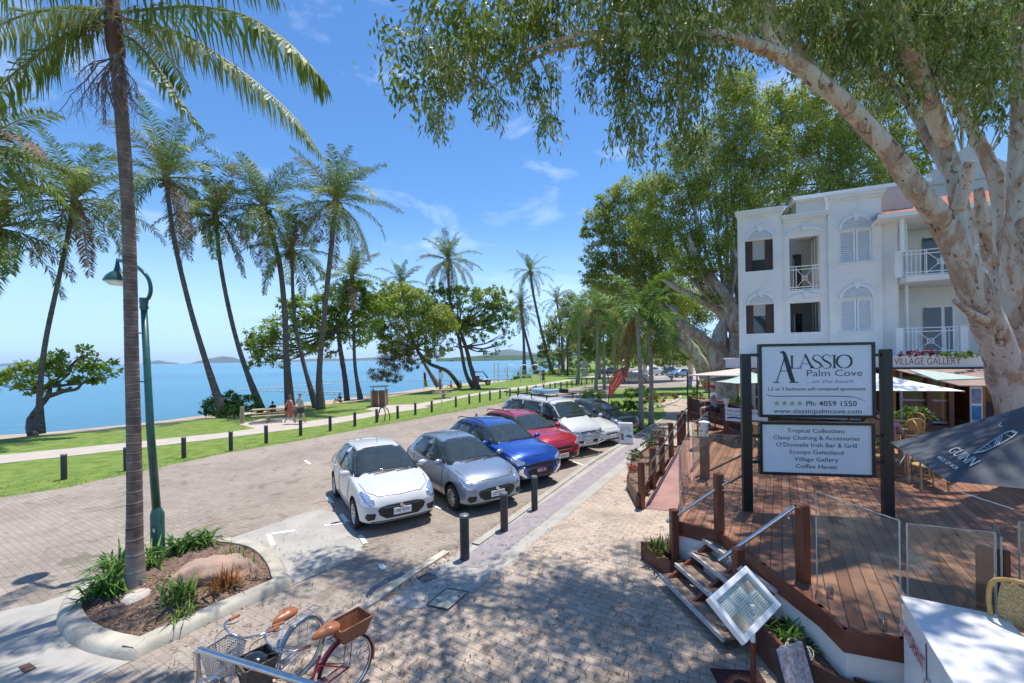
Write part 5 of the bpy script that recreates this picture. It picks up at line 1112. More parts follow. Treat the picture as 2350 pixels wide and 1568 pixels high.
# dark knots and peeling bark flaps on the trunk
rg=random.Random(9); dk=MB(); pk=MB()
tr_=[o_ for o_ in pt.children if o_.name.startswith(('trunk','limb'))]
for o_ in tr_:
    me_=o_.data; po=parent_off(pt); F_=[p_ for p_ in me_.polygons if len(p_.vertices)==4]
    for q in range(int(len(F_)/14)):
        p_=rg.choice(F_); c_=p_.center+po; nv_=p_.normal.copy(); tv=(me_.vertices[p_.vertices[3]].co-me_.vertices[p_.vertices[0]].co)
        if tv.length<1e-4: continue
        tv.normalize(); sv=nv_.cross(tv); s_=min(.045,math.sqrt(p_.area)*rg.uniform(.4,1.1)); l_=s_*rg.uniform(1.5,4); cu=rg.uniform(.15,.6)*s_
        b_=pk if rg.random()<.45 else dk; b0=c_-nv_*.004; w0=sv*s_*.5
        b_.add([b0-w0,b0+w0*rg.uniform(.5,1.1),b0+w0*.7-tv*l_*.55+nv_*cu*.35,b0-w0*.8-tv*l_*.5+nv_*cu*.3,b0+w0*.35-tv*l_+nv_*cu,b0-w0*.45-tv*l_*.9+nv_*cu*.9],[(0,1,2,3),(3,2,4,5)])
dk.build('peeling_bark',mat('dark_peel',(.16,.10,.075),.9,var=.4,scale=20),pt); pk.build('peeling_bark',mat('pale_peel',(.56,.47,.40),.9,c2=(.42,.28,.19),scale=12),pt)
for o_ in pt.children:
    if o_.name.startswith('peeling'): o_['kind']='stuff'
# ---- paperbarks behind ----
def back_tree(label,base,trunk,rads,ells,Y,seed,mats=('back','back2'),cov=3.4,lk=.0072,asp=.42,mixp=.45,extra=(),hang=.5,nm='paperbark_tree'):
    return broad_tree(nm,label,'tree',base,trunk,rads,ells,mats,Y,cov=cov,lk=lk,asp=asp,seed=seed,group='big paperbarks lining the street',bark=M_bark,extra=extra,hang=hang,mixp=mixp,clump=.20)
b=at(1668,905,26); b.z=0
back_tree('twisted paperbark with pale limbs left of the white building',tuple(b),[(1665,840),(1650,780),(1670,720)],[.8,.55,.45,.25],
 [(1640,330,70,70,26),(1690,250,60,60,26),(1650,430,90,70,26),(1730,340,80,80,26),(1560,350,50,50,27),(1560,440,80,60,27),(1640,540,70,60,26),(1560,540,70,60,27),(1700,480,50,60,25),(1610,630,50,40,27,.8),(1665,600,26,60,25,.7),(1660,190,30,40,26),(1705,190,44,44,26),(1500,430,50,50,28),(1490,520,60,50,28),(1600,610,44,34,25.2),(1560,600,40,30,25.2),(1640,680,30,30,25.6,.6)],26,51,
 extra=[([(1690,760,25.5),(1672,690,25.5),(1640,650,25.5),(1605,605,26),(1580,540,26)],[.45,.4,.33,.25,.12]),([(1672,740,26),(1650,713,26),(1610,690,26),(1560,665,26),(1520,640,26)],[.35,.3,.25,.18,.1]),([(1650,850,25),(1636,804,25),(1601,769,25),(1565,745,25),(1540,700,25.4)],[.5,.4,.35,.25,.12]),([(1690,860,25.5),(1690,780,25.5),(1700,700,26),(1690,600,26)],[.5,.45,.35,.2])])
b=at(1640,893,40); b.z=0
back_tree('far paperbark at the head of the street canopy, left edge against the sky',tuple(b),[(1600,820),(1560,760)],[.8,.6,.35],
 [(1375,500,38,44,40),(1350,535,20,26,40),(1395,455,34,30,40),(1440,440,44,40,40),(1420,520,60,50,40),(1380,580,50,40,40),(1450,590,60,50,40),(1490,560,60,60,40),(1400,640,60,40,40),(1350,620,26,40,40,.8),(1500,650,60,50,40),(1470,490,50,40,40),(1530,610,50,50,40),(1560,690,50,50,40),(1460,700,50,40,40,.8)],40,52,extra=[([(1600,820,40),(1540,780,40),(1480,740,40),(1430,680,40)],[.5,.4,.3,.15])])
b=at(1900,930,26); b.z=0
back_tree('tall sunlit paperbark rising behind the white building',tuple(b),[(1900,700),(1910,500),(1905,420)],[.7,.45,.3,.18],
 [(1770,250,60,60,27),(1830,300,80,70,27),(1900,340,80,70,27),(1780,400,80,60,26),(1870,430,90,50,26),(1970,400,80,60,26),(1960,310,60,60,27),(2040,310,50,60,27),(2060,400,50,50,27),(2110,370,34,44,27),(1960,470,60,24,25),(1750,470,50,40,25),(1850,230,50,50,28),(1920,240,60,50,28),(2030,220,60,60,28),(2120,300,30,40,27,.7),(1820,470,70,30,25)],26,53,mats=('back','back2'),mixp=.3)
b=at(2150,930,30); b.z=0
back_tree('paperbark canopy glimpsed behind the pale limbs at upper right',tuple(b),[(2160,700),(2180,500)],[.7,.4,.25],
 [(2200,120,80,80,24),(2120,120,60,60,24),(2280,120,70,80,24),(2240,230,50,50,24,.7),(2300,40,60,60,24),(2150,30,80,60,24),(2050,60,80,60,24),(1960,140,60,60,26),(1880,130,60,50,26),(2340,200,30,60,24,.6)],30,54,mats=('back','back2'))

# continuous far canopy closing the street
for k,(lab,base,els,Y) in enumerate([
 ('far rounded street tree left of the twin palms',(1375,868),[(1350,700,40,40,70),(1380,660,40,40,70),(1400,720,50,40,70),(1345,760,36,30,70),(1375,800,40,22,70),(1420,780,40,30,70),(1330,800,26,20,72)],70),
 ('far rounded street tree directly behind the twin palms',(1480,862),[(1450,650,50,50,58),(1490,700,56,44,58),(1440,740,50,36,58),(1500,760,50,36,58),(1460,800,46,24,58),(1520,800,40,26,58),(1420,690,40,40,58)],58),
 ('far rounded street tree above the pink cafe awning',(1585,866),[(1540,660,56,50,46),(1570,720,56,50,46),(1540,770,50,34,46),(1600,780,46,34,46),(1620,700,50,50,46),(1570,820,40,18,46,.7),(1630,820,36,20,46)],46),
 ('distant low canopy over the end of the road',(1300,856),[(1270,760,30,30,120),(1300,790,30,22,120),(1250,800,20,16,120),(1330,780,34,30,120),(1290,820,30,12,120),(1360,810,36,18,115),(1320,740,30,26,120)],120),
 ('distant low canopy right of the road end',(1430,852),[(1400,800,50,22,110),(1470,800,50,24,110),(1540,800,50,24,105),(1600,800,50,26,100),(1660,800,50,26,100),(1440,825,50,12,110),(1530,828,50,10,110),(1640,825,60,12,100)],105)]):
    b=P(*base); broad_tree('street_tree',lab,'tree',(b.x,b.y,0),[(base[0],base[1]-50),(base[0]+4,base[1]-110)],[.35,.26,.2],els,('back','back2'),Y,cov=3.0,lk=.0060,asp=.45,seed=120+k,group='big paperbarks lining the street',bark=M_bark,hang=.5,mixp=.45,clump=.24)

for k,(x0,y0,Y,n) in enumerate(((1235,838,135,6),(1380,834,128,8),(1560,832,122,8))):
    els=[(x0+i*22,y0-4+3*math.sin(i*2.3+k),17,13,Y+4*math.cos(i)) for i in range(n)]
    V=ell_leaves(els,None,4,.0045,.5,.1,seed=140+k); o=quads('far_undergrowth',V,[ML['back2'],ML['almond2']],idx=(RNG.random(len(V))<.5).astype(int)); tag(o,['dark undergrowth mass at the far bend of the shore','dark undergrowth mass behind the distant car park','dark undergrowth mass beyond the cafe awning'][k],'undergrowth',kind='stuff')
# ---------- white apartment building ----------
BA=Vector((10.5,19.3,0)); BR=-R(23.5); U=Vector((math.cos(BR),math.sin(BR),0)); NB=Vector((math.sin(BR),-math.cos(BR),0)) # NB points to the viewer's side
def tpx(px,y=0.0):
    """distance along the facade plane (offset y behind it) seen at pixel column px"""
    k=(px-CX)/F; o=BA-NB*y
    return (k*o.y-o.x)/(U.x-k*U.y)
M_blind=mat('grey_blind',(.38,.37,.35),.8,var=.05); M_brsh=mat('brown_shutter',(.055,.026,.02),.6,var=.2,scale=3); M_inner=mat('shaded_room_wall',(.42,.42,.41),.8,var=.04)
M_tile=brickmat('terracotta_tiles',(.48,.17,.09),(.38,.12,.06),(.12,.04,.03),.25,.3,0,stain=(.7,1.1),sscale=2)
M_peach=mat('peach_render',(.62,.42,.33),.85,var=.05); M_cream=mat('louvre_white',(.74,.745,.75),.5,var=.03)
bld=thing('apartment_building','white rendered three storey apartment building with arched shutters and a balcony wing','building',BA,BR)
def holed(mb,x0,x1,z0,z1,holes,y0,y1):
    xs=sorted({x0,x1,*[h[0] for h in holes],*[h[1] for h in holes]}); zs=sorted({z0,z1,*[h[2] for h in holes],*[h[3] for h in holes]})
    for a,b in zip(xs,xs[1:]):
        for c,d in zip(zs,zs[1:]):
            mx_,mz=(a+b)/2,(c+d)/2
            if any(h[0]<mx_<h[1] and h[2]<mz<h[3] for h in holes): continue
            mb.box(((a+b)/2,(y0+y1)/2,(c+d)/2),(b-a,abs(y1-y0),d-c))
t0,t1,t2,t3=0,tpx(1797),tpx(1903),tpx(2025)
w1=(tpx(1713),tpx(1777)); w2=(tpx(1815),tpx(1885)); w3=(tpx(1927),tpx(2003))
mb=MB()
H1=[(w1[0],w1[1],7.31,8.70),(w1[0],w1[1],4.48,5.79)]; H2=[(w2[0],w2[1],6.33,8.68),(w2[0],w2[1],4.48,5.78)]; H3=[(w3[0],w3[1],7.33,8.69),(w3[0],w3[1],4.45,5.80)]
holed(mb,t0,t1,0,10.0,H1,-.12,.13); holed(mb,t1,t2,0,9.60,H2,0,.25); holed(mb,t2,t3,0,10.2,H3,-.12,.13)
mb.add([(0,.13,0),(2.4,8.5,0),(2.6,8.4,0),(.24,.13,0),(0,.13,9.4),(2.4,8.5,9.4),(2.6,8.4,9.4),(.24,.13,9.4)],[(0,1,5,4),(1,2,6,5),(2,3,7,6),(3,0,4,7),(4,5,6,7)]); mb.box((t3-.12,2.2,4.7),(.24,4.1,9.4)); mb.box(((t0+t3)/2+1.3,4.3,9.2),(t3-t0-2.9,8.2,.2))
mb.box(((t0+t3)/2+1.3,8.6,4.6),(t3-t0-2.6,.2,9.2)); mb.box((t1,2,6),(.12,3.6,7)); mb.box((t2,2,6),(.12,3.6,7))
for z in (3.3,6.2): mb.box(((t0+t3)/2+1.3,4.3,z),(t3-t0-2.9,8.2,.2)); mb.box(((t0+t3)/2,1.3,z),(t3-t0-.9,2.2,.19))
mb.build('wall',M_render,bld,local=True)
def cornice(x0,x1,z,yf):
    mb=MB()
    for k,(o,h,zz) in enumerate(((.05,.07,-.30),(.09,.06,-.235),(.15,.10,-.155),(.19,.10,-.055))):
        mb.box(((x0+x1)/2,yf-o/2+.0,z+zz),(x1-x0+2*o*(0.6),o+.02,h-.004))
    return mb.build('cornice',M_render,bld,local=True)
cornice(t0,t1,10.06,-.12); cornice(t1+.1,t2-.1,9.66,0); cornice(t2,t3,10.26,-.12)
def louvres(mb,x0,x1,z0,z1,y,step=.075):
    n=int((z1-z0)/step)
    for i in range(n): mb.box(((x0+x1)/2,y,z0+(i+.5)*(z1-z0)/n),(x1-x0,.012,step*.95),M=Matrix.Rotation(R(-28),3,'X'))
def arch(x0,x1,zb,hgt,y,louv=True):
    cx=(x0+x1)/2; a=(x1-x0)/2; mb=MB(); N_=18
    def pt(th,ra,rb): return Vector((cx-ra*math.cos(th),0,zb+rb*math.sin(th)))
    for i in range(N_):
        A=[pt(PI*j/N_,a+q*.10-.02,hgt+q*.10-.02) for j in (i,i+1) for q in (0,1)]
        vs=[Vector((p.x,yy,p.z)) for p in A for yy in (y,y-.07)]
        mb.add(vs,[(0,1,5,4),(2,6,7,3),(1,3,7,5),(0,4,6,2),(0,2,3,1),(4,5,7,6)])
    # keystone
    mb.prism([(cx-.05,zb+hgt-.12),(cx+.05,zb+hgt-.12),(cx+.13,zb+hgt+.15),(cx-.13,zb+hgt+.15)],-.10,.0,M=Matrix(((1,0,0),(0,0,1),(0,1,0))),o=(0,y,0))
    f=mb.build('arch_moulding',M_cream,bld,local=True)
    if louv:
        mb=MB(); n=6
        for i in range(n):
            z=zb+hgt*(i+.5)/n; hw=a*math.sqrt(max(.02,1-((z-zb)/hgt)**2))-.03
            mb.box((cx,y-.025,z),(2*hw,.012,hgt/n*.95),M=Matrix.Rotation(R(-28),3,'X'))
        mb.build('fan_louvres',M_cream,bld,local=True)
arch(w1[0]+.1,w1[1]-.02,8.74,.42,-.12); arch(w1[0]+.1,w1[1]-.02,5.83,.42,-.12); arch(w3[0]+.06,w3[1]-.02,8.73,.50,-.12); arch(w3[0]+.06,w3[1]-.02,5.84,.50,-.12)
arch(w2[0]-.05,w2[1]+.08,8.78,.20,0,False); arch(w2[0]-.05,w2[1]+.08,5.88,.20,0,False)
for z0,z1,q in ((7.31,8.70,.38),(4.48,5.79,.62)):
    x0,x1=w1; wd=x1-x0
    f=MB(); f.box((x0+wd*.14,0,(z0+z1)/2),(wd*.26,.05,z1-z0-.02)); f.box((x1-wd*.14,0,(z0+z1)/2),(wd*.26,.05,z1-z0-.02))
    wn=f.build('window',M_brsh,bld,local=True)
    g=MB(); g.box((x0+wd*.5,.05,(z0+z1)/2),(wd*.46,.02,z1-z0)); gg=g.build('pane',M_glassd,wn,local=True)
    g=MB(); zb=z0+(z1-z0)*q; g.box((x0+wd*.5,.03,(zb+z1)/2),(wd*.44,.015,z1-zb)); g.build('blind',M_blind,wn,local=True)
for z0,z1 in ((7.33,8.69),(4.45,5.80)):
    x0,x1=w3; wd=x1-x0; xm=x0+wd*.52; f=MB()
    for a,b in ((x0,xm-.01),(xm+.01,x1)):
        for xx in (a+.035,b-.035): f.box((xx,-.05,(z0+z1)/2),(.07,.05,z1-z0))
        for zz in (z0+.03,z1-.03): f.box(((a+b)/2,-.05,zz),(b-a-.14,.05,.06))
    wn=f.build('window_shutter',M_cream,bld,local=True)
    l=MB(); 
    for a,b in ((x0,xm-.01),(xm+.01,x1)): louvres(l,a+.07,b-.07,z0+.06,z1-.06,-.05,.085)
    l.build('louvres',M_cream,wn,local=True)
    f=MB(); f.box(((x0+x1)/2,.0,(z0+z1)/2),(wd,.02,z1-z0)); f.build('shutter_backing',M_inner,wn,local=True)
    f=MB(); f.box(((x0+x1)/2,-.16,z0-.03),(wd+.12,.08,.05)); f.build('sill',M_cream,bld,local=True)
# loggia behind the middle openings
mb=MB(); x0,x1=w2
for z0,z1 in ((6.3,9.2),(3.4,6.1)):
    mb.box(((x0+x1)/2,2.6,(z0+z1)/2),(x1-x0+.5,.08,z1-z0)); mb.box((x1+.25,1.4,(z0+z1)/2),(.08,2.4,z1-z0)); mb.box((x0-.25,1.4,(z0+z1)/2),(.08,2.4,z1-z0))
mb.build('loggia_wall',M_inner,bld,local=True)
mb=MB()
for z0,z1 in ((6.35,8.4),(3.45,5.5)): mb.box((x1-.35,2.53,(z0+z1)/2),(.35,.05,z1-z0))
mb.build('dark_doorway',M_glassd,bld,local=True)
mb=MB(); 
for z0,z1 in ((6.35,8.9),(3.45,6.0)):
    for q in range(4): mb.box((x1+.17,.6+q*.5,(z0+z1)/2),(.05,.05,z1-z0))
mb.build('sliding_door_frames',M_whitep,bld,local=True)
def railing(x0,x1,z0,z1,y,parent=bld,star=True):
    mb=MB(); h=z1-z0; r=.018
    for z in (z0+.04,z0+.14,z1-.14,z1): mb.bar((x0,y,z),(x1,y,z),.028 if z!=z1 else .045,.03)
    xm=(x0+x1)/2; hw=min(h*.42,(x1-x0)*.28)
    for x in np.linspace(x0,x1,int((x1-x0)/.13)+1):
        if abs(x-xm)>hw*1.0: mb.bar((x,y,z0+.04),(x,y,z1),.018)
    zc=(z0+z1)/2
    for s in (-1,1):
        mb.bar((xm+s*hw,y,z0+.04),(xm+s*hw,y,z1),.025)
        mb.bar((xm-hw,y,zc-s*h*.40),(xm+hw,y,zc+s*h*.40),.018)
    q=.09
    for a,b in (((-q,-q),(q,-q)),((q,-q),(q,q)),((q,q),(-q,q)),((-q,q),(-q,-q))): mb.bar((xm+a[0],y,zc+a[1]),(xm+b[0],y,zc+b[1]),.02)
    return mb.build('railing',M_whitep,parent,local=True)
railing(w2[0],w2[1],6.33,7.38,.02)
# balcony wing
ta,tb_,tc_=tpx(2060),tpx(2075),tpx(2205,-.5)
mb=MB(); mb.box(((t3+ta)/2+.02,.15,5.4),(ta-t3,.3,10.8-3.8)); mb.box((ta+3.0,1.9,6.0),(6.0,.15,6.2)); mb.box((ta+.02,1.0,6.0),(.12,1.9,6.0))
mb.box((ta+3.2,.65,6.42),(6.2,2.4,.22)); mb.box((ta+3.2,.65,3.32),(6.2,2.4,.22))
mb.build('balcony_wing_wall',M_render,bld,local=True)
ye=-.5
for z0,z1,x1e in ((6.53,7.52,tc_+.6),(3.45,4.48,tpx(2200,-.5))):
    xa=tpx(2075,-.5); railing(xa,x1e,z0,z1,ye); MB().box((xa-.16,ye,(z0+z1)/2),(.22,.16,z1-z0+.05)).build('balustrade_pier',M_render,bld,local=True)
    if z0<5: MB().box((x1e+.14,ye,(z0+z1)/2),(.22,.16,z1-z0+.05)).build('balustrade_pier',M_render,bld,local=True)
f=MB(); f.box((tpx(2074,-.5),ye,8.25),(.12,.12,1.5)); f.tube([(tpx(2093,0),.4,3.45),(tpx(2093,0),.4,9)],.06,8); f.build('balcony_post',M_whitep,bld,local=True)
for z0,z1 in ((6.53,8.5),(3.45,5.5)):
    xa,xb=tpx(2128,1.7),tpx(2195,1.7); f=MB(); f.box(((xa+xb)/2,1.80,(z0+z1)/2),(xb-xa,.06,z1-z0)); d=f.build('sliding_door',M_whitep,bld,local=True)
    g=MB(); g.box(((xa+xb)/2-.25,1.765,(z0+z1)/2),((xb-xa)*.6,.02,z1-z0-.14)); g.box((xb-.2,1.765,(z0+z1)/2),((xb-xa)*.26,.02,z1-z0-.14)); g.build('pane',M_glassd,d,local=True)
# tiled roof and eave
mb=MB(); xa,xb=tpx(2018,-.8),ta+7
mb.add([(xa,-.8,8.98),(xb,-.8,8.98),(xb,3.4,10.6),(xa+1.2,3.4,10.6),(xa,-.8,8.92),(xb,-.8,8.92),(xb,3.4,10.5),(xa+1.2,3.4,10.5)],[(0,1,2,3),(4,5,6,7),(0,1,5,4),(0,3,7,4)])
mb.build('roof',M_tile,bld,local=True)
mb=MB(); mb.box(((xa+xb)/2,-.86,8.92),(xb-xa,.10,.16)); mb.box(((xa+xb)/2,.4,8.84),(xb-xa,2.4,.04)); mb.build('eave',M_whitep,bld,local=True)
mb=MB(); mb.box((t3+.6,1.9,9.9),(1.2,3.0,.9)); mb.build('parapet_block',mat('pinkish_render',(.55,.44,.40),.85,var=.05),bld,local=True)
M_gr=mat('grey_render',(.50,.50,.47),.85,var=.05)
b2=thing('rear_building','pale gabled rooftop building showing between the trunks above the tiled roof','building',(18,26,0),BR)
mb=MB(); mb.box((2.0,0,6.0),(5.5,6,12.2)); mb.prism([(4.2,12.0),(8.6,12.0),(6.4,13.7)],-3,3,M=Matrix(((1,0,0),(0,0,1),(0,1,0)))); mb.box((6.6,0,5.9),(5,5.8,12.2)); mb.build('wall',M_gr,b2,local=True)
mb=MB(); mb.box((2,-.1,12.2),(5.9,6.4,.2)); mb.build('roof_slab',M_whitep,b2,local=True)
b3=thing('side_building','peach rendered wing beyond the big trunk at the right edge','building',BA+U*(ta+6.3)+NB*.6,BR)
mb=MB(); mb.box((4,2.2,4.2),(8,5,8.4)); mb.build('wall',M_peach,b3,local=True)
mb=MB(); mb.box((1.2,-.33,5.6),(1.0,.05,1.4)); mb.box((3.6,-.33,5.6),(1.0,.05,1.4)); w_=mb.build('window',M_whitep,b3,local=True)
mb=MB(); mb.box((1.2,-.365,5.6),(.86,.02,1.26)); mb.box((3.6,-.365,5.6),(.86,.02,1.26)); mb.build('pane',M_glassd,w_,local=True)
# ---------- shop front under the apartments ----------
YF=-2.7
shop=thing('shop_front','row of glazed shops under a white sign fascia below the apartments','shop front',BA,BR)
xa,xb=tpx(1665,YF),tpx(2300,YF)
mb=MB(); mb.box(((xa+xb)/2,YF+.06,3.20),(xb-xa,.12,.40)); mb.box(((xa+xb)/2,YF+1.4,3.36),(xb-xa-.1,2.66,.06)); mb.build('fascia',M_render,shop,local=True)
mb=MB(); mb.box(((xa+xb)/2,YF+.03,2.985),(xb-xa,.2,.04)); mb.build('fascia_trim',M_trim,shop,local=True)
M_sgn=mat('sign_lettering_dark',(.03,.032,.045),.5,var=.05)
xl=tpx(2052,YF); xr=tpx(2205,YF)
tx=textmesh('VILLAGE GALLERY',M_sgn,None,(xl,YF-.001,3.10),(1,0,0),(0,0,1),w=xr-xl,h=.225,align='L',name='fascia_lettering',off=.004,bold=-.008); tx.parent=shop
M_cof=mat('warm_interior',(.55,.26,.06),.8,c2=(.35,.15,.04),scale=1.2)
M_frame=mat('door_frame_grey',(.45,.46,.48),.5)
ys=-1.6
mb=MB(); xc=(tpx(1732,ys)+11)/2; xw=11-tpx(1732,ys); mb.box((xc,1.6,2.0),(xw,.1,2.6)); mb.box((xc,.1,3.2),(xw,3.2,.08)); 
for x in (tpx(2050,ys),tpx(2165,ys),tpx(2255,ys)): mb.box((x,.0,2.1),(.12,3.2,2.4))
mb.build('interior_wall',M_cof,shop,local=True)
panes=[(1730,1800),(1804,1870),(1874,1930),(1934,2000),(2066,2128),(2132,2178)]
for a,b in panes:
    x0,x1=tpx(a,ys),tpx(b,ys); f=MB()
    for x in (x0,x1): f.box((x,ys,2.0),(.07,.09,2.2))
    for z in (.95,1.75,3.0): f.box(((x0+x1)/2,ys,z),(x1-x0-.07,.08,.06))
    w_=f.build('shop_window',M_frame,shop,local=True)
    g=MB(); g.box(((x0+x1)/2,ys,2.0),(x1-x0-.07,.012,2.1)); g.build('pane',M_glassd if a<1950 else M_glass,w_,local=True)
for px in (2130,2180,2240): MB().box((tpx(px,ys-.1),ys-.1,1.95),(.14,.14,2.2)).build('timber_column',M_timber,shop,local=True)
# goods inside the gallery
mb=MB(); rg=random.Random(4)
M_pic=mat('painting',(.30,.16,.08),.6,c2=(.06,.05,.07),scale=7)
for q in range(7): mb.box((tpx(2180,1.2)+rg.uniform(-2.2,1.4),1.5,rg.uniform(1.5,2.7)),(rg.uniform(.3,.6),.05,rg.uniform(.3,.6)))
mb.build('framed_pictures',M_pic,shop,local=True)
mb=MB(); 
for q in range(4): mb.box((tpx(2100,.0)+q*1.0,.2,1.2),(.5,.4,.7))
mb.build('display_shelf',M_brsh,shop,local=True)
# poster board
pb_=thing('poster_board','white framed board with three blue seascape prints beside the gallery door','poster board',BA,BR)
x0,x1=tpx(2224,ys-.2),tpx(2252,ys-.2)
MB().box(((x0+x1)/2,ys-.2,1.9),(x1-x0,.06,2.0)).build('board',M_whitep,pb_,local=True)
for i,(c_,c2) in enumerate((((.02,.30,.35),(.01,.10,.16)),((.25,.32,.42),(.10,.14,.22)),((.03,.30,.62),(.02,.14,.30)))):
    MB().box(((x0+x1)/2,ys-.235,2.55-i*.6),((x1-x0)*.78,.012,.52)).build('print',mat('seascape%d'%i,c_,.4,c2=c2,scale=4),pb_,local=True)
# plants on the ledge above the fascia
def plant(name,label,cat,pts,n,Lf,Wf,mats,seed=0,up=.9,group=None,spread=.2,stuff=False,droop=.5,idxp=.5):
    """rosettes of blades at world points"""
    rg=np.random.default_rng(seed); Q=[]
    for p in pts:
        a=rg.uniform(0,2*PI,n); el=rg.uniform(.25,1.35,n)*up; L_=Lf*rg.uniform(.6,1.15,n)
        d=np.stack([np.cos(a)*np.cos(el),np.sin(a)*np.cos(el),np.sin(el)],1); sd=nrm(np.stack([-np.sin(a),np.cos(a),np.zeros(n)],1))
        b=np.array(tuple(p))+rg.normal(size=(n,3))*np.array([spread,spread,.0])*.4
        m_=b+d*L_[:,None]*.5; t_=m_+nrm(d-UP*droop)*L_[:,None]*.5; w_=sd*Wf*.5
        Q.append(np.stack([b-w_*.6,b+w_*.6,m_+w_,m_-w_],1)); Q.append(np.stack([m_-w_,m_+w_,t_+w_*.08,t_-w_*.08],1))
    Q=np.concatenate(Q); o=quads(name,Q,[ML[m_] for m_ in mats],idx=(rg.random(len(Q))<idxp).astype(int)); tag(o,label,cat,group)
    if stuff: o['kind']='stuff'
    return o
def shrub(name,label,cat,ells,mats,cov=2.6,lk=.0055,asp=.5,seed=0,Lmin=.05,group=None,mixp=.4,hang=.0,clump=.25):
    V=ell_leaves(ells,None,cov,lk,asp,hang,clump=clump,seed=seed,Lmin=Lmin)
    o=quads(name,V,[ML[m_] for m_ in mats],idx=(np.random.default_rng(seed).random(len(V))<mixp).astype(int)); return tag(o,label,cat,group)
shrub('ledge_plant','dark purple leafed plants on the ledge above the gallery lettering','plant',[(2080+i*22,812,16,8,14.2) for i in range(4)],('purple','redl'),seed=61,lk=.006,cov=3)
shrub('ledge_plant','green leafed plants on the fascia ledge right beside the big trunk','plant',[(2165+i*18,813,14,7,14) for i in range(5)],('shrub','hedge'),seed=62,lk=.006,cov=3)
# awnings
M_awn=mat('brown_awning',(.30,.20,.16),.8,var=.12,scale=2); M_pkaw=mat('pale_pink_canvas',(.60,.47,.42),.8,var=.05); M_sage=mat('sage_canvas',(.38,.47,.42),.8,var=.08); M_wcan=mat('white_canvas',(.80,.81,.84),.75,var=.03)
def slab(name,lab,cat,pts,m,th=.03):
    mb=MB(); n=len(pts); pts=[Vector(p) for p in pts]; mb.add(pts+[p-Vector((0,0,th)) for p in pts],[tuple(range(n)),tuple(range(2*n-1,n-1,-1))]+[(i,(i+1)%n,n+(i+1)%n,n+i) for i in range(n)])
    o=mb.build(name,m); return tag(o,lab,cat)
def BL(t,y,z): return BA+U*t-NB*y+Vector((0,0,z))
xa,xb=tpx(2048,YF),tpx(2300,YF)
slab('awning','brown striped awning sloping out below the gallery fascia','awning',[BL(xa,YF-.02,2.95),BL(xb,YF-.02,2.95),BL(xb-.2,YF-2.0,2.50),BL(xa+.9,YF-2.0,2.50)],M_awn)
slab('awning','pale pink canvas awning at the left end of the cafe','awning',[at(1692,846,15.8),at(1722,845,14.8),at(1716,862,13.2),at(1578,861,13.6)],M_pkaw)
slab('awning','sage green canvas awning panel hanging between gallery fascia and white umbrella','awning',[at(2085,848,12.6),at(2130,850,12.0),at(2262,868,11.2),at(2150,872,11.0)],M_sage)
def umbrella(name,label,c,half,ze,za,m,rz=0,pole=True,base_z=.85,sag=.0):
    t=thing(name,label,'umbrella',(c[0],c[1],base_z),rz); mb=MB(); Rm=Matrix.Rotation(rz,3,'Z')
    hx_,hy_=half if isinstance(half,tuple) else (half,half)
    cs=[Rm@Vector((sx*hx_,sy*hy_,0))+Vector((c[0],c[1],ze)) for sx,sy in ((-1,-1),(1,-1),(1,1),(-1,1))]; ap=Vector((c[0],c[1],za)); mb=MB(); K_=8
    for i in range(4):
        a,b=cs[i],cs[(i+1)%4]; g=[]
        for u in range(K_+1):
            row=[]
            for v in range(K_+1):
                e=a.lerp(b,v/K_); e=e-Vector((0,0,sag*math.sin(PI*v/K_)*-1)); p=e.lerp(ap,u/K_); p=p-Vector((0,0,.03*math.sin(PI*u/K_)*(1+math.sin(PI*v/K_)))); row.append(p)
            g.append(row)
        for u in range(K_):
            for v in range(K_): mb.add([g[u][v],g[u][v+1],g[u+1][v+1],g[u+1][v]],[(0,1,2,3)])
    t.rotation_euler=(0,0,0)
    o=mb.build('canopy',m,t,smooth=True)
    mb=MB()
    for c_ in cs: mb.bar(ap-Vector((0,0,.22)),c_-Vector((0,0,.03)),.02)
    mb.build('ribs',M_timber,t)
    if pole: MB().tube([(c[0],c[1],base_z),(c[0],c[1],za+.05)],.028,8).build('pole',M_timber,t)
    return t,cs,ap
umbrella('market_umbrella','white square market umbrella behind the big sign, right corner showing',(8.75,10.9),1.5,2.68,3.2,M_wcan,R(-15))
umbrella('market_umbrella','pale sage cafe umbrella to the left of the big sign',(7.5,13.4),1.0,2.70,3.02,M_sage,R(5))
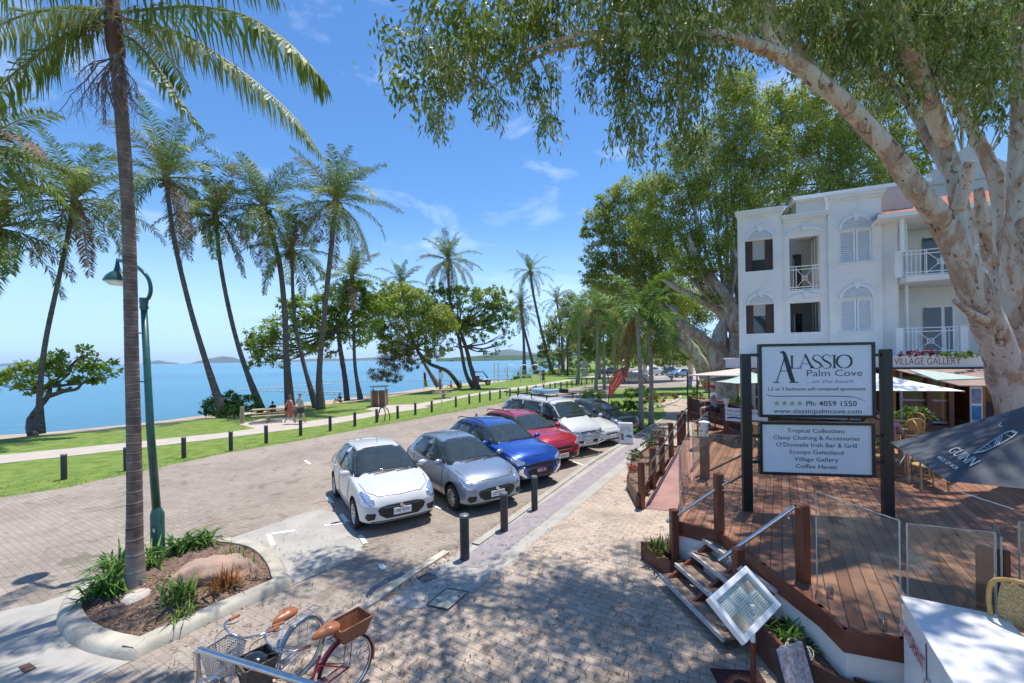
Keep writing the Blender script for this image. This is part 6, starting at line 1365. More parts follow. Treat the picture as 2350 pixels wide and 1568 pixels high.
# ---------- deck, steps, balustrades, sign ----------
DZ=.85
def deckmat():
    m,nt,b=_nodes('deck_boards'); N=nt.nodes; Lk=nt.links
    tc=N.new('ShaderNodeTexCoord'); mp=N.new('ShaderNodeMapping'); mp.inputs['Rotation'].default_value=(0,0,R(32.6)); Lk.new(tc.outputs['Object'],mp.inputs[0])
    sp=N.new('ShaderNodeSeparateXYZ'); Lk.new(mp.outputs[0],sp.inputs[0])
    mu=N.new('ShaderNodeMath'); mu.operation='MULTIPLY'; mu.inputs[1].default_value=1/.135; Lk.new(sp.outputs['X'],mu.inputs[0])
    fr=N.new('ShaderNodeMath'); fr.operation='FRACT'; Lk.new(mu.outputs[0],fr.inputs[0]); fl=N.new('ShaderNodeMath'); fl.operation='FLOOR'; Lk.new(mu.outputs[0],fl.inputs[0])
    wn=N.new('ShaderNodeTexWhiteNoise'); wn.noise_dimensions='1D'; Lk.new(fl.outputs[0],wn.inputs['W'])
    cr=N.new('ShaderNodeValToRGB'); e=cr.color_ramp.elements; e[0].color=(.24,.105,.06,1); e[1].color=(.40,.20,.12,1); Lk.new(wn.outputs['Value'],cr.inputs[0])
    g=N.new('ShaderNodeValToRGB'); e=g.color_ramp.elements; e[0].position=.0; e[0].color=(.04,.03,.03,1); e[1].position=.05; e[1].color=(1,1,1,1); q=e.new(.955); q.color=(1,1,1,1); q=e.new(.995); q.color=(.04,.03,.03,1); Lk.new(fr.outputs[0],g.inputs[0])
    nz=N.new('ShaderNodeTexNoise'); nz.inputs['Scale'].default_value=1.5; nz.inputs['Detail'].default_value=8; Lk.new(tc.outputs['Object'],nz.inputs[0])
    c2=N.new('ShaderNodeValToRGB'); c2.color_ramp.elements[0].color=(.72,.72,.74,1); c2.color_ramp.elements[1].color=(1.15,1.12,1.1,1); c2.color_ramp.elements[0].position=.35; c2.color_ramp.elements[1].position=.65; Lk.new(nz.outputs['Fac'],c2.inputs[0])
    m1=N.new('ShaderNodeMix'); m1.data_type='RGBA'; m1.blend_type='MULTIPLY'; m1.inputs[0].default_value=1; Lk.new(cr.outputs[0],m1.inputs[6]); Lk.new(g.outputs[0],m1.inputs[7])
    m2=N.new('ShaderNodeMix'); m2.data_type='RGBA'; m2.blend_type='MULTIPLY'; m2.inputs[0].default_value=1; Lk.new(m1.outputs[2],m2.inputs[6]); Lk.new(c2.outputs[0],m2.inputs[7])
    Lk.new(m2.outputs[2],b.inputs['Base Color']); b.inputs['Roughness'].default_value=.5
    bp=N.new('ShaderNodeBump'); bp.inputs['Strength'].default_value=.8; bp.inputs['Distance'].default_value=.01; Lk.new(g.outputs[0],bp.inputs['Height']); Lk.new(bp.outputs[0],b.inputs['Normal'])
    MATS['deck']=m; return m
M_deck=deckmat()
DE=[(2.65,6.82),(3.14,6.40),(3.20,5.35),(3.26,4.45),(3.22,4.09),(3.64,3.94),(4.30,3.52),(3.75,2.45)]
dp=DE+[(5.4,1.2),(18,3),(26,12),(16,20),(7.6,18.2),(6.4,13.3),(4.0,9.55)]
t=thing('timber_deck','raised red brown timber dining deck on a low white wall','deck',(3.2,5,0))
o=sheet('deck_boards',dp,DZ,M_deck,kind=None); o.data.transform(Matrix.Translation((-3.2,-5,0))); o.parent=t
def wallstrip(name,pts,z0,z1,th,m,parent,closed=False,inset=0):
    mb=MB(); pts=[Vector((*p,0)) for p in pts]; n=len(pts); off=[]
    for i,p in enumerate(pts):
        a=(pts[i]-pts[i-1]).normalized() if i>0 else (pts[1]-pts[0]).normalized(); b=(pts[(i+1)%n]-p).normalized() if i<n-1 else a
        q=(Vector((-a.y,a.x,0))+Vector((-b.y,b.x,0))); q=q/max(q.length_squared*.5,.3); off.append(q)
    for i in range(n-1):
        A=[];
        for j in (i,i+1):
            for k in (inset,inset+th):
                for z in (z0,z1): A.append(pts[j]+off[j]*k+Vector((0,0,z)))
        mb.add(A,[(0,1,5,4),(2,6,7,3),(1,3,7,5),(0,4,6,2),(0,2,3,1),(4,5,7,6)])
    return mb.build(name,m,parent)
left=[(6.4,13.3),(4.0,9.55)]+DE
eb=MB(); lv=[Vector((*p_,0)) for p_ in left]
for a_,b_ in zip(lv,lv[1:]):
    d_=(b_-a_).normalized(); o_=Vector((d_.y,-d_.x,0)); o_=o_ if (Vector((3.9,6,0))-a_).dot(o_)<0 else -o_
    eb.bar(a_+o_*.018-d_*.03+Vector((0,0,.752)),b_+o_*.018+d_*.03+Vector((0,0,.752)),.045,.222)
eb.build('edge_board',M_edge,t)
wallstrip('base_wall',left,-.01,.635,.12,M_render,t,inset=.0)
# entrance steps
st=thing('timber_steps','four weathered timber treads with pale nosings rising to the deck','steps',(2.7,5.7,0))
e=Vector((.154,-.988,0)); q=Vector((.988,.154,0)); s0=Vector((2.22,6.46,0))
for i in range(4):
    a=s0+q*(.235*i)+e*(0 if i==0 else .05); Lt=1.50 if i==0 else 1.47; z=.18+.17*i
    M=Matrix((e,q,Vector((0,0,1)))).transposed()
    tr=MB().box(a+e*Lt/2+q*.16+Vector((0,0,z-.022)),(Lt,.26,.044),M=M,bev=.006).build('tread',M_greytim,st)
    MB().box(a+e*Lt/2+q*.012+Vector((0,0,z-.022)),(Lt+.01,.035,.055),M=M).build('nosing',M_nose,tr)
mb=MB()
for f in (.12,.75,1.38): mb.bar(s0+e*f+q*.05+Vector((0,0,.08)),s0+e*f+q*1.0+Vector((0,0,.74)),.05,.12)
mb.build('stringer',M_edge,st)
# posts with handrails
def post(x,y,z0,z1,w=.115,lab='',nm='timber_post',g='red timber balustrade posts',rz=.15):
    o=MB().box((0,0,(z1-z0)/2),(w,w,z1-z0),rz=rz,bev=.01).build(nm,M_timber); o.location=(x,y,z0); tag(o,lab,'post',g); return o
post(2.56,6.72,0,1.08,lab='timber post at the foot of the deck steps, left side')
post(2.76,5.17,0,1.16,lab='timber post at the foot of the deck steps directly behind the menu case')
post(3.12,6.38,DZ,1.74,lab='timber post at the top of the deck steps, left side')
post(3.42,4.97,DZ,1.76,lab='timber post at the top of the deck steps, right side, nearest the glass')
post(4.62,4.12,DZ,1.62,w=.095,lab='wide timber post right of the white hydrant cabinet'); post(4.76,4.08,DZ,1.60,w=.075,lab='narrow timber post touching the wide post behind the hydrant cabinet')
def hrail(a,b,lab,m=M_steel,r=.024,nm='handrail'):
    a=Vector(a);b=Vector(b);mb=MB().tube([a,b],r,12)
    d=(b-a).normalized()
    for f in (.12,.92): p=a.lerp(b,f); mb.tube([p,p-Vector((0,0,.07)),p-Vector((0,0,.07))+d.cross(Vector((0,0,1)))*.06],.010,6)
    return tag(mb.build(nm,m,smooth=40),lab,'handrail')
hrail(at(1530,1198,6.78),at(1672,1104,6.30),'left brushed steel handrail beside the deck steps')
hrail(at(1650,1286,5.35),at(1824,1163,4.98),'right brushed steel handrail above the menu case')
# glass balustrades
def gpanel(a,b,z0,z1,lab):
    a=Vector((*a,0));b=Vector((*b,0)); d=(b-a).normalized(); t=thing('glass_panel',lab,'glass panel',(a+b)/2+Vector((0,0,z0)),0,'frameless glass balustrade')
    MB().bar(a+Vector((0,0,(z0+z1)/2)),b+Vector((0,0,(z0+z1)/2)),.011,z1-z0).build('pane',M_glass,t)
    mb=MB(); ga=a-d*.004; gb=b+d*.004; mb.bar(ga+Vector((0,0,z1+.002)),gb+Vector((0,0,z1+.002)),.013,.004); mb.bar(ga+Vector((0,0,z0)),ga+Vector((0,0,z1)),.013,.005); mb.bar(gb+Vector((0,0,z0)),gb+Vector((0,0,z1)),.013,.005); mb.build('polished_edge',mat('glass_edge',(.42,.50,.46),.1,var=.1,coat=1),t)
    mb=MB()
    for f in (.18,.82): p=a.lerp(b,f); mb.box(p+Vector((0,0,z0)),(.05,.05,.13),rz=math.atan2(d.y,d.x),bev=.006)
    mb.build('clamp',M_steel,t); return t
gpanel((3.45,4.78),(3.60,3.92),DZ+.05,1.97,'large clear balustrade pane between the step post and the hydrant cabinet')
gpanel((3.66,3.90),(4.22,3.68),DZ+.05,1.95,'clear balustrade pane rising directly behind the hydrant cabinet')
gpanel((4.30,3.70),(4.62,4.02),DZ+.05,1.90,'narrow clear balustrade pane left of the wide timber post')
gpanel((4.85,4.02),(5.6,3.75),DZ+.05,1.90,'clear balustrade pane at the right edge of the photo')
gpanel((2.72,6.88),(3.22,7.88),DZ+.05,1.95,'clear balustrade pane behind the left steel handrail')
gpanel((3.27,7.98),(3.80,9.02),DZ+.05,1.95,'clear balustrade pane in front of the near bollard lamp')
gpanel((4.15,9.7),(4.75,10.6),DZ+.02,1.95,'clear balustrade pane beside the red ramp, nearest the lamp')
gpanel((4.8,10.7),(5.5,11.8),DZ+.02,1.95,'clear balustrade pane beside the upper red ramp')
gpanel((3.7,8.6),(4.9,8.0),DZ+.05,1.95,'clear balustrade pane set across the deck left of the sign post')
# ramp with timber posts
M_rampm=mat('red_oxide_concrete',(.34,.19,.165),.8,var=.15,scale=2,bump=.2,bscale=40)
mb=MB(); RL=[(2.97,9.73,0.0),(3.62,10.8,.13),(4.2,11.75,.27),(4.95,13.0,.43),(5.70,14.2,.58),(6.1,14.8,.66)]; RRr=[(3.98,9.42,0.0),(4.55,10.4,.13),(5.1,11.3,.27),(5.8,12.4,.43),(6.5,13.5,.58),(6.9,14.1,.66)]
for i in range(5): mb.add([RL[i],RL[i+1],RRr[i+1],RRr[i]],[(0,1,2,3)])
for S_ in (RL,RRr):
    for i in range(5): mb.add([S_[i],S_[i+1],(S_[i+1][0],S_[i+1][1],-.02),(S_[i][0],S_[i][1],-.02)],[(0,1,2,3)])
mb.v=[(v[0],v[1],v[2]+.012) for v in mb.v]
o=mb.build('ramp',M_rampm); o['kind']='structure'
labs=['nearest post of the ramp row, at the tip of the planter','second post from the foot of the red ramp','third post from the foot of the red ramp','fourth post from the foot of the red ramp','fifth post from the foot of the red ramp','sixth post from the foot of the red ramp, last before the cafe']
for i,(x,y,z) in enumerate([(2.97,9.75,0),(3.59,10.8,.1),(4.13,11.65,.22),(4.9,13.0,.38),(5.60,14.1,.5),(5.95,14.6,.55)]): post(x,y,z,z+1.08,w=.12,lab='red timber post, '+labs[i] if i else 'red timber post beside the black plaque at the tip of the ramp planter',rz=.5,g='red timber posts along the ramp')
hrail((3.30,10.0,1.02),(6.0,14.45,1.72),'upper steel handrail following the red ramp',r=.022)
hrail((3.20,9.95,.62),(5.95,14.5,1.30),'lower dark handrail following the red ramp',m=M_boll,r=.018)
tag(MB().box((3.26,10.0,.88),(.02,.26,.34),rz=-.5).build('plaque',M_black),'small black plaque fixed beside the first ramp post','plaque')
hrail(at(1562,1112,9.3),at(1722,1036,9.0),'dark handrail crossing behind the left sign post',m=M_boll,r=.02)
hrail(at(1625,1140,9.0),at(1722,1080,8.6),'lower dark handrail crossing behind the left sign post',m=M_boll,r=.02)
# bollard lamps on the deck
def blamp(x,y,lab):
    t=thing('bollard_lamp',lab,'post lamp',(x,y,DZ),0,'timber posts topped with small lamps')
    MB().box((0,0,.46),(.15,.15,.92),rz=.5,bev=.01).build('post',M_timber,t,local=True)
    MB().lathe([(.055,.92),(.055,.95),(.03,.99),(.03,1.04),(.07,1.06),(.075,1.20),(.115,1.21),(.115,1.24),(.02,1.27)],16).build('lamp_head',M_cream,t,smooth=35,local=True)
blamp(4.18,9.15,'timber bollard lamp with pale capped head, nearest, beside the red ramp'); blamp(7.1,13.9,'timber bollard lamp with pale capped head beside the small gallery sign')
# planters
M_plb=mat('planter_timber',(.15,.055,.035),.5,c2=(.08,.035,.028),scale=4,bump=.3)
def planter(name,lab,outer,z1,soil_z):
    t=thing(name,lab,'planter',(*outer[0],0)); wallstrip('side',outer+[outer[0]],-.01,z1,.045,M_plb,t,inset=-.0)
    o=sheet('soil',outer,soil_z,M_mulch,kind=None); o.data.transform(Matrix.Translation((-outer[0][0],-outer[0][1],0))); o.parent=t; return t
planter('timber_planter','triangular brown timber planter beside the foot of the red ramp',[(2.86,9.70),(3.5,10.85),(4.1,11.8),(5.0,13.3),(5.9,14.9),(5.2,15.6),(3.75,13.3),(3.02,11.2)],.32,.26)
planter('timber_planter','brown timber planter left of the deck steps holding one dark clump',[(2.20,7.32),(2.45,6.64),(3.02,6.55),(2.60,7.35)],.30,.24)
planter('timber_planter','curved brown timber planter along the white wall, near the menu case',[(2.84,4.95),(2.86,4.42),(2.98,4.27),(3.18,3.98),(3.5,3.85),(3.32,4.05),(3.34,5.0)],.40,.33)
plant('dark_succulent','clump of dark green strappy succulent in the planter left of the steps','plant',[(2.45,7.0,.24),(2.55,6.85,.24),(2.65,7.0,.24),(2.4,7.12,.24)],60,.26,.035,('almond2','purple'),seed=3,up=1.1,droop=.2)
plant('potted_foliage','small green plants in the curved planter by the white wall','plant',[(3.1,4.85,.33),(3.15,4.6,.33),(3.05,4.72,.33)],30,.26,.035,('strap','almond2'),seed=4)
shrub('planter_shrub','leafy green and purple shrub in the planter beside the ramp posts','plant',[(1462,1040,22,18,12.4),(1485,1025,20,18,12.8),(1495,1010,16,14,13.6),(1450,1050,14,14,12.0)],('almond2','purple'),seed=5,lk=.007,cov=2.2,mixp=.5)
shrub('planter_shrub','feathery purple grey shrub at the far end of the ramp planter','plant',[(1512,1000,16,14,14.5),(1520,990,12,10,15),(1505,1008,14,12,14)],('purple','casu'),seed=6,lk=.005,asp=.25,cov=2)
shrub('planter_flowers','bright red and pink leafed plant at the near tip of the ramp planter','plant',[(1450,1068,16,10,11.2),(1465,1074,12,8,10.9)],('redl','orange'),seed=7,lk=.007,asp=.25,cov=1.6)
shrub('planter_shrub','yellow green plant low in the ramp planter behind the first post','plant',[(1500,1075,10,18,11.3),(1478,1090,8,10,10.8)],('hedge','strap'),seed=8,lk=.007,cov=1.6)
# hose/rope
mb=MB(); rg=random.Random(2)
for k in range(7):
    c=Vector((3.0+rg.uniform(-.03,.05),4.42+rg.uniform(-.05,.05),.385+k*.008)); r1=.13+rg.uniform(-.03,.05); r2=.07+rg.uniform(-.02,.03); an=rg.uniform(-.4,.4)+1.2
    mb.tube([c+Vector((math.cos(a)*r1*math.cos(an)-math.sin(a)*r2*math.sin(an),math.cos(a)*r1*math.sin(an)+math.sin(a)*r2*math.cos(an),rg.uniform(-.008,.012))) for a in np.linspace(0,2*PI,22)],.006,5,cap=False)
mb.tube(cr_path([(2.95,4.46,.41),(2.84,4.50,.40),(2.80,4.47,.28),(2.77,4.40,.12),(2.76,4.30,.05),(2.82,4.25,.10),(2.84,4.33,.28),(2.86,4.42,.41)],30),.006,5)
tag(mb.build('rope_coil',mat('cream_rope',(.66,.60,.48),.8,var=.1),smooth=True),'coiled cream rope draped over the curved timber planter','rope')
# tall double sign
sg=thing('street_sign','tall freestanding black framed double sign with white panels on the deck','sign',(5.1,7.1,DZ))
pl=P(1716,1172,DZ); pr=P(2038,1187,DZ); M_sw=mat('sign_panel_white',(.74,.76,.79),.35,var=.02)
for p,hp in ((pl,3.56),(pr,3.60)): MB().box((p.x,p.y,(DZ+hp)/2),(.15,.10,hp-DZ),rz=-.17,bev=.006).build('post',M_black,sg)
sd=(Vector((pr.x,pr.y,0))-Vector((pl.x,pl.y,0))).normalized(); sn=Vector((sd.y,-sd.x,0)); up_=Vector((0,0,1))
def SG(px,py,off=0):
    """point on the sign plane"""
    r=Vector(ray(px,py)); o=Vector((0,0,H)); n=sn; t_=(Vector((pl.x,pl.y,0))-sn*0-o).dot(n)/r.dot(n); return o+r*t_+sn*off
def panel(x0,x1,y0,y1):
    a=SG(x0,y1);b=SG(x1,y1);zt=(SG(x0,y0).z+SG(x1,y0).z)/2; zb=(a.z+b.z)/2; c=(a+b)/2; c.z=(zt+zb)/2; w_=(b-a).length; h=zt-zb
    M=Matrix((sd,-sn,up_)).transposed()
    f=MB(); 
    for s in (-1,1): f.box(c+sd*s*(w_/2-.02),(.045,.09,h),M=M); f.box(c+up_*s*(h/2-.02),(w_-.09,.09,.045),M=M)
    f.build('frame',M_black,sg); MB().box(c,(w_-.06,.05,h-.06),M=M).build('panel',M_sw,sg); return c,w_,h
c1_,W1,Hh1=panel(1742,2007,788,958); c2_,W2,Hh2=panel(1743,2006,969,1091)
mb=MB()
for y in (815,1000,1060): 
    a=SG(1722,y);b=SG(1745,y); mb.bar(a,b,.04,.05); a=SG(2004,y);b=SG(2030,y); mb.bar(a,b,.04,.05)
mb.build('bracket',M_black,sg)
def ST(body,c,fx,fz,w_,h,W=W1,Hh=Hh1,m=M_sgn,**k):
    return textmesh(body,m,sg,c+sd*(fx*W)+up_*(fz*Hh)+sn*.026,sd,up_,w=w_,h=h,off=.003,base=True,**k)
def stroke(mb,c,W,Hh,pts,ws):
    """flat calligraphic stroke in panel fractions"""
    L_=[];Rr=[]
    P_=[c+sd*(x*W)+up_*(z*Hh)+sn*.029 for x,z in pts]; P_=cr_path(P_,max(len(pts)*5,6)); k=len(P_)
    for i,p in enumerate(P_):
        f=i/(k-1)*(len(ws)-1); j=min(int(f),len(ws)-2); w_=ws[j]+(ws[j+1]-ws[j])*(f-j); t_=(P_[min(i+1,k-1)]-P_[max(i-1,0)]).normalized(); n_=sn.cross(t_)
        L_.append(p+n_*w_/2);Rr.append(p-n_*w_/2)
    for i in range(k-1): mb.add([L_[i],L_[i+1],Rr[i+1],Rr[i]],[(0,1,2,3)])
mb=MB(); W,Hh=W1,Hh1; c=c1_
def SQ(*a): stroke(mb,c,W,Hh,*a)
# big A
SQ([(-.345,-.02),(-.315,.10),(-.285,.24),(-.265,.335)],[.016,.014,.016,.02]); SQ([(-.31,.385),(-.275,.375),(-.25,.25),(-.215,.06),(-.195,-.02)],[.02,.05,.07,.07,.06]); SQ([(-.315,.13),(-.235,.13)],[.014,.014]); SQ([(-.375,-.025),(-.32,-.025)],[.016,.016]); SQ([(-.235,-.025),(-.155,-.025)],[.018,.018])
# L A S S I O in capitals with thick and thin strokes
zb,zt=.165,.335
def Lx(x): SQ([(x,zb),(x,zt)],[.028,.028]); SQ([(x-.02,zt),(x+.02,zt)],[.008,.008]); SQ([(x-.02,zb),(x+.075,zb)],[.012,.010]); SQ([(x+.075,zb-.005),(x+.08,zb+.05)],[.008,.004])
def Ax(x): SQ([(x-.055,zb),(x,zt+.01)],[.008,.010]); SQ([(x-.005,zt+.02),(x+.055,zb)],[.03,.032]); SQ([(x-.035,zb+.06),(x+.03,zb+.06)],[.008,.008]); SQ([(x-.075,zb),(x-.035,zb)],[.008,.008]); SQ([(x+.035,zb),(x+.08,zb)],[.008,.008])
def Sx(x): SQ([(x+.038,zt-.03),(x+.02,zt+.002),(x-.015,zt+.002),(x-.035,zt-.035),(x-.015,zt-.07),(x+.02,zb+.07),(x+.037,zb+.035),(x+.015,zb),(x-.02,zb-.002),(x-.04,zb+.035)],[.012,.008,.012,.022,.03,.03,.022,.012,.008,.012])
def Ix(x): SQ([(x,zb),(x,zt)],[.03,.03]); SQ([(x-.02,zt),(x+.02,zt)],[.008,.008]); SQ([(x-.02,zb),(x+.02,zb)],[.008,.008])
def Ox(x): SQ([(x+.062*math.sin(a),(zb+zt)/2+.088*math.cos(a)) for a in np.linspace(0,2*PI,13)],[.010,.03,.032,.010,.03,.032,.010])
Lx(-.205); Ax(-.085); Sx(.012); Sx(.095); Ix(.162); Ox(.245)
# swash line
SQ([(-.44,-.185),(-.38,-.212),(-.15,-.212),(.15,-.212),(.32,-.225),(.42,-.28)],[.006,.012,.012,.012,.010,.004])
mb.build('title_lettering',M_sgn,sg)
mb=MB()
for k in range(4):
    cc=c+sd*((-.345+k*.068)*W)+up_*(-.31*Hh)+sn*.029; pts=[cc+sd*((.03 if i%2==0 else .0125)*W*math.sin(i*PI/5))+up_*((.03 if i%2==0 else .0125)*W*math.cos(i*PI/5)) for i in range(10)]
    mb.add([cc]+pts,[(0,1+i,1+(i+1)%10) for i in range(10)])
mb.build('star_row',mat('gold_star',(.42,.38,.20),.5,var=.1),sg)
ST('Palm Cove',c,.16,.055,.47*W,.088*Hh,bold=-.008)
ST('...on the beach',c,.12,-.035,.40*W,.050*Hh,shear=.35,bold=-.015)
ST('1,2 or 3 bedroom self-contained apartments',c,0,-.135,.84*W,.044*Hh,bold=.002)
ST('Ph: 4059 1550',c,.13,-.345,.43*W,.070*Hh,bold=.005); ST('www.alassiopalmcove.com',c,.005,-.442,.76*W,.060*Hh,bold=.002)
for i,(s,f) in enumerate((('Tropical Collections',.50),('Classy Clothing & Accessories',.75),("O'Donnells Irish Bar & Grill",.70),('Scoops Gelatiland',.47),('Village Gallery',.38),('Coffee Haven',.36))):
    ST(s,c2_,.0,.305-i*.134,f*W2,.076*Hh2,W=W2,Hh=Hh2)
# small gallery sign
gs=thing('gallery_sign','small white gallery sign with blue swoosh, left of the big double sign','sign',at(1712,955,13.2))
a=at(1665,953,13.6);b=at(1762,956,12.6); gd=(b-a); gd.z=0; wd=gd.length; gd.normalize(); gn=Vector((gd.y,-gd.x,0)); cc=(a+b)/2
MB().box(cc,(wd,.03,.42),M=Matrix((gd,-gn,up_)).transposed()).build('panel',M_sw,gs)
M_navy=mat('navy_lettering',(.02,.03,.12),.5)
textmesh('VILLAGE GALLERY',M_navy,gs,cc-gd*wd*.46+up_*.08+gn*.02,gd,up_,w=wd*.9,h=.08,align='L')
textmesh('Palm Cove',M_navy,gs,cc-gd*wd*.46-up_*.03+gn*.02,gd,up_,w=wd*.36,h=.06,align='L')
mb=MB(); SW=[cc+gd*(wd*(-.45+.9*f))+up_*(-.12+.05*math.sin(f*6)*(1-f))+gn*.021 for f in np.linspace(0,1,12)]
for i in range(11): mb.add([SW[i]-up_*.03,SW[i+1]-up_*.03,SW[i+1]+up_*.02,SW[i]+up_*.02],[(0,1,2,3)])
mb.build('swoosh',M_navy,gs)
# ---------- dark umbrella at right ----------
M_navc=mat('charcoal_canvas',(.075,.082,.10),.75,var=.10,scale=2.5,bump=.15,bscale=12)
c1v=Vector((4.80,5.33,2.40)); c2v=Vector((3.84,3.70,2.40)); ed=(c1v-c2v); Lh=ed.length; ed.normalize(); pd=Vector((ed.y,-ed.x,0)); c3v=c2v+pd*Lh; ctr=(c1v+c2v)/2+pd*1.37
du,cs,ap=umbrella('beer_umbrella','large charcoal umbrella with stout harp print, tilted in at the right edge',(ctr.x,ctr.y),(Lh/2,1.37),2.40,3.28,M_navc,math.atan2(ed.y,ed.x),base_z=DZ)
M_prt=mat('white_print',(.70,.68,.68),.7,var=.05)
# print on the facing panel (plane c1,c2,apex)
mid=(c1v+c2v)/2; upv=(ap-mid).normalized(); xd=ed; nn_=xd.cross(upv)
if nn_.z<0: nn_=-nn_
can=[c_ for c_ in du.children if c_.name.startswith('canopy')][0]; cof=parent_off(du); CB=BVHTree.FromPolygons([v.co+cof for v in can.data.vertices],[tuple(p_.vertices) for p_ in can.data.polygons])
def snap(p,off=.012):
    h=CB.ray_cast(p+nn_*.6,-nn_); return (h[0]+nn_*off) if h[0] else p
def UP_(px,py,off=.02):
    r=Vector(ray(px,py)); o=Vector((0,0,H)); t_=(c1v-o).dot(nn_)/r.dot(nn_); return o+r*t_+nn_*off
def warp_text(body,p0,p1,hv,nm='printed_lettering'):
    """lay text along p0->p1 with letter height vector hv, on the canopy plane"""
    o=textmesh(body,M_prt,None,(0,0,0),(1,0,0),(0,1,0),w=1,h=1,align='L',off=0,bold=.01)
    for v in o.data.vertices: q=snap(p0.lerp(p1,v.co.x)+hv*v.co.y); v.co=q-parent_off(du)
    o.name=nm; o.parent=du; return o
a=UP_(2178,1062);b=UP_(2225,1030-0+0)
def proj_text(body,A,B,C,nm): # pixel anchors: A origin, B end of line, C top of first letter
    pa,pb_,pc=UP_(*A,.075),UP_(*B,.075),UP_(*C,.075); return warp_text(body,pa,pb_,pc-pa,nm)
proj_text('GUINN',(2171,1033),(2226,1071),(2193,1020),'printed_lettering')
proj_text('MADE OF MOR',(2149,1050),(2194,1080),(2157,1045),'printed_lettering')
mb=MB(); hp=[(2229,1039),(2262,1012),(2300,985),(2318,980),(2332,987),(2318,1000),(2290,1016),(2255,1034)]
outl=[snap(UP_(*p,.0)) for p in hp]; n=len(outl); cen_=sum(outl,Vector())/n
mb2=MB()
for i in range(n): 
    a_,b_=outl[i],outl[(i+1)%n]; mb2.add([a_,b_,b_.lerp(cen_,.16),a_.lerp(cen_,.16)],[(0,1,2,3)])
for f in np.linspace(.1,.9,8):
    a_=outl[0].lerp(outl[2],f) if f<.5 else outl[1].lerp(outl[3],f-.2); b_=outl[7].lerp(outl[6],min(1,f*1.2)) if f<.8 else outl[5]; mb2.bar(a_,b_,.006,.002)
mb2.tube([UP_(2312,986,.076),UP_(2306,992,.076),UP_(2314,996,.076)],.004,4)
mb2.build('printed_emblem',M_prt,du)
mb=MB(); mb.tube([c1v+Vector((.12,0,-.01)),c1v+Vector((.14,-.05,-.16)),c1v+Vector((.02,-.1,-.26))],.004,4); mb.tube([c2v,c2v+Vector((.12,.0,-.10)),c2v+Vector((.34,-.2,-.18))],.004,4); mb.build('cord',M_prt,du)
# ---------- hydrant cabinet ----------
hc=thing('hydrant_cabinet','white metal hydrant cabinet with red letters at the bottom right','cabinet',(3.4,3.2,0))
A=Vector((3.46,3.74,0)); hu=Vector((-.5,-.866,0)); hv=Vector((.866,-.5,0)); M=Matrix((hv,-hu,up_)).transposed(); LL_=1.35; WW=.62; ce=A+hu*LL_/2+hv*WW/2
MB().box(ce+up_*.67,(WW,LL_,1.34),M=M,bev=.012).build('body',M_whitep,hc)
MB().box(ce+up_*1.355,(WW+.03,LL_+.03,.03),M=M,bev=.008).build('lid',M_whitep,hc)
f0=A-hv*.006
mb=MB()
for k in (.60,): mb.bar(f0+hu*k+up_*.1,f0+hu*k+up_*1.3,.006,.004)
mb.build('door_gap',M_seam,hc)
MB().box(f0+hu*.66+up_*1.0-hv*.012,(.03,.05,.12),M=M,bev=.005).build('latch',M_steel,hc)
textmesh('HYDRANT',mat('red_lettering',(.42,.03,.06),.5),hc,f0+hu*.06+up_*1.04,hu,up_,w=.50,h=.12,align='L',bold=.012)
# ---------- menu case on a post ----------
mc=thing('menu_case','tilted white framed glass menu case on a white post','menu stand',(2.45,4.35,0))
cl_,ct,crr,cb=at(1634,1371,4.35),at(1718,1297,4.75),at(1790,1395,4.45),at(1684,1486,4.05)
ux=(ct-cl_).normalized(); wx=(crr-ct); wx=(wx-ux*wx.dot(ux)).normalized(); nx=wx.cross(ux); 
if nx.z<0: nx=-nx
cc=(cl_+ct+crr+cb)/4; lu=(ct-cl_).length; lw=(crr-ct).length
M=Matrix((ux,wx,nx)).transposed()
if M.determinant()<0: M=Matrix((ux,-wx,nx)).transposed()
mb=MB()
for s in (-1,1): mb.box(cc+ux*s*(lu/2-.03),(.06,lw,.075),M=M,bev=.006); mb.box(cc+wx*s*(lw/2-.03),(lu-.122,.06,.075),M=M,bev=.006)
mb.box(cc-nx*.03,(lu-.1,lw-.1,.01),M=M); mb.build('case',M_whitep,mc)
M_pap=mat('menu_paper',(.72,.70,.66),.8,var=.03); M_pap2=mat('menu_paper_tan',(.58,.44,.34),.8,var=.06)
wt=-wx if wx.z>0 else wx   # wx points down the board
g=0
for i,(a,b,w_,h,m_) in enumerate(((-.24,-.09,.22,.17,M_pap),(.02,-.09,.24,.17,M_pap),(.23,-.10,.16,.15,M_pap2),(-.23,.09,.20,.15,M_pap2),(.0,.09,.22,.17,M_pap),(.22,.08,.17,.17,M_pap))):
    k=lu/.74; o=MB().box(cc+ux*a*k+wx*b-nx*.018,(w_*k,h,.002),M=M).build('menu_sheet',m_,mc)
    mb=MB()
    for q in range(7): mb.box(cc+ux*a*k+wx*(b-h*.38+q*h*.125)-nx*.0165,(w_*k*random.uniform(.5,.85),.004,.001),M=M)
    mb.build('menu_text',M_sgn,o)
MB().box(cc+nx*.02,(lu-.1,lw-.1,.006),M=M).build('glass_lid',glassmat('case_glass',alpha=.04),mc)
mb=MB(); 
for s in (-.30,.30): mb.box(cc+ux*s-wx*(lw/2+.012),(.05,.03,.05),M=M,bev=.004)
mb.build('hinge',M_steel,mc)
MB().tube([(2.47,4.37,0),(2.47,4.37,.55)],.028,10).build('post_lower',M_timber,mc); MB().tube([(2.47,4.37,.55),(2.47,4.37,.93)],.024,10).build('post',M_whitep,mc)
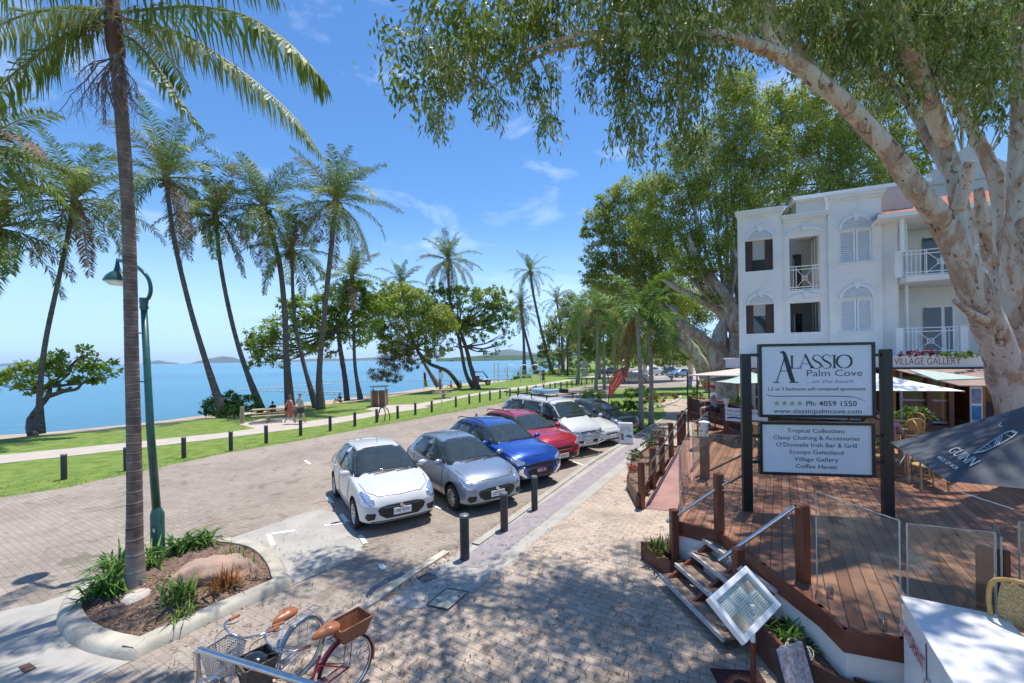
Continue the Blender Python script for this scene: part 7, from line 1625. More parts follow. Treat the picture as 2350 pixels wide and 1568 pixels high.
# low A board and mat near the foot of the menu case
ab=thing('sandwich_board','small leaning dark framed notice board at the bottom edge beside the menu post','sandwich board',(2.75,4.1,0),R(20))
MB().box((0,0,.33),(.40,.03,.62),M=Matrix.Rotation(R(-18),3,'X')).build('panel',mat('notice_print',(.35,.26,.27),.6,c2=(.65,.62,.62),scale=28),ab,local=True)
mb=MB()
for s in (-1,1): mb.box((s*.20,0,.33),(.03,.05,.66),M=Matrix.Rotation(R(-18),3,'X'))
mb.build('frame',M_boll,ab,local=True)
tag(MB().box((2.42,4.5,.008),(.52,.40,.012),rz=-.1).build('door_mat',mat('dark_red_mat',(.06,.02,.02),.95,var=.3,scale=40)),'dark red mat on the paving at the foot of the menu case','mat')
# ---------- rattan chairs, tables on the deck ----------
M_rat=mat('golden_cane',(.52,.31,.10),.45,var=.2,scale=10); M_wv=mat('woven_cane',(.52,.38,.17),.7,c2=(.26,.17,.07),scale=60); M_tt=mat('dark_table_top',(.05,.04,.04),.3)
def chair():
    t=thing('cane_chair','x','chair')
    for s in (-1,1):
        MB().tube(cr_path([(s*.20,.20,0),(s*.19,.19,.44)],6),.016,7).build('leg',M_rat,t,local=True)
        MB().tube(cr_path([(s*.21,-.24,0),(s*.19,-.19,.44)],6),.016,7).build('leg',M_rat,t,local=True)
    MB().tube(cr_path([(-.20,-.18,.42),(-.21,-.24,.66),(-.17,-.27,.84),(0,-.29,.90),(.17,-.27,.84),(.21,-.24,.66),(.20,-.18,.42)],28),.017,7).build('back_frame',M_rat,t,smooth=True,local=True)
    mb=MB()
    for i in range(8):
        for j in range(8):
            if True:
                f=lambda a,b:Vector(((-.17+.34*a)*(1-.25*b*b*abs(2*a-1)),-.20-.08*b-.015*math.sin(a*PI),.52+.34*b))
                mb.add([f(i/8,j/8),f((i+1)/8,j/8),f((i+1)/8,(j+1)/8),f(i/8,(j+1)/8)],[(0,1,2,3)])
    mb.build('backrest',M_wv,t,local=True)
    MB().lathe([(.215,.42),(.225,.435),(.215,.455),(.0,.46)],20).build('seat',M_wv,t,local=True)
    MB().tube([(math.cos(a)*.19,math.sin(a)*.19,.20) for a in np.linspace(0,2*PI,17)],.010,5,cap=False).build('stretcher',M_rat,t,local=True)
    return t
def table():
    t=thing('cafe_table','x','table'); MB().lathe([(.33,.70),(.35,.71),(.35,.735),(.0,.74)],24).build('table_top',M_tt,t,local=True)
    MB().tube([(0,0,.03),(0,0,.70)],.03,10).build('pedestal',M_steel,t,local=True); MB().lathe([(.22,0),(.22,.015),(.05,.03),(.03,.05)],20).build('base',M_steel,t,local=True); return t
ch0=chair(); ta0=table(); ch0['group']='cane chairs on the deck'; ta0['group']='small round cafe tables'
used=[False,False]
def put(o,k,x,y,z,rz,lab):
    if not used[k]: used[k]=True; c=o; c.location=(x,y,z); c.rotation_euler=(0,0,rz); c['label']=lab; return c
    return copy_tree(o,None,lab,(x,y,z),rz)
put(ch0,0,4.19,3.36,DZ,R(-62),'golden cane chair cut by the right edge, beside the hydrant cabinet')
TB=[(8.4,8.9,'beside the right sign post'),(9.6,10.4,'under the white umbrella corner'),(11.2,10.4,'before the open gallery door'),(7.2,11.2,'showing between the two sign panels'),(11.0,12.1,'close to the gallery windows')]
for i,(x,y,l) in enumerate(TB):
    put(ta0,1,x,y,DZ,0,'round cafe table '+l)
    for j,a in enumerate((.5,2.5,4.4)[:3 if i<3 else 2]):
        put(ch0,0,x+.62*math.cos(a+i),y+.62*math.sin(a+i),DZ,a+i+PI/2,'cane chair on the %s side of the table %s'%(('right','left','near')[j] if i%2==0 else ('left','near','right')[j],l))
# cafe counter and rail on the left part of the deck
cf=thing('cafe_booth','dark timber cafe railing box with open rails left of the big sign','cafe railing',(8,16,DZ))
pa=at(1583,935,17.5);pb2=at(1722,938,13.8); 
mb=MB()
for f in (0,.33,.66,1): p=pa.lerp(pb2,f); mb.box((p.x,p.y,DZ+.5),(.14,.14,1.0))
mb.bar((pa.x,pa.y,DZ+.98),(pb2.x,pb2.y,DZ+.98),.16,.06); mb.bar((pa.x,pa.y,DZ+.35),(pb2.x,pb2.y,DZ+.35),.05,.10); mb.build('rail_frame',M_timber,cf)
mb=MB(); mb.bar((pa.x,pa.y+.1,DZ+.5),(pb2.x,pb2.y+.1,DZ+.5),.03,.8); mb.build('dark_panel',M_brsh,cf)
mb=MB()
for px,yy in ((1578,16.5),(1600,17),(1627,15.5)): p=at(px,900,yy); mb.tube([(p.x,p.y,.1),(p.x,p.y,2.9)],.03,6)
mb.build('canopy_posts',M_boll,cf)
# ---------- street lamp, bollards, beach furniture ----------
M_teal=mat('dark_green_paint',(.012,.075,.065),.35,c2=(.03,.10,.08),scale=9,coat=.3)
lb=P(363,1287,.0)
lp=thing('street_lamp','tall dark green street lamp with gooseneck arm, standing in the island behind the ringed palm','street lamp',(lb.x,lb.y,.1))
Yl=lb.y
bx=[at(363,1282,Yl),at(362,1178,Yl)]
p0=at(363,1287,Yl);p1=at(361,1180,Yl);p2=at(359,1165,Yl)
MB().tube([p0,p0.lerp(p1,.05),p1,p2],[.115,.105,.105,.065],18).build('base_casing',M_teal,lp,smooth=40)
MB().box(p0.lerp(p1,.55)+Vector((.02,-.105,0)),(.10,.012,.40),bev=.004).build('access_door',M_teal,lp)
MB().box(p0.lerp(p1,.7)+Vector((.03,-.113,.0)),(.035,.006,.06)).build('sticker',M_plate,lp)
MB().tube([p2,at(345,985,Yl),at(330,700,Yl)],[.066,.060,.048],16).build('pole',M_teal,lp,smooth=True)
MB().tube([at(330.5,712,Yl),at(330.5,706,Yl),at(330,700,Yl),at(330,692,Yl),at(330,684,Yl)],[.05,.068,.058,.068,.065],16).build('pole_collar',M_teal,lp,smooth=40)
arm=cr_path([at(331,688,Yl),at(341,684,Yl),at(346,664,Yl),at(341,641,Yl),at(328,624,Yl),at(310,610,Yl+.1),at(290,601,Yl+.2),at(272,598,Yl+.3)],30)
MB().tube(arm,.032,10).build('gooseneck_arm',M_teal,lp,smooth=True)
hc_=at(270,638,Yl+.3)
MB().lathe([(.018,.36),(.03,.26),(.042,.19),(.06,.13),(.115,.09),(.17,.03),(.205,-.04),(.21,-.065),(.195,-.06),(.08,.0)],24,c=hc_).build('lamp_shade',M_teal,lp,smooth=40)
MB().lathe([(.185,-.055),(.17,-.10),(.12,-.135),(.0,-.145)],24,c=hc_).build('diffuser',mat('opal_glass',(.75,.75,.72),.25),lp,smooth=True)
mb=MB()
for py in (766,877):
    a=at(336 if py<800 else 341,py,Yl); mb.tube([a,a+Vector((-.18,-.1,.02))],.012,6); mb.tube([a+Vector((-.18,-.16,.02)),a+Vector((-.18,-.04,.02))],.02,6)
mb.build('bracket',M_teal,lp)
# bollards
def bollard(x,y,h,r,lab,g,flat=True):
    t=thing('bollard',lab,'bollard',(x,y,0),.3,g)
    MB().lathe([(r*1.0,0),(r,h-.05),(r*.99,h-.045)],16).build('shaft',M_boll,t,smooth=40,local=True)
    MB().lathe([(r*.99,h-.05),(r*1.03,h-.045),(r*1.03,h-.01),(r*.9,h),(0,h+.004)],16).build('cap',M_boll2,t,smooth=40,local=True); return t
M_boll2=mat('bollard_cap_grey',(.16,.17,.19),.4,metal=.3)
right=[(1067,1284,.80,.084,'nearest kerbside bollard, standing on the rounded end of the purple paver band'),(1157.5,1219,.80,.080,'middle kerbside bollard in front of the steel blue hatchback'),(1227,1171,.80,.074,'farthest kerbside bollard on the paver band, in front of the blue car')]
for px,py,h,r,l in right: p=P(px,py); bollard(p.x,p.y,h,r,l,'square capped bollards on the kerb band')
LB=[(147,1100),(290,1080),(422,1051),(530,1034),(611,1017),(690,1000)]+[z4(x,y) for x,y in ((151,812),(313,782),(456,757),(594,732),(710,707),(818,690),(976,656),(1064,636),(1133,625),(1200,612),(1266,600),(1331,590),(1386,580),(1443,570),(1502,563),(1552,555),(1595,549),(1627,543),(1665,537),(1705,530),(1738,523),(1766,517),(1800,512),(1835,505),(1870,500),(1905,497),(1940,494),(1975,490))]
desc={0:'grass verge bollard nearest the left edge of the photo',1:'grass verge bollard half hidden behind the ringed palm',2:'grass verge bollard just right of the street lamp pole',3:'fourth grass verge bollard from the left edge',4:'grass verge bollard below the picnic table',5:'grass verge bollard standing at the feet of the walking man',6:'first grass verge bollard right of the walking couple',7:'second grass verge bollard right of the walking couple',8:'grass verge bollard at the bin enclosure end with a rope loop beside it',9:'first grass verge bollard right of the bin enclosure',10:'second grass verge bollard right of the bin enclosure',11:'third grass verge bollard right of the bin enclosure'}
ords=['first','second','third','fourth','fifth','sixth','seventh','eighth','ninth','tenth','eleventh','twelfth','thirteenth','fourteenth','fifteenth','sixteenth','seventeenth','eighteenth','nineteenth','twentieth','21st','22nd']
proto=None
for i,(px,py) in enumerate(LB):
    p=P(px,py); l=desc.get(i,'%s grass verge bollard past the thin parking sign post'%ords[min(i-12,21)])
    if proto is None: proto=bollard(p.x,p.y,.78,.075,l,'dark bollards along the grass verge')
    else: copy_tree(proto,None,l,(p.x,p.y,0),.3)
M_tim2=mat('pale_timber',(.42,.32,.20),.8,var=.2,scale=6,stretch=(1,1,.2)); M_tim3=mat('brown_slats',(.22,.11,.06),.7,var=.25,scale=6)
# bin enclosure
b=P(871,932); be=thing('bin_enclosure','square timber slatted bin enclosure with small flat dark roof on the beach lawn','bin enclosure',(b.x,b.y,0),R(10))
mb=MB()
for i in range(13):
    z=.12+i*.085
    for s in (-1,1): mb.box((0,s*.52,z),(1.0,.03,.065)); mb.box((s*.52,0,z),(.03,1.0,.065))
mb.build('slats',M_tim3,be,local=True); mb=MB()
for sx in (-1,1):
    for sy in (-1,1): mb.box((sx*.52,sy*.52,.65),(.10,.10,1.3))
mb.box((0,-.55,.65),(.09,.04,1.2)); mb.build('corner_post',M_tim2,be,local=True)
mb=MB(); mb.box((0,0,1.52),(1.3,1.3,.05),bev=.02); mb.build('roof',M_boll,be,local=True); mb=MB()
for sx in (-1,1): mb.box((sx*.45,0,1.4),(.04,.04,.24))
mb.build('roof_post',M_boll,be,local=True); MB().box((0,0,.6),(.8,.8,1.1)).build('bin',M_boll,be,local=True)
# picnic tables
def picnic(px,py,lab,rz,proto=None):
    p=P(px,py)
    if proto: return copy_tree(proto,None,lab,(p.x,p.y,0),rz)
    t=thing('picnic_table',lab,'picnic table',(p.x,p.y,0),rz,'picnic tables on the beach lawn')
    mb=MB()
    for q in range(4): mb.box((0,-.27+q*.18,.76),(1.7,.165,.04),bev=.005)
    mb.build('table_top',M_tim2,t,local=True)
    for s in (-1,1):
        mb=MB()
        for q in (0,1): mb.box((0,s*(.58+q*.16),.44),(1.7,.15,.04),bev=.005)
        mb.build('bench',M_tim2,t,local=True)
    mb=MB(); mb.box((0,0,.37),(.16,.3,.74)); mb.box((0,0,.38),(.10,1.5,.08)); 
    mb.build('pedestal',M_tim2,t,local=True); return t
pt0=picnic(617,968,'timber picnic table on a concrete slab beside the walking couple',R(28))
picnic(1018,914,'distant timber picnic table under the leaning beach tree',R(28),pt0)
p=P(556,972); tag(MB().tube([(p.x,p.y,0),(p.x,p.y,.98)],.11,10).build('timber_post',M_tim2),'short round timber post in front of the round bush','post')
# parking sign on a thin post
p=P(1014,937); t=thing('parking_sign','small parking sign on thin grey post at the verge','sign',(p.x,p.y,0)); MB().tube([(0,0,0),(0,0,2.6)],.03,6).build('post',M_steel,t,local=True); MB().box((0,-.04,2.35),(.32,.02,.45)).build('plate',M_plate,t,local=True)
p=P(1013,893); t=thing('shower_post','pale beach shower post among the trees beside the buggy','shower post',(p.x,p.y,0)); MB().box((-.1,0,1.3),(.35,.25,2.6),bev=.03).build('column',mat('grey_column',(.35,.36,.35),.6),t,local=True); MB().tube([(-.1,-.1,2.4),(-.1,-.5,2.45),(-.1,-.52,2.3)],.03,6).build('shower_head',M_steel,t,local=True)
# rope loop at bollard
p=P(*z4(485,748)); mb=MB(); mb.tube(cr_path([p+Vector((-.1,0,.5)),p+Vector((.0,0,.8)),p+Vector((.35,0,.72)),p+Vector((.5,0,.3)),p+Vector((.5,0,.02))],16),.03,6); mb.tube(cr_path([p+Vector((-.2,0,.02)),p+Vector((-.1,0,.6)),p+Vector((.1,0,.8)),p+Vector((.25,0,.5)),p+Vector((.2,0,.02))],16),.03,6); tag(mb.build('bike_hoop',M_boll),'grey tubular bicycle hoop beside a verge bollard','bike rack')
# beach flag
p=P(*z4(766,553)); t=thing('beach_flag','red and yellow lifeguard flag on a thin pole on the sand','flag',(p.x,p.y,-.4)); MB().tube([(0,0,0),(0,0,2.8)],.025,6).build('pole',M_steel,t,local=True)
def flagcloth(z0,z1,m):
    mb=MB(); w_=.75
    for i in range(8):
        f=lambda a,z:Vector((.02+w_*a*.42*(1+.3*math.sin(z*2)),.12*math.sin(a*7+z*2),z))
        mb.add([f(i/8,z0),f((i+1)/8,z0),f((i+1)/8,z1),f(i/8,z1)],[(0,1,2,3)])
    return mb.build('cloth',m,t,local=True,smooth=True)
flagcloth(1.75,2.5,mat('flag_red',(.55,.03,.03),.7)); flagcloth(.9,1.75,mat('flag_yellow',(.75,.55,.05),.7))
# swim net float lines
mb=MB()
for k,(a,b) in enumerate(((z2(1560,1100),z2(2240,1058)),(z2(1700,1108),z2(2260,1120)),(z4(-50,492),z4(640,480)),(z4(0,570),z4(430,568)),(z4(640,482),z4(1250,474)))):
    A=P(*a,-.97);B=P(*b,-.97); n=max(2,int((A-B).length/1.1))
    mb.tube([A,B],.05,5)
    for i in range(n+1): mb.sphere(A.lerp(B,i/n),.13,6,4)
tag(mb.build('net_floats',mat('float_cream',(.66,.60,.48),.6)),'pale float lines of the stinger net on the sea','net floats','stinger net float lines')
# jetty cage / white posts
p=P(*z4(1385,488)); t=thing('jetty_gate','white posts and hooped rails of the jetty entrance by the bushes','jetty gate',(p.x,p.y,0)); mb=MB()
for x in (-3.6,-3.0,-1.6,.4,2.0,3.4): mb.tube([(x,0,-.5),(x,0,2.9 if x<-2 else 2.2)],.09,6)
for x in (-1.2,.9,2.6): mb.tube([(x+.8*math.cos(a),0,1.7+.8*math.sin(a)) for a in np.linspace(0,2*PI,15)],.06,5,cap=False)
mb.bar((-3.6,0,1.6),(3.4,0,1.6),.08); mb.bar((-3.6,0,.9),(3.4,0,.9),.08); mb.build('posts',M_whitep,t,local=True)
# beach buggy
p=P(1103,884); t=thing('beach_buggy','dark open beach buggy with roll cage under the leaning almond tree','buggy',(p.x,p.y,0),R(8))
MB().box((0,0,.62),(2.7,1.3,.42),bev=.12).build('body',mat('buggy_paint',(.10,.10,.10),.4,coat=1),t,local=True); mb=MB()
for s in (-1,1): mb.tube([(-1.1,s*.6,.8),(-.7,s*.6,1.75),(.35,s*.6,1.80),(1.0,s*.6,.9)],.05,6)
for x,z in ((-.7,1.75),(.35,1.80)): mb.bar((x,-.6,z),(x,.6,z),.08)
mb.build('roll_cage',M_trim,t,local=True); MB().box((-.2,0,1.82),(1.1,1.3,.05),bev=.02).build('roof',M_trim,t,local=True)
MB().box((-.4,0,1.05),(.5,1.1,.5),bev=.06).build('seat',M_red,t,local=True)
for x in (-.95,.95):
    for s in (-1,1): wheel(t,x,s*.62,.34,s,1)
# road sign
p=P(1343,891); t=thing('road_sign','pale diamond road sign seen from behind above the hedge','road sign',(p.x,p.y,0)); MB().tube([(0,0,0),(0,0,2.7)],.05,6).build('post',M_steel,t,local=True)
MB().box((0,-.06,2.75),(.75,.03,.75),M=Matrix.Rotation(PI/4,3,'Y')).build('plate',mat('sign_back_grey',(.42,.44,.45),.5,metal=.3),t,local=True); MB().box((0,-.06,1.75),(.7,.03,.6)).build('lower_plate',mat('sign_back_grey',(.42,.44,.45)),t,local=True)
# red feather banner
Yb=27.0; t=thing('feather_banner','leaning red feather banner with white lettering behind the parked cars','banner',at(1396,935,Yb))
mb=MB(); n=12; Lp=[(1397,912),(1398,895),(1402,875),(1412,857),(1425,846),(1437,842)]; Rp=[(1400,912),(1410,900),(1420,888),(1430,873),(1440,860),(1443,848)]
LP=cr_path([at(x,y,Yb) for x,y in Lp],n); RP=cr_path([at(x,y,Yb) for x,y in Rp],n)
for i in range(n-1):
    g=[]
    for j in range(5): g.append((LP[i].lerp(RP[i],j/5)+Vector((0,.10*math.sin(i*.9+j),0)),LP[i].lerp(RP[i],(j+1)/5)+Vector((0,.10*math.sin(i*.9+j+1),0)),LP[i+1].lerp(RP[i+1],(j+1)/5)+Vector((0,.10*math.sin((i+1)*.9+j+1),0)),LP[i+1].lerp(RP[i+1],j/5)+Vector((0,.10*math.sin((i+1)*.9+j),0))))
    for q_ in g: mb.add(q_,[(0,1,2,3)])
mb.build('cloth',leafmat('banner_red',(.78,.13,.10),(.70,.10,.08),2,.4,.6),t,smooth=True)
mb=MB(); 
for s0_,s1_ in (((1404,893),(1416,868)),((1410,893),(1428,862)),((1404,893),(1410,893)),((1418,862),(1424,852)),((1424,862),(1430,852)),((1430,862),(1437,850)),((1424,858),(1432,856))): mb.bar(at(*s0_,Yb-.15),at(*s1_,Yb-.15),.075,.01)
mb.build('lettering_marks',M_whitep,t); MB().tube(cr_path([at(1396,935,Yb),at(1397,912,Yb),at(1401,874,Yb),at(1413,855,Yb),at(1437,841,Yb)],14),.025,6).build('pole',M_boll,t)
# A frame sign
p=P(1436,1020); t=thing('a_frame_sign','white A frame pavement sign with green map picture in front of the white sedan','pavement sign',(p.x,p.y,0),R(-12))
Ml=Matrix.Rotation(R(-12),3,'X')
MB().box((0,-.0,.43),(.58,.03,.86),M=Ml,bev=.01).build('front_panel',M_whitep,t,local=True); MB().box((0,.36,.43),(.58,.03,.86),M=Matrix.Rotation(R(12),3,'X'),bev=.01).build('back_panel',M_whitep,t,local=True)
gm=mat('print_green',(.02,.30,.22),.5); gk=mat('print_brown',(.20,.14,.08),.5)
def afp(x,z,yo=-.021): return Ml@Vector((x,yo,z-.43))+Vector((0,0,.43))
mb=MB(); mb.poly([afp(-.02,.30),afp(.24,.26),afp(.24,.36),afp(.10,.40),afp(.02,.36)]); mb.build('green_print',gm,t,local=True)
mb=MB(); mb.poly([afp(-.20,.18),afp(-.05,.18),afp(-.09,.26),afp(-.07,.42),afp(-.19,.44),afp(-.17,.28)]); mb.tube([afp(.2*math.cos(a),.5+.24*math.sin(a),-.024) for a in np.linspace(.1,PI-.1,12)],.009,4); mb.tube([afp(.14*math.cos(a),.48+.16*math.sin(a),-.024) for a in np.linspace(.1,PI-.1,12)],.006,4); mb.build('brown_print',gk,t,local=True)
MB().tube([afp(-.26,.03),afp(.26,.03)],.012,5).build('foot_bar',M_boll,t,local=True)
# ---------- shrubs, hedges, island plants ----------
shrub('round_bush','dense round glossy green bush at the foot of the leaning palms','bush',[(500,932,34,32,28),(470,945,12,14,27.5),(530,915,24,22,28.5),(520,945,30,20,27.5)],('shrub','almond2'),seed=71,cov=5,lk=.0052,asp=.6,clump=.16)
shrub('round_bush','smaller green bush touching the right side of the big round bush','bush',[(568,926,30,24,28.5),(590,938,14,14,28.5),(545,942,18,14,28)],('shrub','almond2'),seed=72,cov=5,lk=.0052,asp=.6,clump=.16)
shrub('seaside_bush','low glossy bush beside the jetty gate','bush',[(1198,868,24,14,74),(1180,872,14,9,74)],('shrub','almond2'),seed=73,cov=4,lk=.004)
shrub('seaside_bush','low hedge of bushes right of the distant walker','bush',[(1275,858,34,9,84),(1310,856,22,9,84),(1240,856,18,8,86),(1345,852,22,8,80)],('shrub','almond2'),seed=74,cov=4,lk=.004)
shrub('hedge','bright green clipped hedge left of the grey palm trunks','hedge',[(1343,906,14,11,34),(1362,902,18,12,34),(1380,908,14,11,33)],('strap','hedge'),seed=75,cov=4.5,lk=.0045,asp=.3)
shrub('hedge','light green low hedge around the foot of the twin palms','hedge',[(1412,930,18,12,26),(1440,930,20,12,26),(1465,928,18,12,26),(1430,938,26,8,25.5)],('hedge','strap'),seed=76,cov=5,lk=.005)
shrub('hedge','dark green bush bed behind the light green hedge','hedge',[(1450,902,20,13,33),(1478,898,20,14,33),(1500,908,14,10,32)],('shrub','almond2'),seed=77,cov=5,lk=.005)
shrub('croton_bed','orange and green croton bed at the corner of the garden','flower bed',[(1490,920,22,10,28),(1515,915,24,10,29),(1540,910,18,8,30)],('orange','hedge'),seed=78,cov=3,lk=.005)
shrub('croton_bed','orange leafed plants beside the cafe canopy posts','flower bed',[(1610,885,16,12,20),(1632,890,12,10,19.5)],('orange','strap'),seed=79,cov=2.4,lk=.006,asp=.3)
mb=MB(); RC=[P(1480,940),P(1512,934),P(1545,924),P(1562,912)]
mb.tube(cr_path(RC,20),.16,8); o=mb.build('garden_edging',M_kerb,smooth=True); tag(o,'curved stone edging along the garden bed beside the footway','edging')
sheet('garden_bed',[P2(*p) for p in ((1398,945),(1440,950),(1500,940),(1560,912),(1575,900),(1500,893),(1410,893))],.001,M_grass)
# agapanthus-like clumps on the island
def ipt(x,y,z=.14): return P(x*.3506,1018.3+y*.3506,z)
IC=[((760,830),'strappy green clump left of the ringed palm trunk',70,.62,'strap','almond2',.9),((660,990),'strappy green clump at the left end of the island',70,.55,'strap','shrub',1.0),((1180,690),'strappy green clump right of the lamp base',60,.55,'strap','shrub',.9),((1320,660),'strappy green clump at the far rim of the island',55,.5,'strap','hedge',.9),((985,800),'strappy green clump between palm and lamp',40,.5,'strap','almond2',.9),((1160,1040),'yellowing strappy clump in front of the boulder',60,.40,'strap','ppale',1.1),((1200,1130),'low dry tuft at the front rim of the island',30,.26,'hedge','ppale',1.0),((1490,830),'green upright tuft right of the boulder',50,.36,'strap','hedge',1.25),((1450,950),'orange dry tuft right of the boulder',90,.34,'orange','pbrown',1.2),((1590,830),'small lime tuft at the right end of the island',26,.26,'hedge','strap',1.2),((1555,730),'thin lime stalk at the far right of the island',12,.30,'hedge','strap',1.4)]
for k,((x,y),l,n,Lf,a,b,upk) in enumerate(IC):
    p=ipt(x,y); plant('strap_leaf_plant',l,'plant',[p,p+Vector((.06,.05,0))] if n>40 else [p],n if n<=40 else n//2+12,Lf,.035 if 'tuft' not in l and 'stalk' not in l else .018,(a,b),seed=80+k,up=upk,droop=.75 if upk<1.1 else .35,spread=.18,group='island plants',idxp=.35)
# roadside feather palms (brighter, slender)
def king(px,py,top,Y,lab,Lf,seed,rad=.11,nf=15):
    b=P(px,py); Y=b.y; t=thing('feather_palm',lab,'palm tree',(b.x,b.y,0),0,'slender feather palms along the footway'); c=at(*top,Y)
    trunk_mesh([b,b.lerp(c,.5)+Vector((.06,0,0)),c],[rad*1.5,rad,rad*.9,rad*.85],60,M_gpt,t,ringstep=.22,ringamp=.03,n=10)
    MB().tube([c-Vector((0,0,.1)),c+Vector((0,0,.3)),c+Vector((0,0,.9))],[rad*.95,rad*1.15,rad*.5],8).build('crownshaft',mat('green_crownshaft',(.25,.28,.10),.5),t,smooth=True)
    crown_palm('crown',c+Vector((0,0,.6)),nf,Lf,t,seed=seed,LL=Lf*.20,W=.07,nL=46,el=(82,-30),mats=('kgreen','strap','pyel','pbrown'),mix=(.55,.25,.1,.1),hang=.38,droop=.72); return t
ML['kgreen']=leafmat('feather_palm_leaf',(.22,.34,.05),(.09,.17,.025),.9,.35,.4)
M_gpt=mat('grey_palm_trunk',(.36,.32,.28),.85,c2=(.24,.21,.18),scale=5,stretch=(1,1,2),bump=.5)
king(1471,986,(1463,745),0,'bright slender feather palm with grey trunk beside the pavement sign',3.3,101,nf=15)
king(1494,973,(1490,760),0,'second grey trunked feather palm just right of the bright one',2.7,102,nf=12)
king(1367,897,(1372,725),0,'distant feather palm in front of the diamond sign trees',3.6,103,rad=.14)
king(1387,893,(1384,760),0,'short distant feather palm right of the diamond sign',3.0,104,rad=.13)
king(1326,880,(1330,720),0,'far feather palm with some orange fronds by the footpath bend',4.6,105,rad=.18)
king(1412,886,(1405,700),0,'distant feather palm directly behind the red banner',3.8,106,rad=.14)
# ---------- bicycles ----------
M_bred=paint('bicycle_red',(.60,.015,.02)); M_tan=mat('tan_leather',(.36,.12,.045),.35,var=.15,coat=.3); M_wick=mat('brown_wicker',(.44,.19,.09),.7,c2=(.26,.10,.045),scale=60,bump=.5)
M_wickg=mat('grey_wicker',(.16,.13,.10),.8,c2=(.07,.055,.045),scale=60,bump=.5); M_bsil=paint('bicycle_silver',(.50,.52,.55),.5)
def basket(parent,c,w0,d0,w1,d1,h,m,name,rz=0,cell=.022,solid=False,local=True):
    mb=MB(); c=Vector(c)
    def q(u,v,f): # rim point
        w_=w0+(w1-w0)*f; d_=d0+(d1-d0)*f; return c+Vector((u*w_/2,v*d_/2,h*f))
    cs=[(-1,-1),(1,-1),(1,1),(-1,1)]
    for i in range(4):
        a,b=cs[i],cs[(i+1)%4]; n=max(3,int(max(w1,d1)/cell/1.3))
        for k in range(n):
            f=k/n; u=a[0]+(b[0]-a[0])*f; v=a[1]+(b[1]-a[1])*f; mb.bar(q(u,v,0),q(u,v,1),.0045 if not solid else cell*.45,.006)
        nz_=max(3,int(h/cell))
        for k in range(nz_+1): f=k/nz_; mb.bar(q(*a,f),q(*b,f),.006 if 0<k<nz_ else .016,.0045 if 0<k<nz_ else .014)
    if solid:
        for i in range(4): a,b=cs[i],cs[(i+1)%4]; mb.add([q(*a,0),q(*b,0),q(*b,1),q(*a,1)],[(0,1,2,3)])
        mb.add([q(*a,.02) for a in cs],[(0,1,2,3)])
    n=8
    for k in range(n+1): u=-1+2*k/n; mb.bar(q(u,-1,0),q(u,1,0),.005); mb.bar(q(-1,u,0),q(1,u,0),.005)
    return mb.build(name,m,parent,local=local)
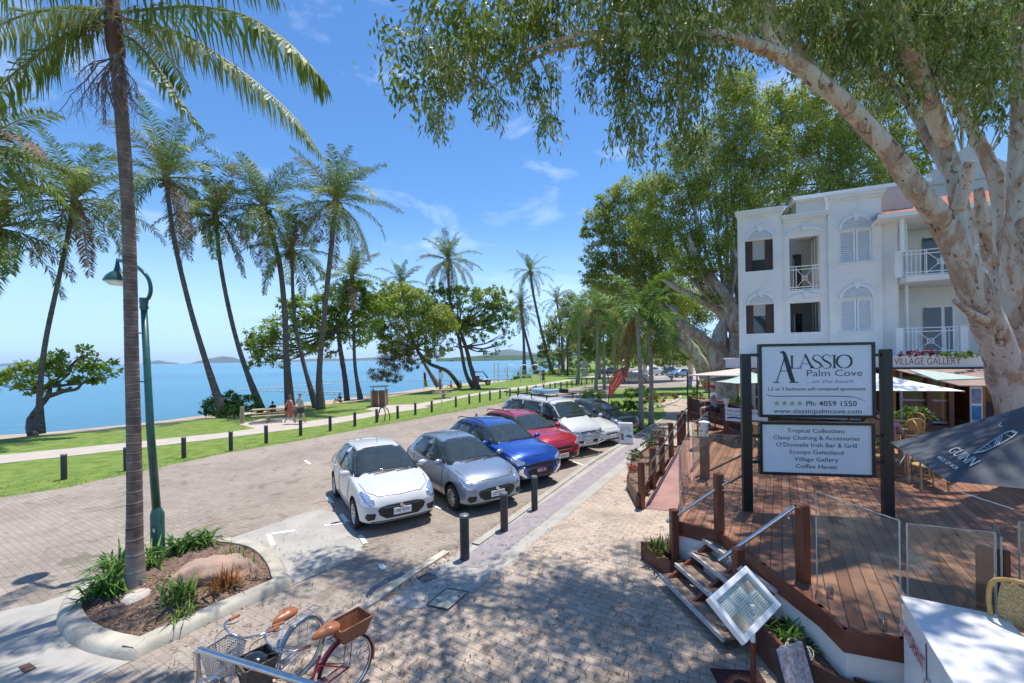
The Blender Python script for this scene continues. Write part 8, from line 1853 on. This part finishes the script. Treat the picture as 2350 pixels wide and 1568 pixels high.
def bicycle(label,rear,front,fm,rearb=None,frontb=None,rack=False,guard=None,grip=None,basket_m=None,tyre_c=None,sad=None):
    r_=Vector((*rear,0)); f_=Vector((*front,0)); d=(f_-r_); wbv=d.length; rz=math.atan2(d.y,d.x)
    t=thing('bicycle',label,'bicycle',((r_.x+f_.x)/2,(r_.y+f_.y)/2,0),rz,'bicycles in the rack'); h=wbv/2; R0=.335
    for x in (-h,h):
        w_=bpy.data.objects.new('wheel',None)
        M=Matrix.Rotation(PI/2,3,'X'); c=(x,0,R0)
        mb=MB(); mb.lathe([(R0-.045,-.008),(R0-.030,-.016),(R0-.028,.016),(R0-.045,.008)],48,c=c,M=M,cap=False); rim=mb.build('wheel',M_steel,t,smooth=40,local=True)
        ring_=[(R0-.018+.018*math.cos(a),.019*math.sin(a)) for a in np.linspace(0,2*PI,9)]
        MB().lathe(ring_,48,c=c,M=M,cap=False).build('tyre',tyre_c or M_rubber,rim,smooth=True,local=True)
        mb=MB()
        for k in range(28):
            a=2*PI*k/28; b=a+(.5 if k%2 else -.5); s=.03 if (k//2)%2 else -.03
            mb.bar((x+.022*math.cos(b),s,R0+.022*math.sin(b)),(x+(R0-.04)*math.cos(a),0,R0+(R0-.04)*math.sin(a)),.0035,.0035)
        mb.build('spokes',M_chrome,rim,local=True)
        mb=MB(); mb.lathe([(.02,-.04),(.02,.04)],10,c=c,M=M); mb.build('hub',M_steel,rim,smooth=40,local=True)
        if guard:
            mb=MB(); A=np.linspace(R(20),R(200),20) if x<0 else np.linspace(R(60),R(190),16)
            for q in range(len(A)-1):
                vs=[]
                for a in (A[q],A[q+1]):
                    for y,rr in ((-.028,R0+.012),(0,R0+.022),(.028,R0+.012)): vs.append((x+rr*math.cos(a) if x<0 else x+rr*math.cos(a),y,R0+rr*math.sin(a)))
                mb.add(vs,[(0,1,4,3),(1,2,5,4)])
            mb.build('mudguard',guard,t,smooth=True,local=True)
    bbx=-h+.43; BB=(bbx,0,.28); ST_=(bbx-.13,0,.62); HT=(h-.20,0,.80); HB=(h-.14,0,.60)
    mb=MB(); mb.tube([BB,ST_],.016,8); mb.tube(cr_path([HB,(h-.40,0,.42),(bbx+.08,0,.33),BB],12),.019,8); mb.tube(cr_path([(h-.17,0,.70),(h-.42,0,.52),(bbx+.05,0,.44),(bbx-.045,0,.42)],12),.016,8); mb.tube([HT,HB],.021,8)
    for s in (-1,1): mb.tube([(bbx,s*.03,.28),(-h,s*.05,R0)],.011,6); mb.tube([(bbx-.10,s*.015,.54),(-h,s*.05,R0)],.009,6)
    mb.build('frame',fm,t,smooth=True,local=True)
    mb=MB(); mb.tube([HB,(h-.10,0,.50)],.02,6)
    for s in (-1,1): mb.tube(cr_path([(h-.11,s*.045,.53),(h-.05,s*.05,.42),(h,s*.05,R0)],6),.011,6)
    mb.build('fork',fm,t,local=True)
    mb=MB(); mb.tube([HT,(h-.235,0,.93)],.013,6)
    for s in (-1,1): mb.tube(cr_path([(h-.235,0,.93),(h-.20,s*.14,.98),(h-.26,s*.27,1.0),(h-.42,s*.30,.98)],10),.011,6)
    hb=mb.build('handlebar',M_steel,t,smooth=True,local=True)
    for s in (-1,1): MB().tube([(h-.32,s*.288,.995),(h-.44,s*.302,.978)],.017,8).build('grip',grip or M_tan,hb,local=True)
    mb=MB()
    for s in (-1,1): mb.tube([(h-.27,s*.26,.985),(h-.33,s*.24,.96),(h-.40,s*.25,.95)],.006,5)
    mb.tube(cr_path([(h-.27,-.2,.98),(h-.05,-.1,1.02),(h-.02,0,.85),(h-.15,0,.6)],10),.004,4); mb.tube(cr_path([(h-.27,.2,.98),(h-.08,.12,1.0),(h-.06,0,.8),(h-.16,0,.55)],10),.004,4)
    mb.build('brake_levers',M_boll,t,local=True)
    MB().tube([ST_,(bbx-.19,0,.80)],.012,6).build('seat_post',M_chrome,t,local=True)
    bm=bmesh.new(); bmesh.ops.create_uvsphere(bm,u_segments=18,v_segments=12,radius=1)
    for v in bm.verts:
        x,y,z=v.co; k=.5+.5*max(-1,min(1,-x)); v.co=Vector((x*.155-.01,y*(.045+.095*k**1.2),z*.06+ (.012 if x<0 else 0)))
        if v.co.z<-.02: v.co.z=-.02
    me=bpy.data.meshes.new('saddle'); bm.to_mesh(me); bm.free(); me.materials.append(sad or M_tan); me.polygons.foreach_set('use_smooth',[True]*len(me.polygons)); so_=bpy.data.objects.new('saddle',me); col.objects.link(so_); so_.parent=t; so_.location=(bbx-.19,0,.84)
    mb=MB(); Mx=Matrix.Rotation(PI/2,3,'X'); mb.lathe([(.09,-.002),(.09,.002)],20,c=(bbx,-.05,.28),M=Mx); mb.tube([(bbx,-.06,.28),(bbx+.10,-.06,.15)],.01,6); mb.tube([(bbx,.06,.28),(bbx-.10,.06,.41)],.01,6); mb.box((bbx+.10,-.11,.15),(.09,.09,.02)); mb.box((bbx-.10,.11,.41),(.09,.09,.02)); mb.build('crank',M_steel,t,local=True)
    if rack or rearb:
        mb=MB()
        for s in (-1,1): mb.tube([(-h+.18,s*.06,.70),(-h-.25,s*.06,.70)],.006,5); mb.tube([(-h-.05,s*.06,.70),(-h,s*.06,R0)],.005,5)
        for k in range(5): mb.bar((-h+.16-k*.1,-.06,.70),(-h+.16-k*.1,.06,.70),.006)
        mb.build('rack',M_steel if rack else M_boll,t,local=True)
    if rearb: basket(t,(-h-.06,0,.66),.27,.20,.38,.29,.17,rearb,'rear_basket',solid=True)
    if frontb: basket(t,(h-.06,0,.70),.20,.19,.28,.27,.24,frontb,'front_basket',solid=frontb is M_wickg)
    t.scale=(.94,.94,.94); return t
bk1=bicycle('red cruiser bicycle with tan saddle and brown rear basket, nearest of the parked bikes',(-1.79,4.46),(-2.40,3.70),M_bred,rearb=M_wick,frontb=M_wickg,guard=M_bred)
bk2=bicycle('silver bicycle with bare rear rack and tan saddle behind the red one',(-2.42,4.76),(-2.78,3.84),M_bsil,rack=True,frontb=M_steel,guard=M_bsil,tyre_c=mat('pale_tyre',(.30,.30,.30),.8))
bk3=bicycle('partly seen bicycle with black grips under the steel rail at bottom left',(-2.15,2.72),(-2.86,3.52),M_bsil,grip=M_rubber,sad=M_rubber)
# helmet in the front basket and yellow disc on the wheel
m3=Matrix.Translation(bk1.location)@Matrix.Rotation(bk1.rotation_euler.z,4,'Z')
o=MB().sphere((0,0,0),.12,16,10,sc=(1.15,.9,.75)).build('helmet',mat('black_helmet',(.015,.015,.016),.15,coat=1),smooth=True); o.location=m3@Vector((.42,0,.84)); tag(o,'shiny black helmet lying in the grey front basket of the red bicycle','helmet')
M_=MB(); M_.tube([(-2.83,3.72,.55),(-2.80,3.66,1.02),(-2.74,3.62,1.07),(-1.55,3.18,1.09),(-1.49,3.15,1.02),(-1.45,3.13,0)],.026,12); M_.tube([(-2.83,3.72,.55),(-2.83,3.73,0)],.026,12)
tag(M_.build('bike_rail',M_steel,smooth=35),'brushed steel hand rail over the parked bicycles at the bottom edge','rail')

# distant parked cars in the shade of the car park
for k,(px,py,m_,l) in enumerate(((1500,862,M_pw,'distant white car parked in tree shade behind the twin palms'),(1530,858,M_pg,'distant dark car parked in tree shade left of the cafe posts'),(1405,862,M_pg,'distant dark car at the far road bend behind the red banner'),(1560,866,M_ps,'distant blue grey car just left of the cafe posts'))):
    p=P(px,py); t=thing('parked_car',l,'car',(p.x,p.y,0),R(200 if k%2 else 20),'cars in the distant car park'); res,bvh=body_mesh('sedan' if k%2 else 'suv'); me=res.copy(); me.materials[0]=m_; b_=bpy.data.objects.new('body',me); col.objects.link(b_); b_.parent=t
    fx,rx,wr=WB['sedan' if k%2 else 'suv']
    for s in (-1,1):
        for x in (fx,rx): wheel(t,x,s*.79,wr,s,1)
        sw=[(.78,s*.9,.97),(.30,s*.9,1.25),(-.35,s*.9,1.38),(-1.0,s*.9,1.30),(-1.22,s*.9,1.0)] if k%2 else [(.85,s*.9,1.1),(.3,s*.9,1.45),(-.35,s*.9,1.54),(-1.3,s*.9,1.46),(-1.6,s*.9,1.2)]
        patch('side_window',bvh,sw,(0,-s,0),M_glassd,t,off=.006)
# ---------- people ----------
def skin(name,V,E,Rd,m,parent=None,lv=2,root=0):
    me=bpy.data.meshes.new(name); me.from_pydata([tuple(v) for v in V],E,[]); ob=bpy.data.objects.new(name,me); col.objects.link(ob)
    s=ob.modifiers.new('s','SKIN'); s.use_smooth_shade=True
    for i,d in enumerate(me.skin_vertices[0].data):
        r_=Rd[i]; d.radius=(r_,r_) if not isinstance(r_,tuple) else r_; d.use_root=(i==root)
    q=ob.modifiers.new('q','SUBSURF'); q.levels=lv; q.render_levels=lv
    dg=bpy.context.evaluated_depsgraph_get(); dg.update(); out=bpy.data.meshes.new_from_object(ob.evaluated_get(dg)); bpy.data.objects.remove(ob)
    out.name=name; out.materials.clear(); out.materials.append(m); out.polygons.foreach_set('use_smooth',[True]*len(out.polygons))
    o=bpy.data.objects.new(name,out); col.objects.link(o)
    if parent is not None: o.parent=parent
    return o
M_skin=mat('sunlit_skin',(.55,.32,.22),.55,var=.05); M_hairb=mat('brown_hair',(.09,.045,.025),.6,var=.3,scale=20); M_hairg=mat('grey_hair',(.20,.18,.16),.6,var=.2,scale=20)
POSES={
'walk':dict(sh=1.42,el=[(.22,.02,1.15),(.20,-.10,1.17)],wr=[(.20,.16,.93),(.24,-.20,.95)],kn=[(.09,.14,.50),(.10,-.04,.48)],an=[(.08,.22,.09),(.10,-.30,.16)],sit=0),
'stand':dict(sh=1.42,el=[(.24,-.02,1.15),(.24,-.02,1.15)],wr=[(.25,.08,.92),(.25,.08,.92)],kn=[(.10,.02,.49),(.10,.02,.49)],an=[(.11,-.02,.08),(.11,-.02,.08)],sit=0),
'sit':dict(sh=1.02,el=[(.24,.12,.80),(.24,.12,.80)],wr=[(.16,.36,.76),(.16,.36,.76)],kn=[(.13,.44,.50),(.13,.44,.50)],an=[(.13,.42,.08),(.13,.42,.08)],sit=.45),
'ground':dict(sh=.55,el=[(.24,.05,.33),(.24,.05,.33)],wr=[(.16,.26,.30),(.16,.26,.30)],kn=[(.12,.36,.42),(.12,.36,.42)],an=[(.12,.60,.08),(.12,.60,.08)],sit=.10)}
def person(label,loc,rz,pose,ht=1.72,top=None,bottom=None,dress=None,hair=None,z=0,skirt=.55,cap=None):
    t=thing('person',label,'person',(loc[0],loc[1],z),rz); t.scale=(ht/1.74,)*3; Q=POSES[pose]; sh=Q['sh']; pz=.93 if not Q['sit'] else Q['sit']+.10
    V=[];E=[];Rd=[]
    def add(v,r_,p=None):
        V.append(v);Rd.append(r_)
        if p is not None: E.append((p,len(V)-1))
        return len(V)-1
    lean=0 if not Q['sit'] else .05
    pe=add((0,0,pz),(.155,.11)); sp=add((0,lean*.5,(pz+sh)/2),(.13,.095),pe); ch=add((0,lean,sh-.10),(.155,.11),sp); nb=add((0,lean,sh+.02),(.09,.07),ch); nk=add((0,lean+.01,sh+.09),.052,nb)
    h0=add((0,lean+.02,sh+.15),(.062,.075),nk); h1=add((0,lean+.02,sh+.22),(.075,.092),h0); h2=add((0,lean+.01,sh+.29),(.068,.082),h1)
    wr=[]
    for s,i in ((1,0),(-1,1)):
        a=add((s*.165,lean,sh),.058,ch); e=Q['el'][i]; e=add((s*e[0],e[1],e[2]),.042,a); w_=Q['wr'][i]; wv=Vector((s*w_[0],w_[1],w_[2])); w=add(tuple(wv),.028,e); wr.append(wv)
        dv=(wv-Vector(V[e])).normalized(); pm=add(tuple(wv+dv*.07),(.036,.018),w)
        sd_=Vector((0,1,0)) if abs(dv.y)<.8 else Vector((0,0,-1))
        for k in range(4): 
            b=add(tuple(wv+dv*.10+sd_*(.027-.018*k)),.0095,pm); add(tuple(wv+dv*(.17-.008*abs(k-1.3))+sd_*(.028-.019*k)+Vector((-s*.02,0,0))),.007,b)
        tb_=add(tuple(wv+dv*.06+sd_*.045),.010,pm); add(tuple(wv+dv*.10+sd_*.055),.008,tb_)
        hp=add((s*.085,0,pz-.04),.092,pe); k_=Q['kn'][i]; kn=add((s*k_[0],k_[1],k_[2]),.058,hp); kv=Vector(V[kn]); a_=Q['an'][i]; av=Vector((s*a_[0],a_[1],a_[2])); cf_=add(tuple(kv.lerp(av,.35)),.055,kn); an=add(tuple(av),.036,cf_); add((av.x,av.y+.10,max(.035,av.z-.05)),.034,an); 
    b=skin('body',V,E,Rd,M_skin,t)
    hd=Vector((0,lean+.02,sh+.22))
    mb=MB(); mb.sphere(hd+Vector((0,.092,-.005)),.013,6,5,sc=(.8,1.2,1.4)); mb.sphere(hd+Vector((.075,.0,0)),.02,6,5,sc=(.4,.8,1.3)); mb.sphere(hd+Vector((-.075,.0,0)),.02,6,5,sc=(.4,.8,1.3)); mb.build('nose_and_ears',M_skin,b,smooth=True,local=True)
    mb=MB(); 
    for s in (-1,1): mb.sphere(hd+Vector((s*.03,.083,.018)),.009,6,4)
    mb.box(hd+Vector((0,.088,-.048)),(.04,.006,.008)); mb.build('eyes_and_mouth',M_seam,b,local=True)
    hm=hair or M_hairb; mb=MB(); mb.sphere(hd+Vector((0,-.018,.035)),.098,14,10,sc=(.92,1.05,.95))
    if dress: mb.sphere(hd+Vector((0,-.07,-.06)),.08,10,8,sc=(.9,.6,1.5))
    mb.build('hair',hm,t,smooth=True,local=True)
    if cap: MB().lathe([(.105,-.01),(.10,.05),(.06,.10),(0,.115)],14,c=hd+Vector((0,0,.05))).build('cap',cap,t,smooth=True,local=True)
    def arm(i,s,f):
        a=Vector((s*.165,lean,sh)); e=Vector((s*Q['el'][i][0],Q['el'][i][1],Q['el'][i][2])); return tuple(a),tuple(a.lerp(e,f))
    if top:
        VV=[(0,0,pz-.02),(0,lean*.5,(pz+sh)/2),(0,lean,sh-.10),(0,lean,sh+.03)];RR=[(.172,.128),(.15,.115),(.172,.128),(.10,.08)];EE=[(0,1),(1,2),(2,3)]
        for s,i in ((1,0),(-1,1)): a,e=arm(i,s,.62); n=len(VV); VV+=[a,e]; RR+=[.075,.066]; EE+=[(2,n),(n,n+1)]
        skin('shirt',VV,EE,RR,top,t)
    if bottom:
        VV=[(0,0,pz+.04)];RR=[(.168,.122)];EE=[]
        for s,i in ((1,0),(-1,1)):
            hp=Vector((s*.085,0,pz-.05)); kn=Vector((s*Q['kn'][i][0],Q['kn'][i][1],Q['kn'][i][2])); n=len(VV); VV+=[tuple(hp),tuple(hp.lerp(kn,.80))]; RR+=[.105,.085]; EE+=[(0,n),(n,n+1)]
        skin('shorts',VV,EE,RR,bottom,t)
    if dress:
        mb=MB(); prof=[(.05,sh+.03),(.15,sh-.02),(.165,sh-.12),(.14,sh-.30),(.17,pz),(.22,pz-.18),(.27,pz-skirt*.62),(.25,pz-skirt*.62-.005)]
        n=24; vs=[];
        for k,(r_,zz) in enumerate(prof):
            for j in range(n):
                a=2*PI*j/n; q_=1+(.07*math.sin(a*7) if k>=5 else 0); vs.append((r_*q_*math.cos(a),r_*q_*math.sin(a)*.74+.0,zz))
        mb.add(vs,[(i*n+j,i*n+(j+1)%n,(i+1)*n+(j+1)%n,(i+1)*n+j) for i in range(len(prof)-1) for j in range(n)]); mb.build('dress',dress,t,smooth=True,local=True)
    return t
M_dress=mat('red_patterned_dress',(.55,.035,.03),.8,c2=(.50,.16,.12),scale=22); M_tee=mat('pale_grey_shirt',(.42,.43,.42),.8,var=.1,scale=20); M_navy_=mat('navy_shorts',(.03,.035,.07),.8,var=.2); M_pinkc=mat('pink_cloth',(.55,.25,.33),.8,var=.2,scale=10); M_orc=mat('orange_cloth',(.65,.20,.06),.8,var=.2)
hd_=R(-28)
p=P(666,973.5); person('woman in a short red patterned dress walking away along the footpath',(p.x,p.y),hd_,'walk',1.63,dress=M_dress)
p=P(689,973); person('man in pale shirt and dark shorts walking away beside the woman in red',(p.x,p.y),hd_,'walk',1.74,top=M_tee,bottom=M_navy_,hair=M_hairg)
p=P(781,925); person('person in pink sitting on the grass in the shade of the dark trunked almond',(p.x,p.y),R(150),'ground',1.65,top=mat('dark_top',(.05,.04,.06),.8),bottom=M_pinkc)
p=P(627,948); person('dark clothed person sitting low on the lawn behind the picnic table',(p.x,p.y),R(60),'ground',1.6,top=mat('black_top',(.02,.02,.025),.8),bottom=M_navy_)
p=P(1247,884); person('distant walker in dark red top on the footpath by the bushes',(p.x,p.y),R(-10),'walk',1.75,top=mat('maroon_top',(.16,.03,.05),.8),bottom=M_navy_)
for k,(px,py,m_,l) in enumerate(((1036,890,M_orc,'sunbather in orange sitting on the grass left of the buggy'),(1058,889,M_pinkc,'sunbather in pink sitting on the grass closest to the buggy'),(1012,893,mat('red_top',(.45,.04,.04),.8),'sunbather in red sitting farthest left of the buggy'))):
    p=P(px,py); person(l,(p.x,p.y),R(100+k*40),'ground',1.65,top=m_,bottom=m_)
p=at(1640,905,15.2); person('man in pale grey shirt and red cap sitting at the cafe counter',(p.x,p.y),R(60),'sit',1.75,top=mat('lilac_grey_shirt',(.34,.34,.40),.8),bottom=M_navy_,z=DZ+.25,hair=M_hairg,cap=mat('red_cap',(.30,.03,.04),.7))
tag(MB().lathe([(.17,.60),(.18,.66),(.0,.67)],14,c=(p.x,p.y,DZ)).lathe([(.03,0),(.03,.6)],8,c=(p.x,p.y,DZ)).lathe([(.2,0),(.2,.03),(.02,.05)],12,c=(p.x,p.y,DZ)).build('bar_stool',M_timber),'timber bar stool under the man with the red cap','stool')
person('diner in dark clothes seated at the table near the gallery doors',(10.45,12.35),R(-60),'sit',1.7,top=mat('black_top',(.02,.02,.025),.8),bottom=M_navy_,z=DZ)
person('diner in pink seated under the white umbrella',(9.05,10.1),R(-60),'sit',1.68,top=M_pinkc,bottom=M_navy_,z=DZ)

# fallen leaves on the paving (uncountable)
pts=[]
rg=random.Random(77)
while len(pts)<2600:
    px,py=rg.uniform(380,1900),rg.uniform(1180,1620); p=P(px,py)
    if p.x>2.1 and p.y<7.3: continue
    pts.append((p.x,p.y,rg.uniform(.016,.024)))
for q in range(900):
    a=rg.uniform(-2.5,9); b=rg.gauss(-.10,.07); k_=along(k0,a,b); pts.append((*k_,.02))
c=np.array(pts); d=RNG.normal(size=c.shape); d[:,2]=np.abs(d[:,2])*.05
V=leafquads(c,d,RNG.uniform(.03,.09,len(c)),RNG.uniform(.008,.02,len(c)),side=np.cross(d,UP))
o=quads('fallen_leaves',V,[mat('leaf_tan',(.34,.22,.12),.9,var=.3),mat('leaf_dark',(.12,.08,.05),.9,var=.3)],idx=(RNG.random(len(c))<.55).astype(int)); tag(o,'dry tan and dark leaves scattered over the shaded paving and kerb','fallen leaves',kind='stuff')
# grass tufts fringing the lawn edge
pts=[]
for a,b in zip(R_far[:11],R_far[1:12]):
    a=Vector((*a,0));b=Vector((*b,0)); n=int((b-a).length*150)
    dn=(b-a).normalized(); dn=Vector((-dn.y,dn.x,0))
    for q in range(n): p=a.lerp(b,rg.random())+dn*(rg.random()**2*2.2-.04); pts.append((p.x,p.y,-.01))
c=np.array(pts); d=RNG.normal(size=c.shape)*.45+UP; V=leafquads(c,d,RNG.uniform(.03,.08,len(c)),RNG.uniform(.008,.016,len(c)))
ML['gb']=leafmat('grass_blade',(.20,.28,.05),(.10,.18,.025),2,.3,.6)
o=quads('grass_blades',V,[ML['gb']]); tag(o,'short grass blades along the road edge of the lawn','grass',kind='stuff')

for k,(px,Y,l) in enumerate(((2062,12.6,'dark leafy pot plant just right of the right sign post'),(2105,13.2,'dark leafy pot plant by the gallery windows'),(1690,15.6,'leafy pot plant behind the small gallery sign'),(1600,17.8,'leafy pot plant by the cafe canopy posts'))):
    g=at(px,900,Y); x,y=g.x,g.y; t=thing('pot_plant',l,'plant',(x,y,DZ)); MB().lathe([(.14,0),(.20,.36),(.21,.38),(.18,.38),(.17,.33),(0,.33)],14).build('pot',mat('glazed_pot',(.06,.05,.05),.3),t,local=True)
    V=ell_leaves([(px,CY-(DZ+.85-H)/y*F,30*13/y,34*13/y,y)],None,2.2,.012,.3,.1,seed=200+k); quads('leaves',V,[ML['shrub']],parent=t)
# ---------- sea air ----------
hz=MB().box((0,3640,64),(15400,7900,132)); m=bpy.data.materials.new('haze'); m.use_nodes=True; nt=m.node_tree; nt.nodes.remove(nt.nodes['Principled BSDF'])
pv=nt.nodes.new('ShaderNodeVolumePrincipled'); pv.inputs['Color'].default_value=(.70,.84,1,1); pv.inputs['Density'].default_value=8e-5; pv.inputs['Anisotropy'].default_value=.2
nt.links.new(pv.outputs[0],nt.nodes['Material Output'].inputs['Volume'])
o=hz.build('haze',m); o['kind']='stuff'
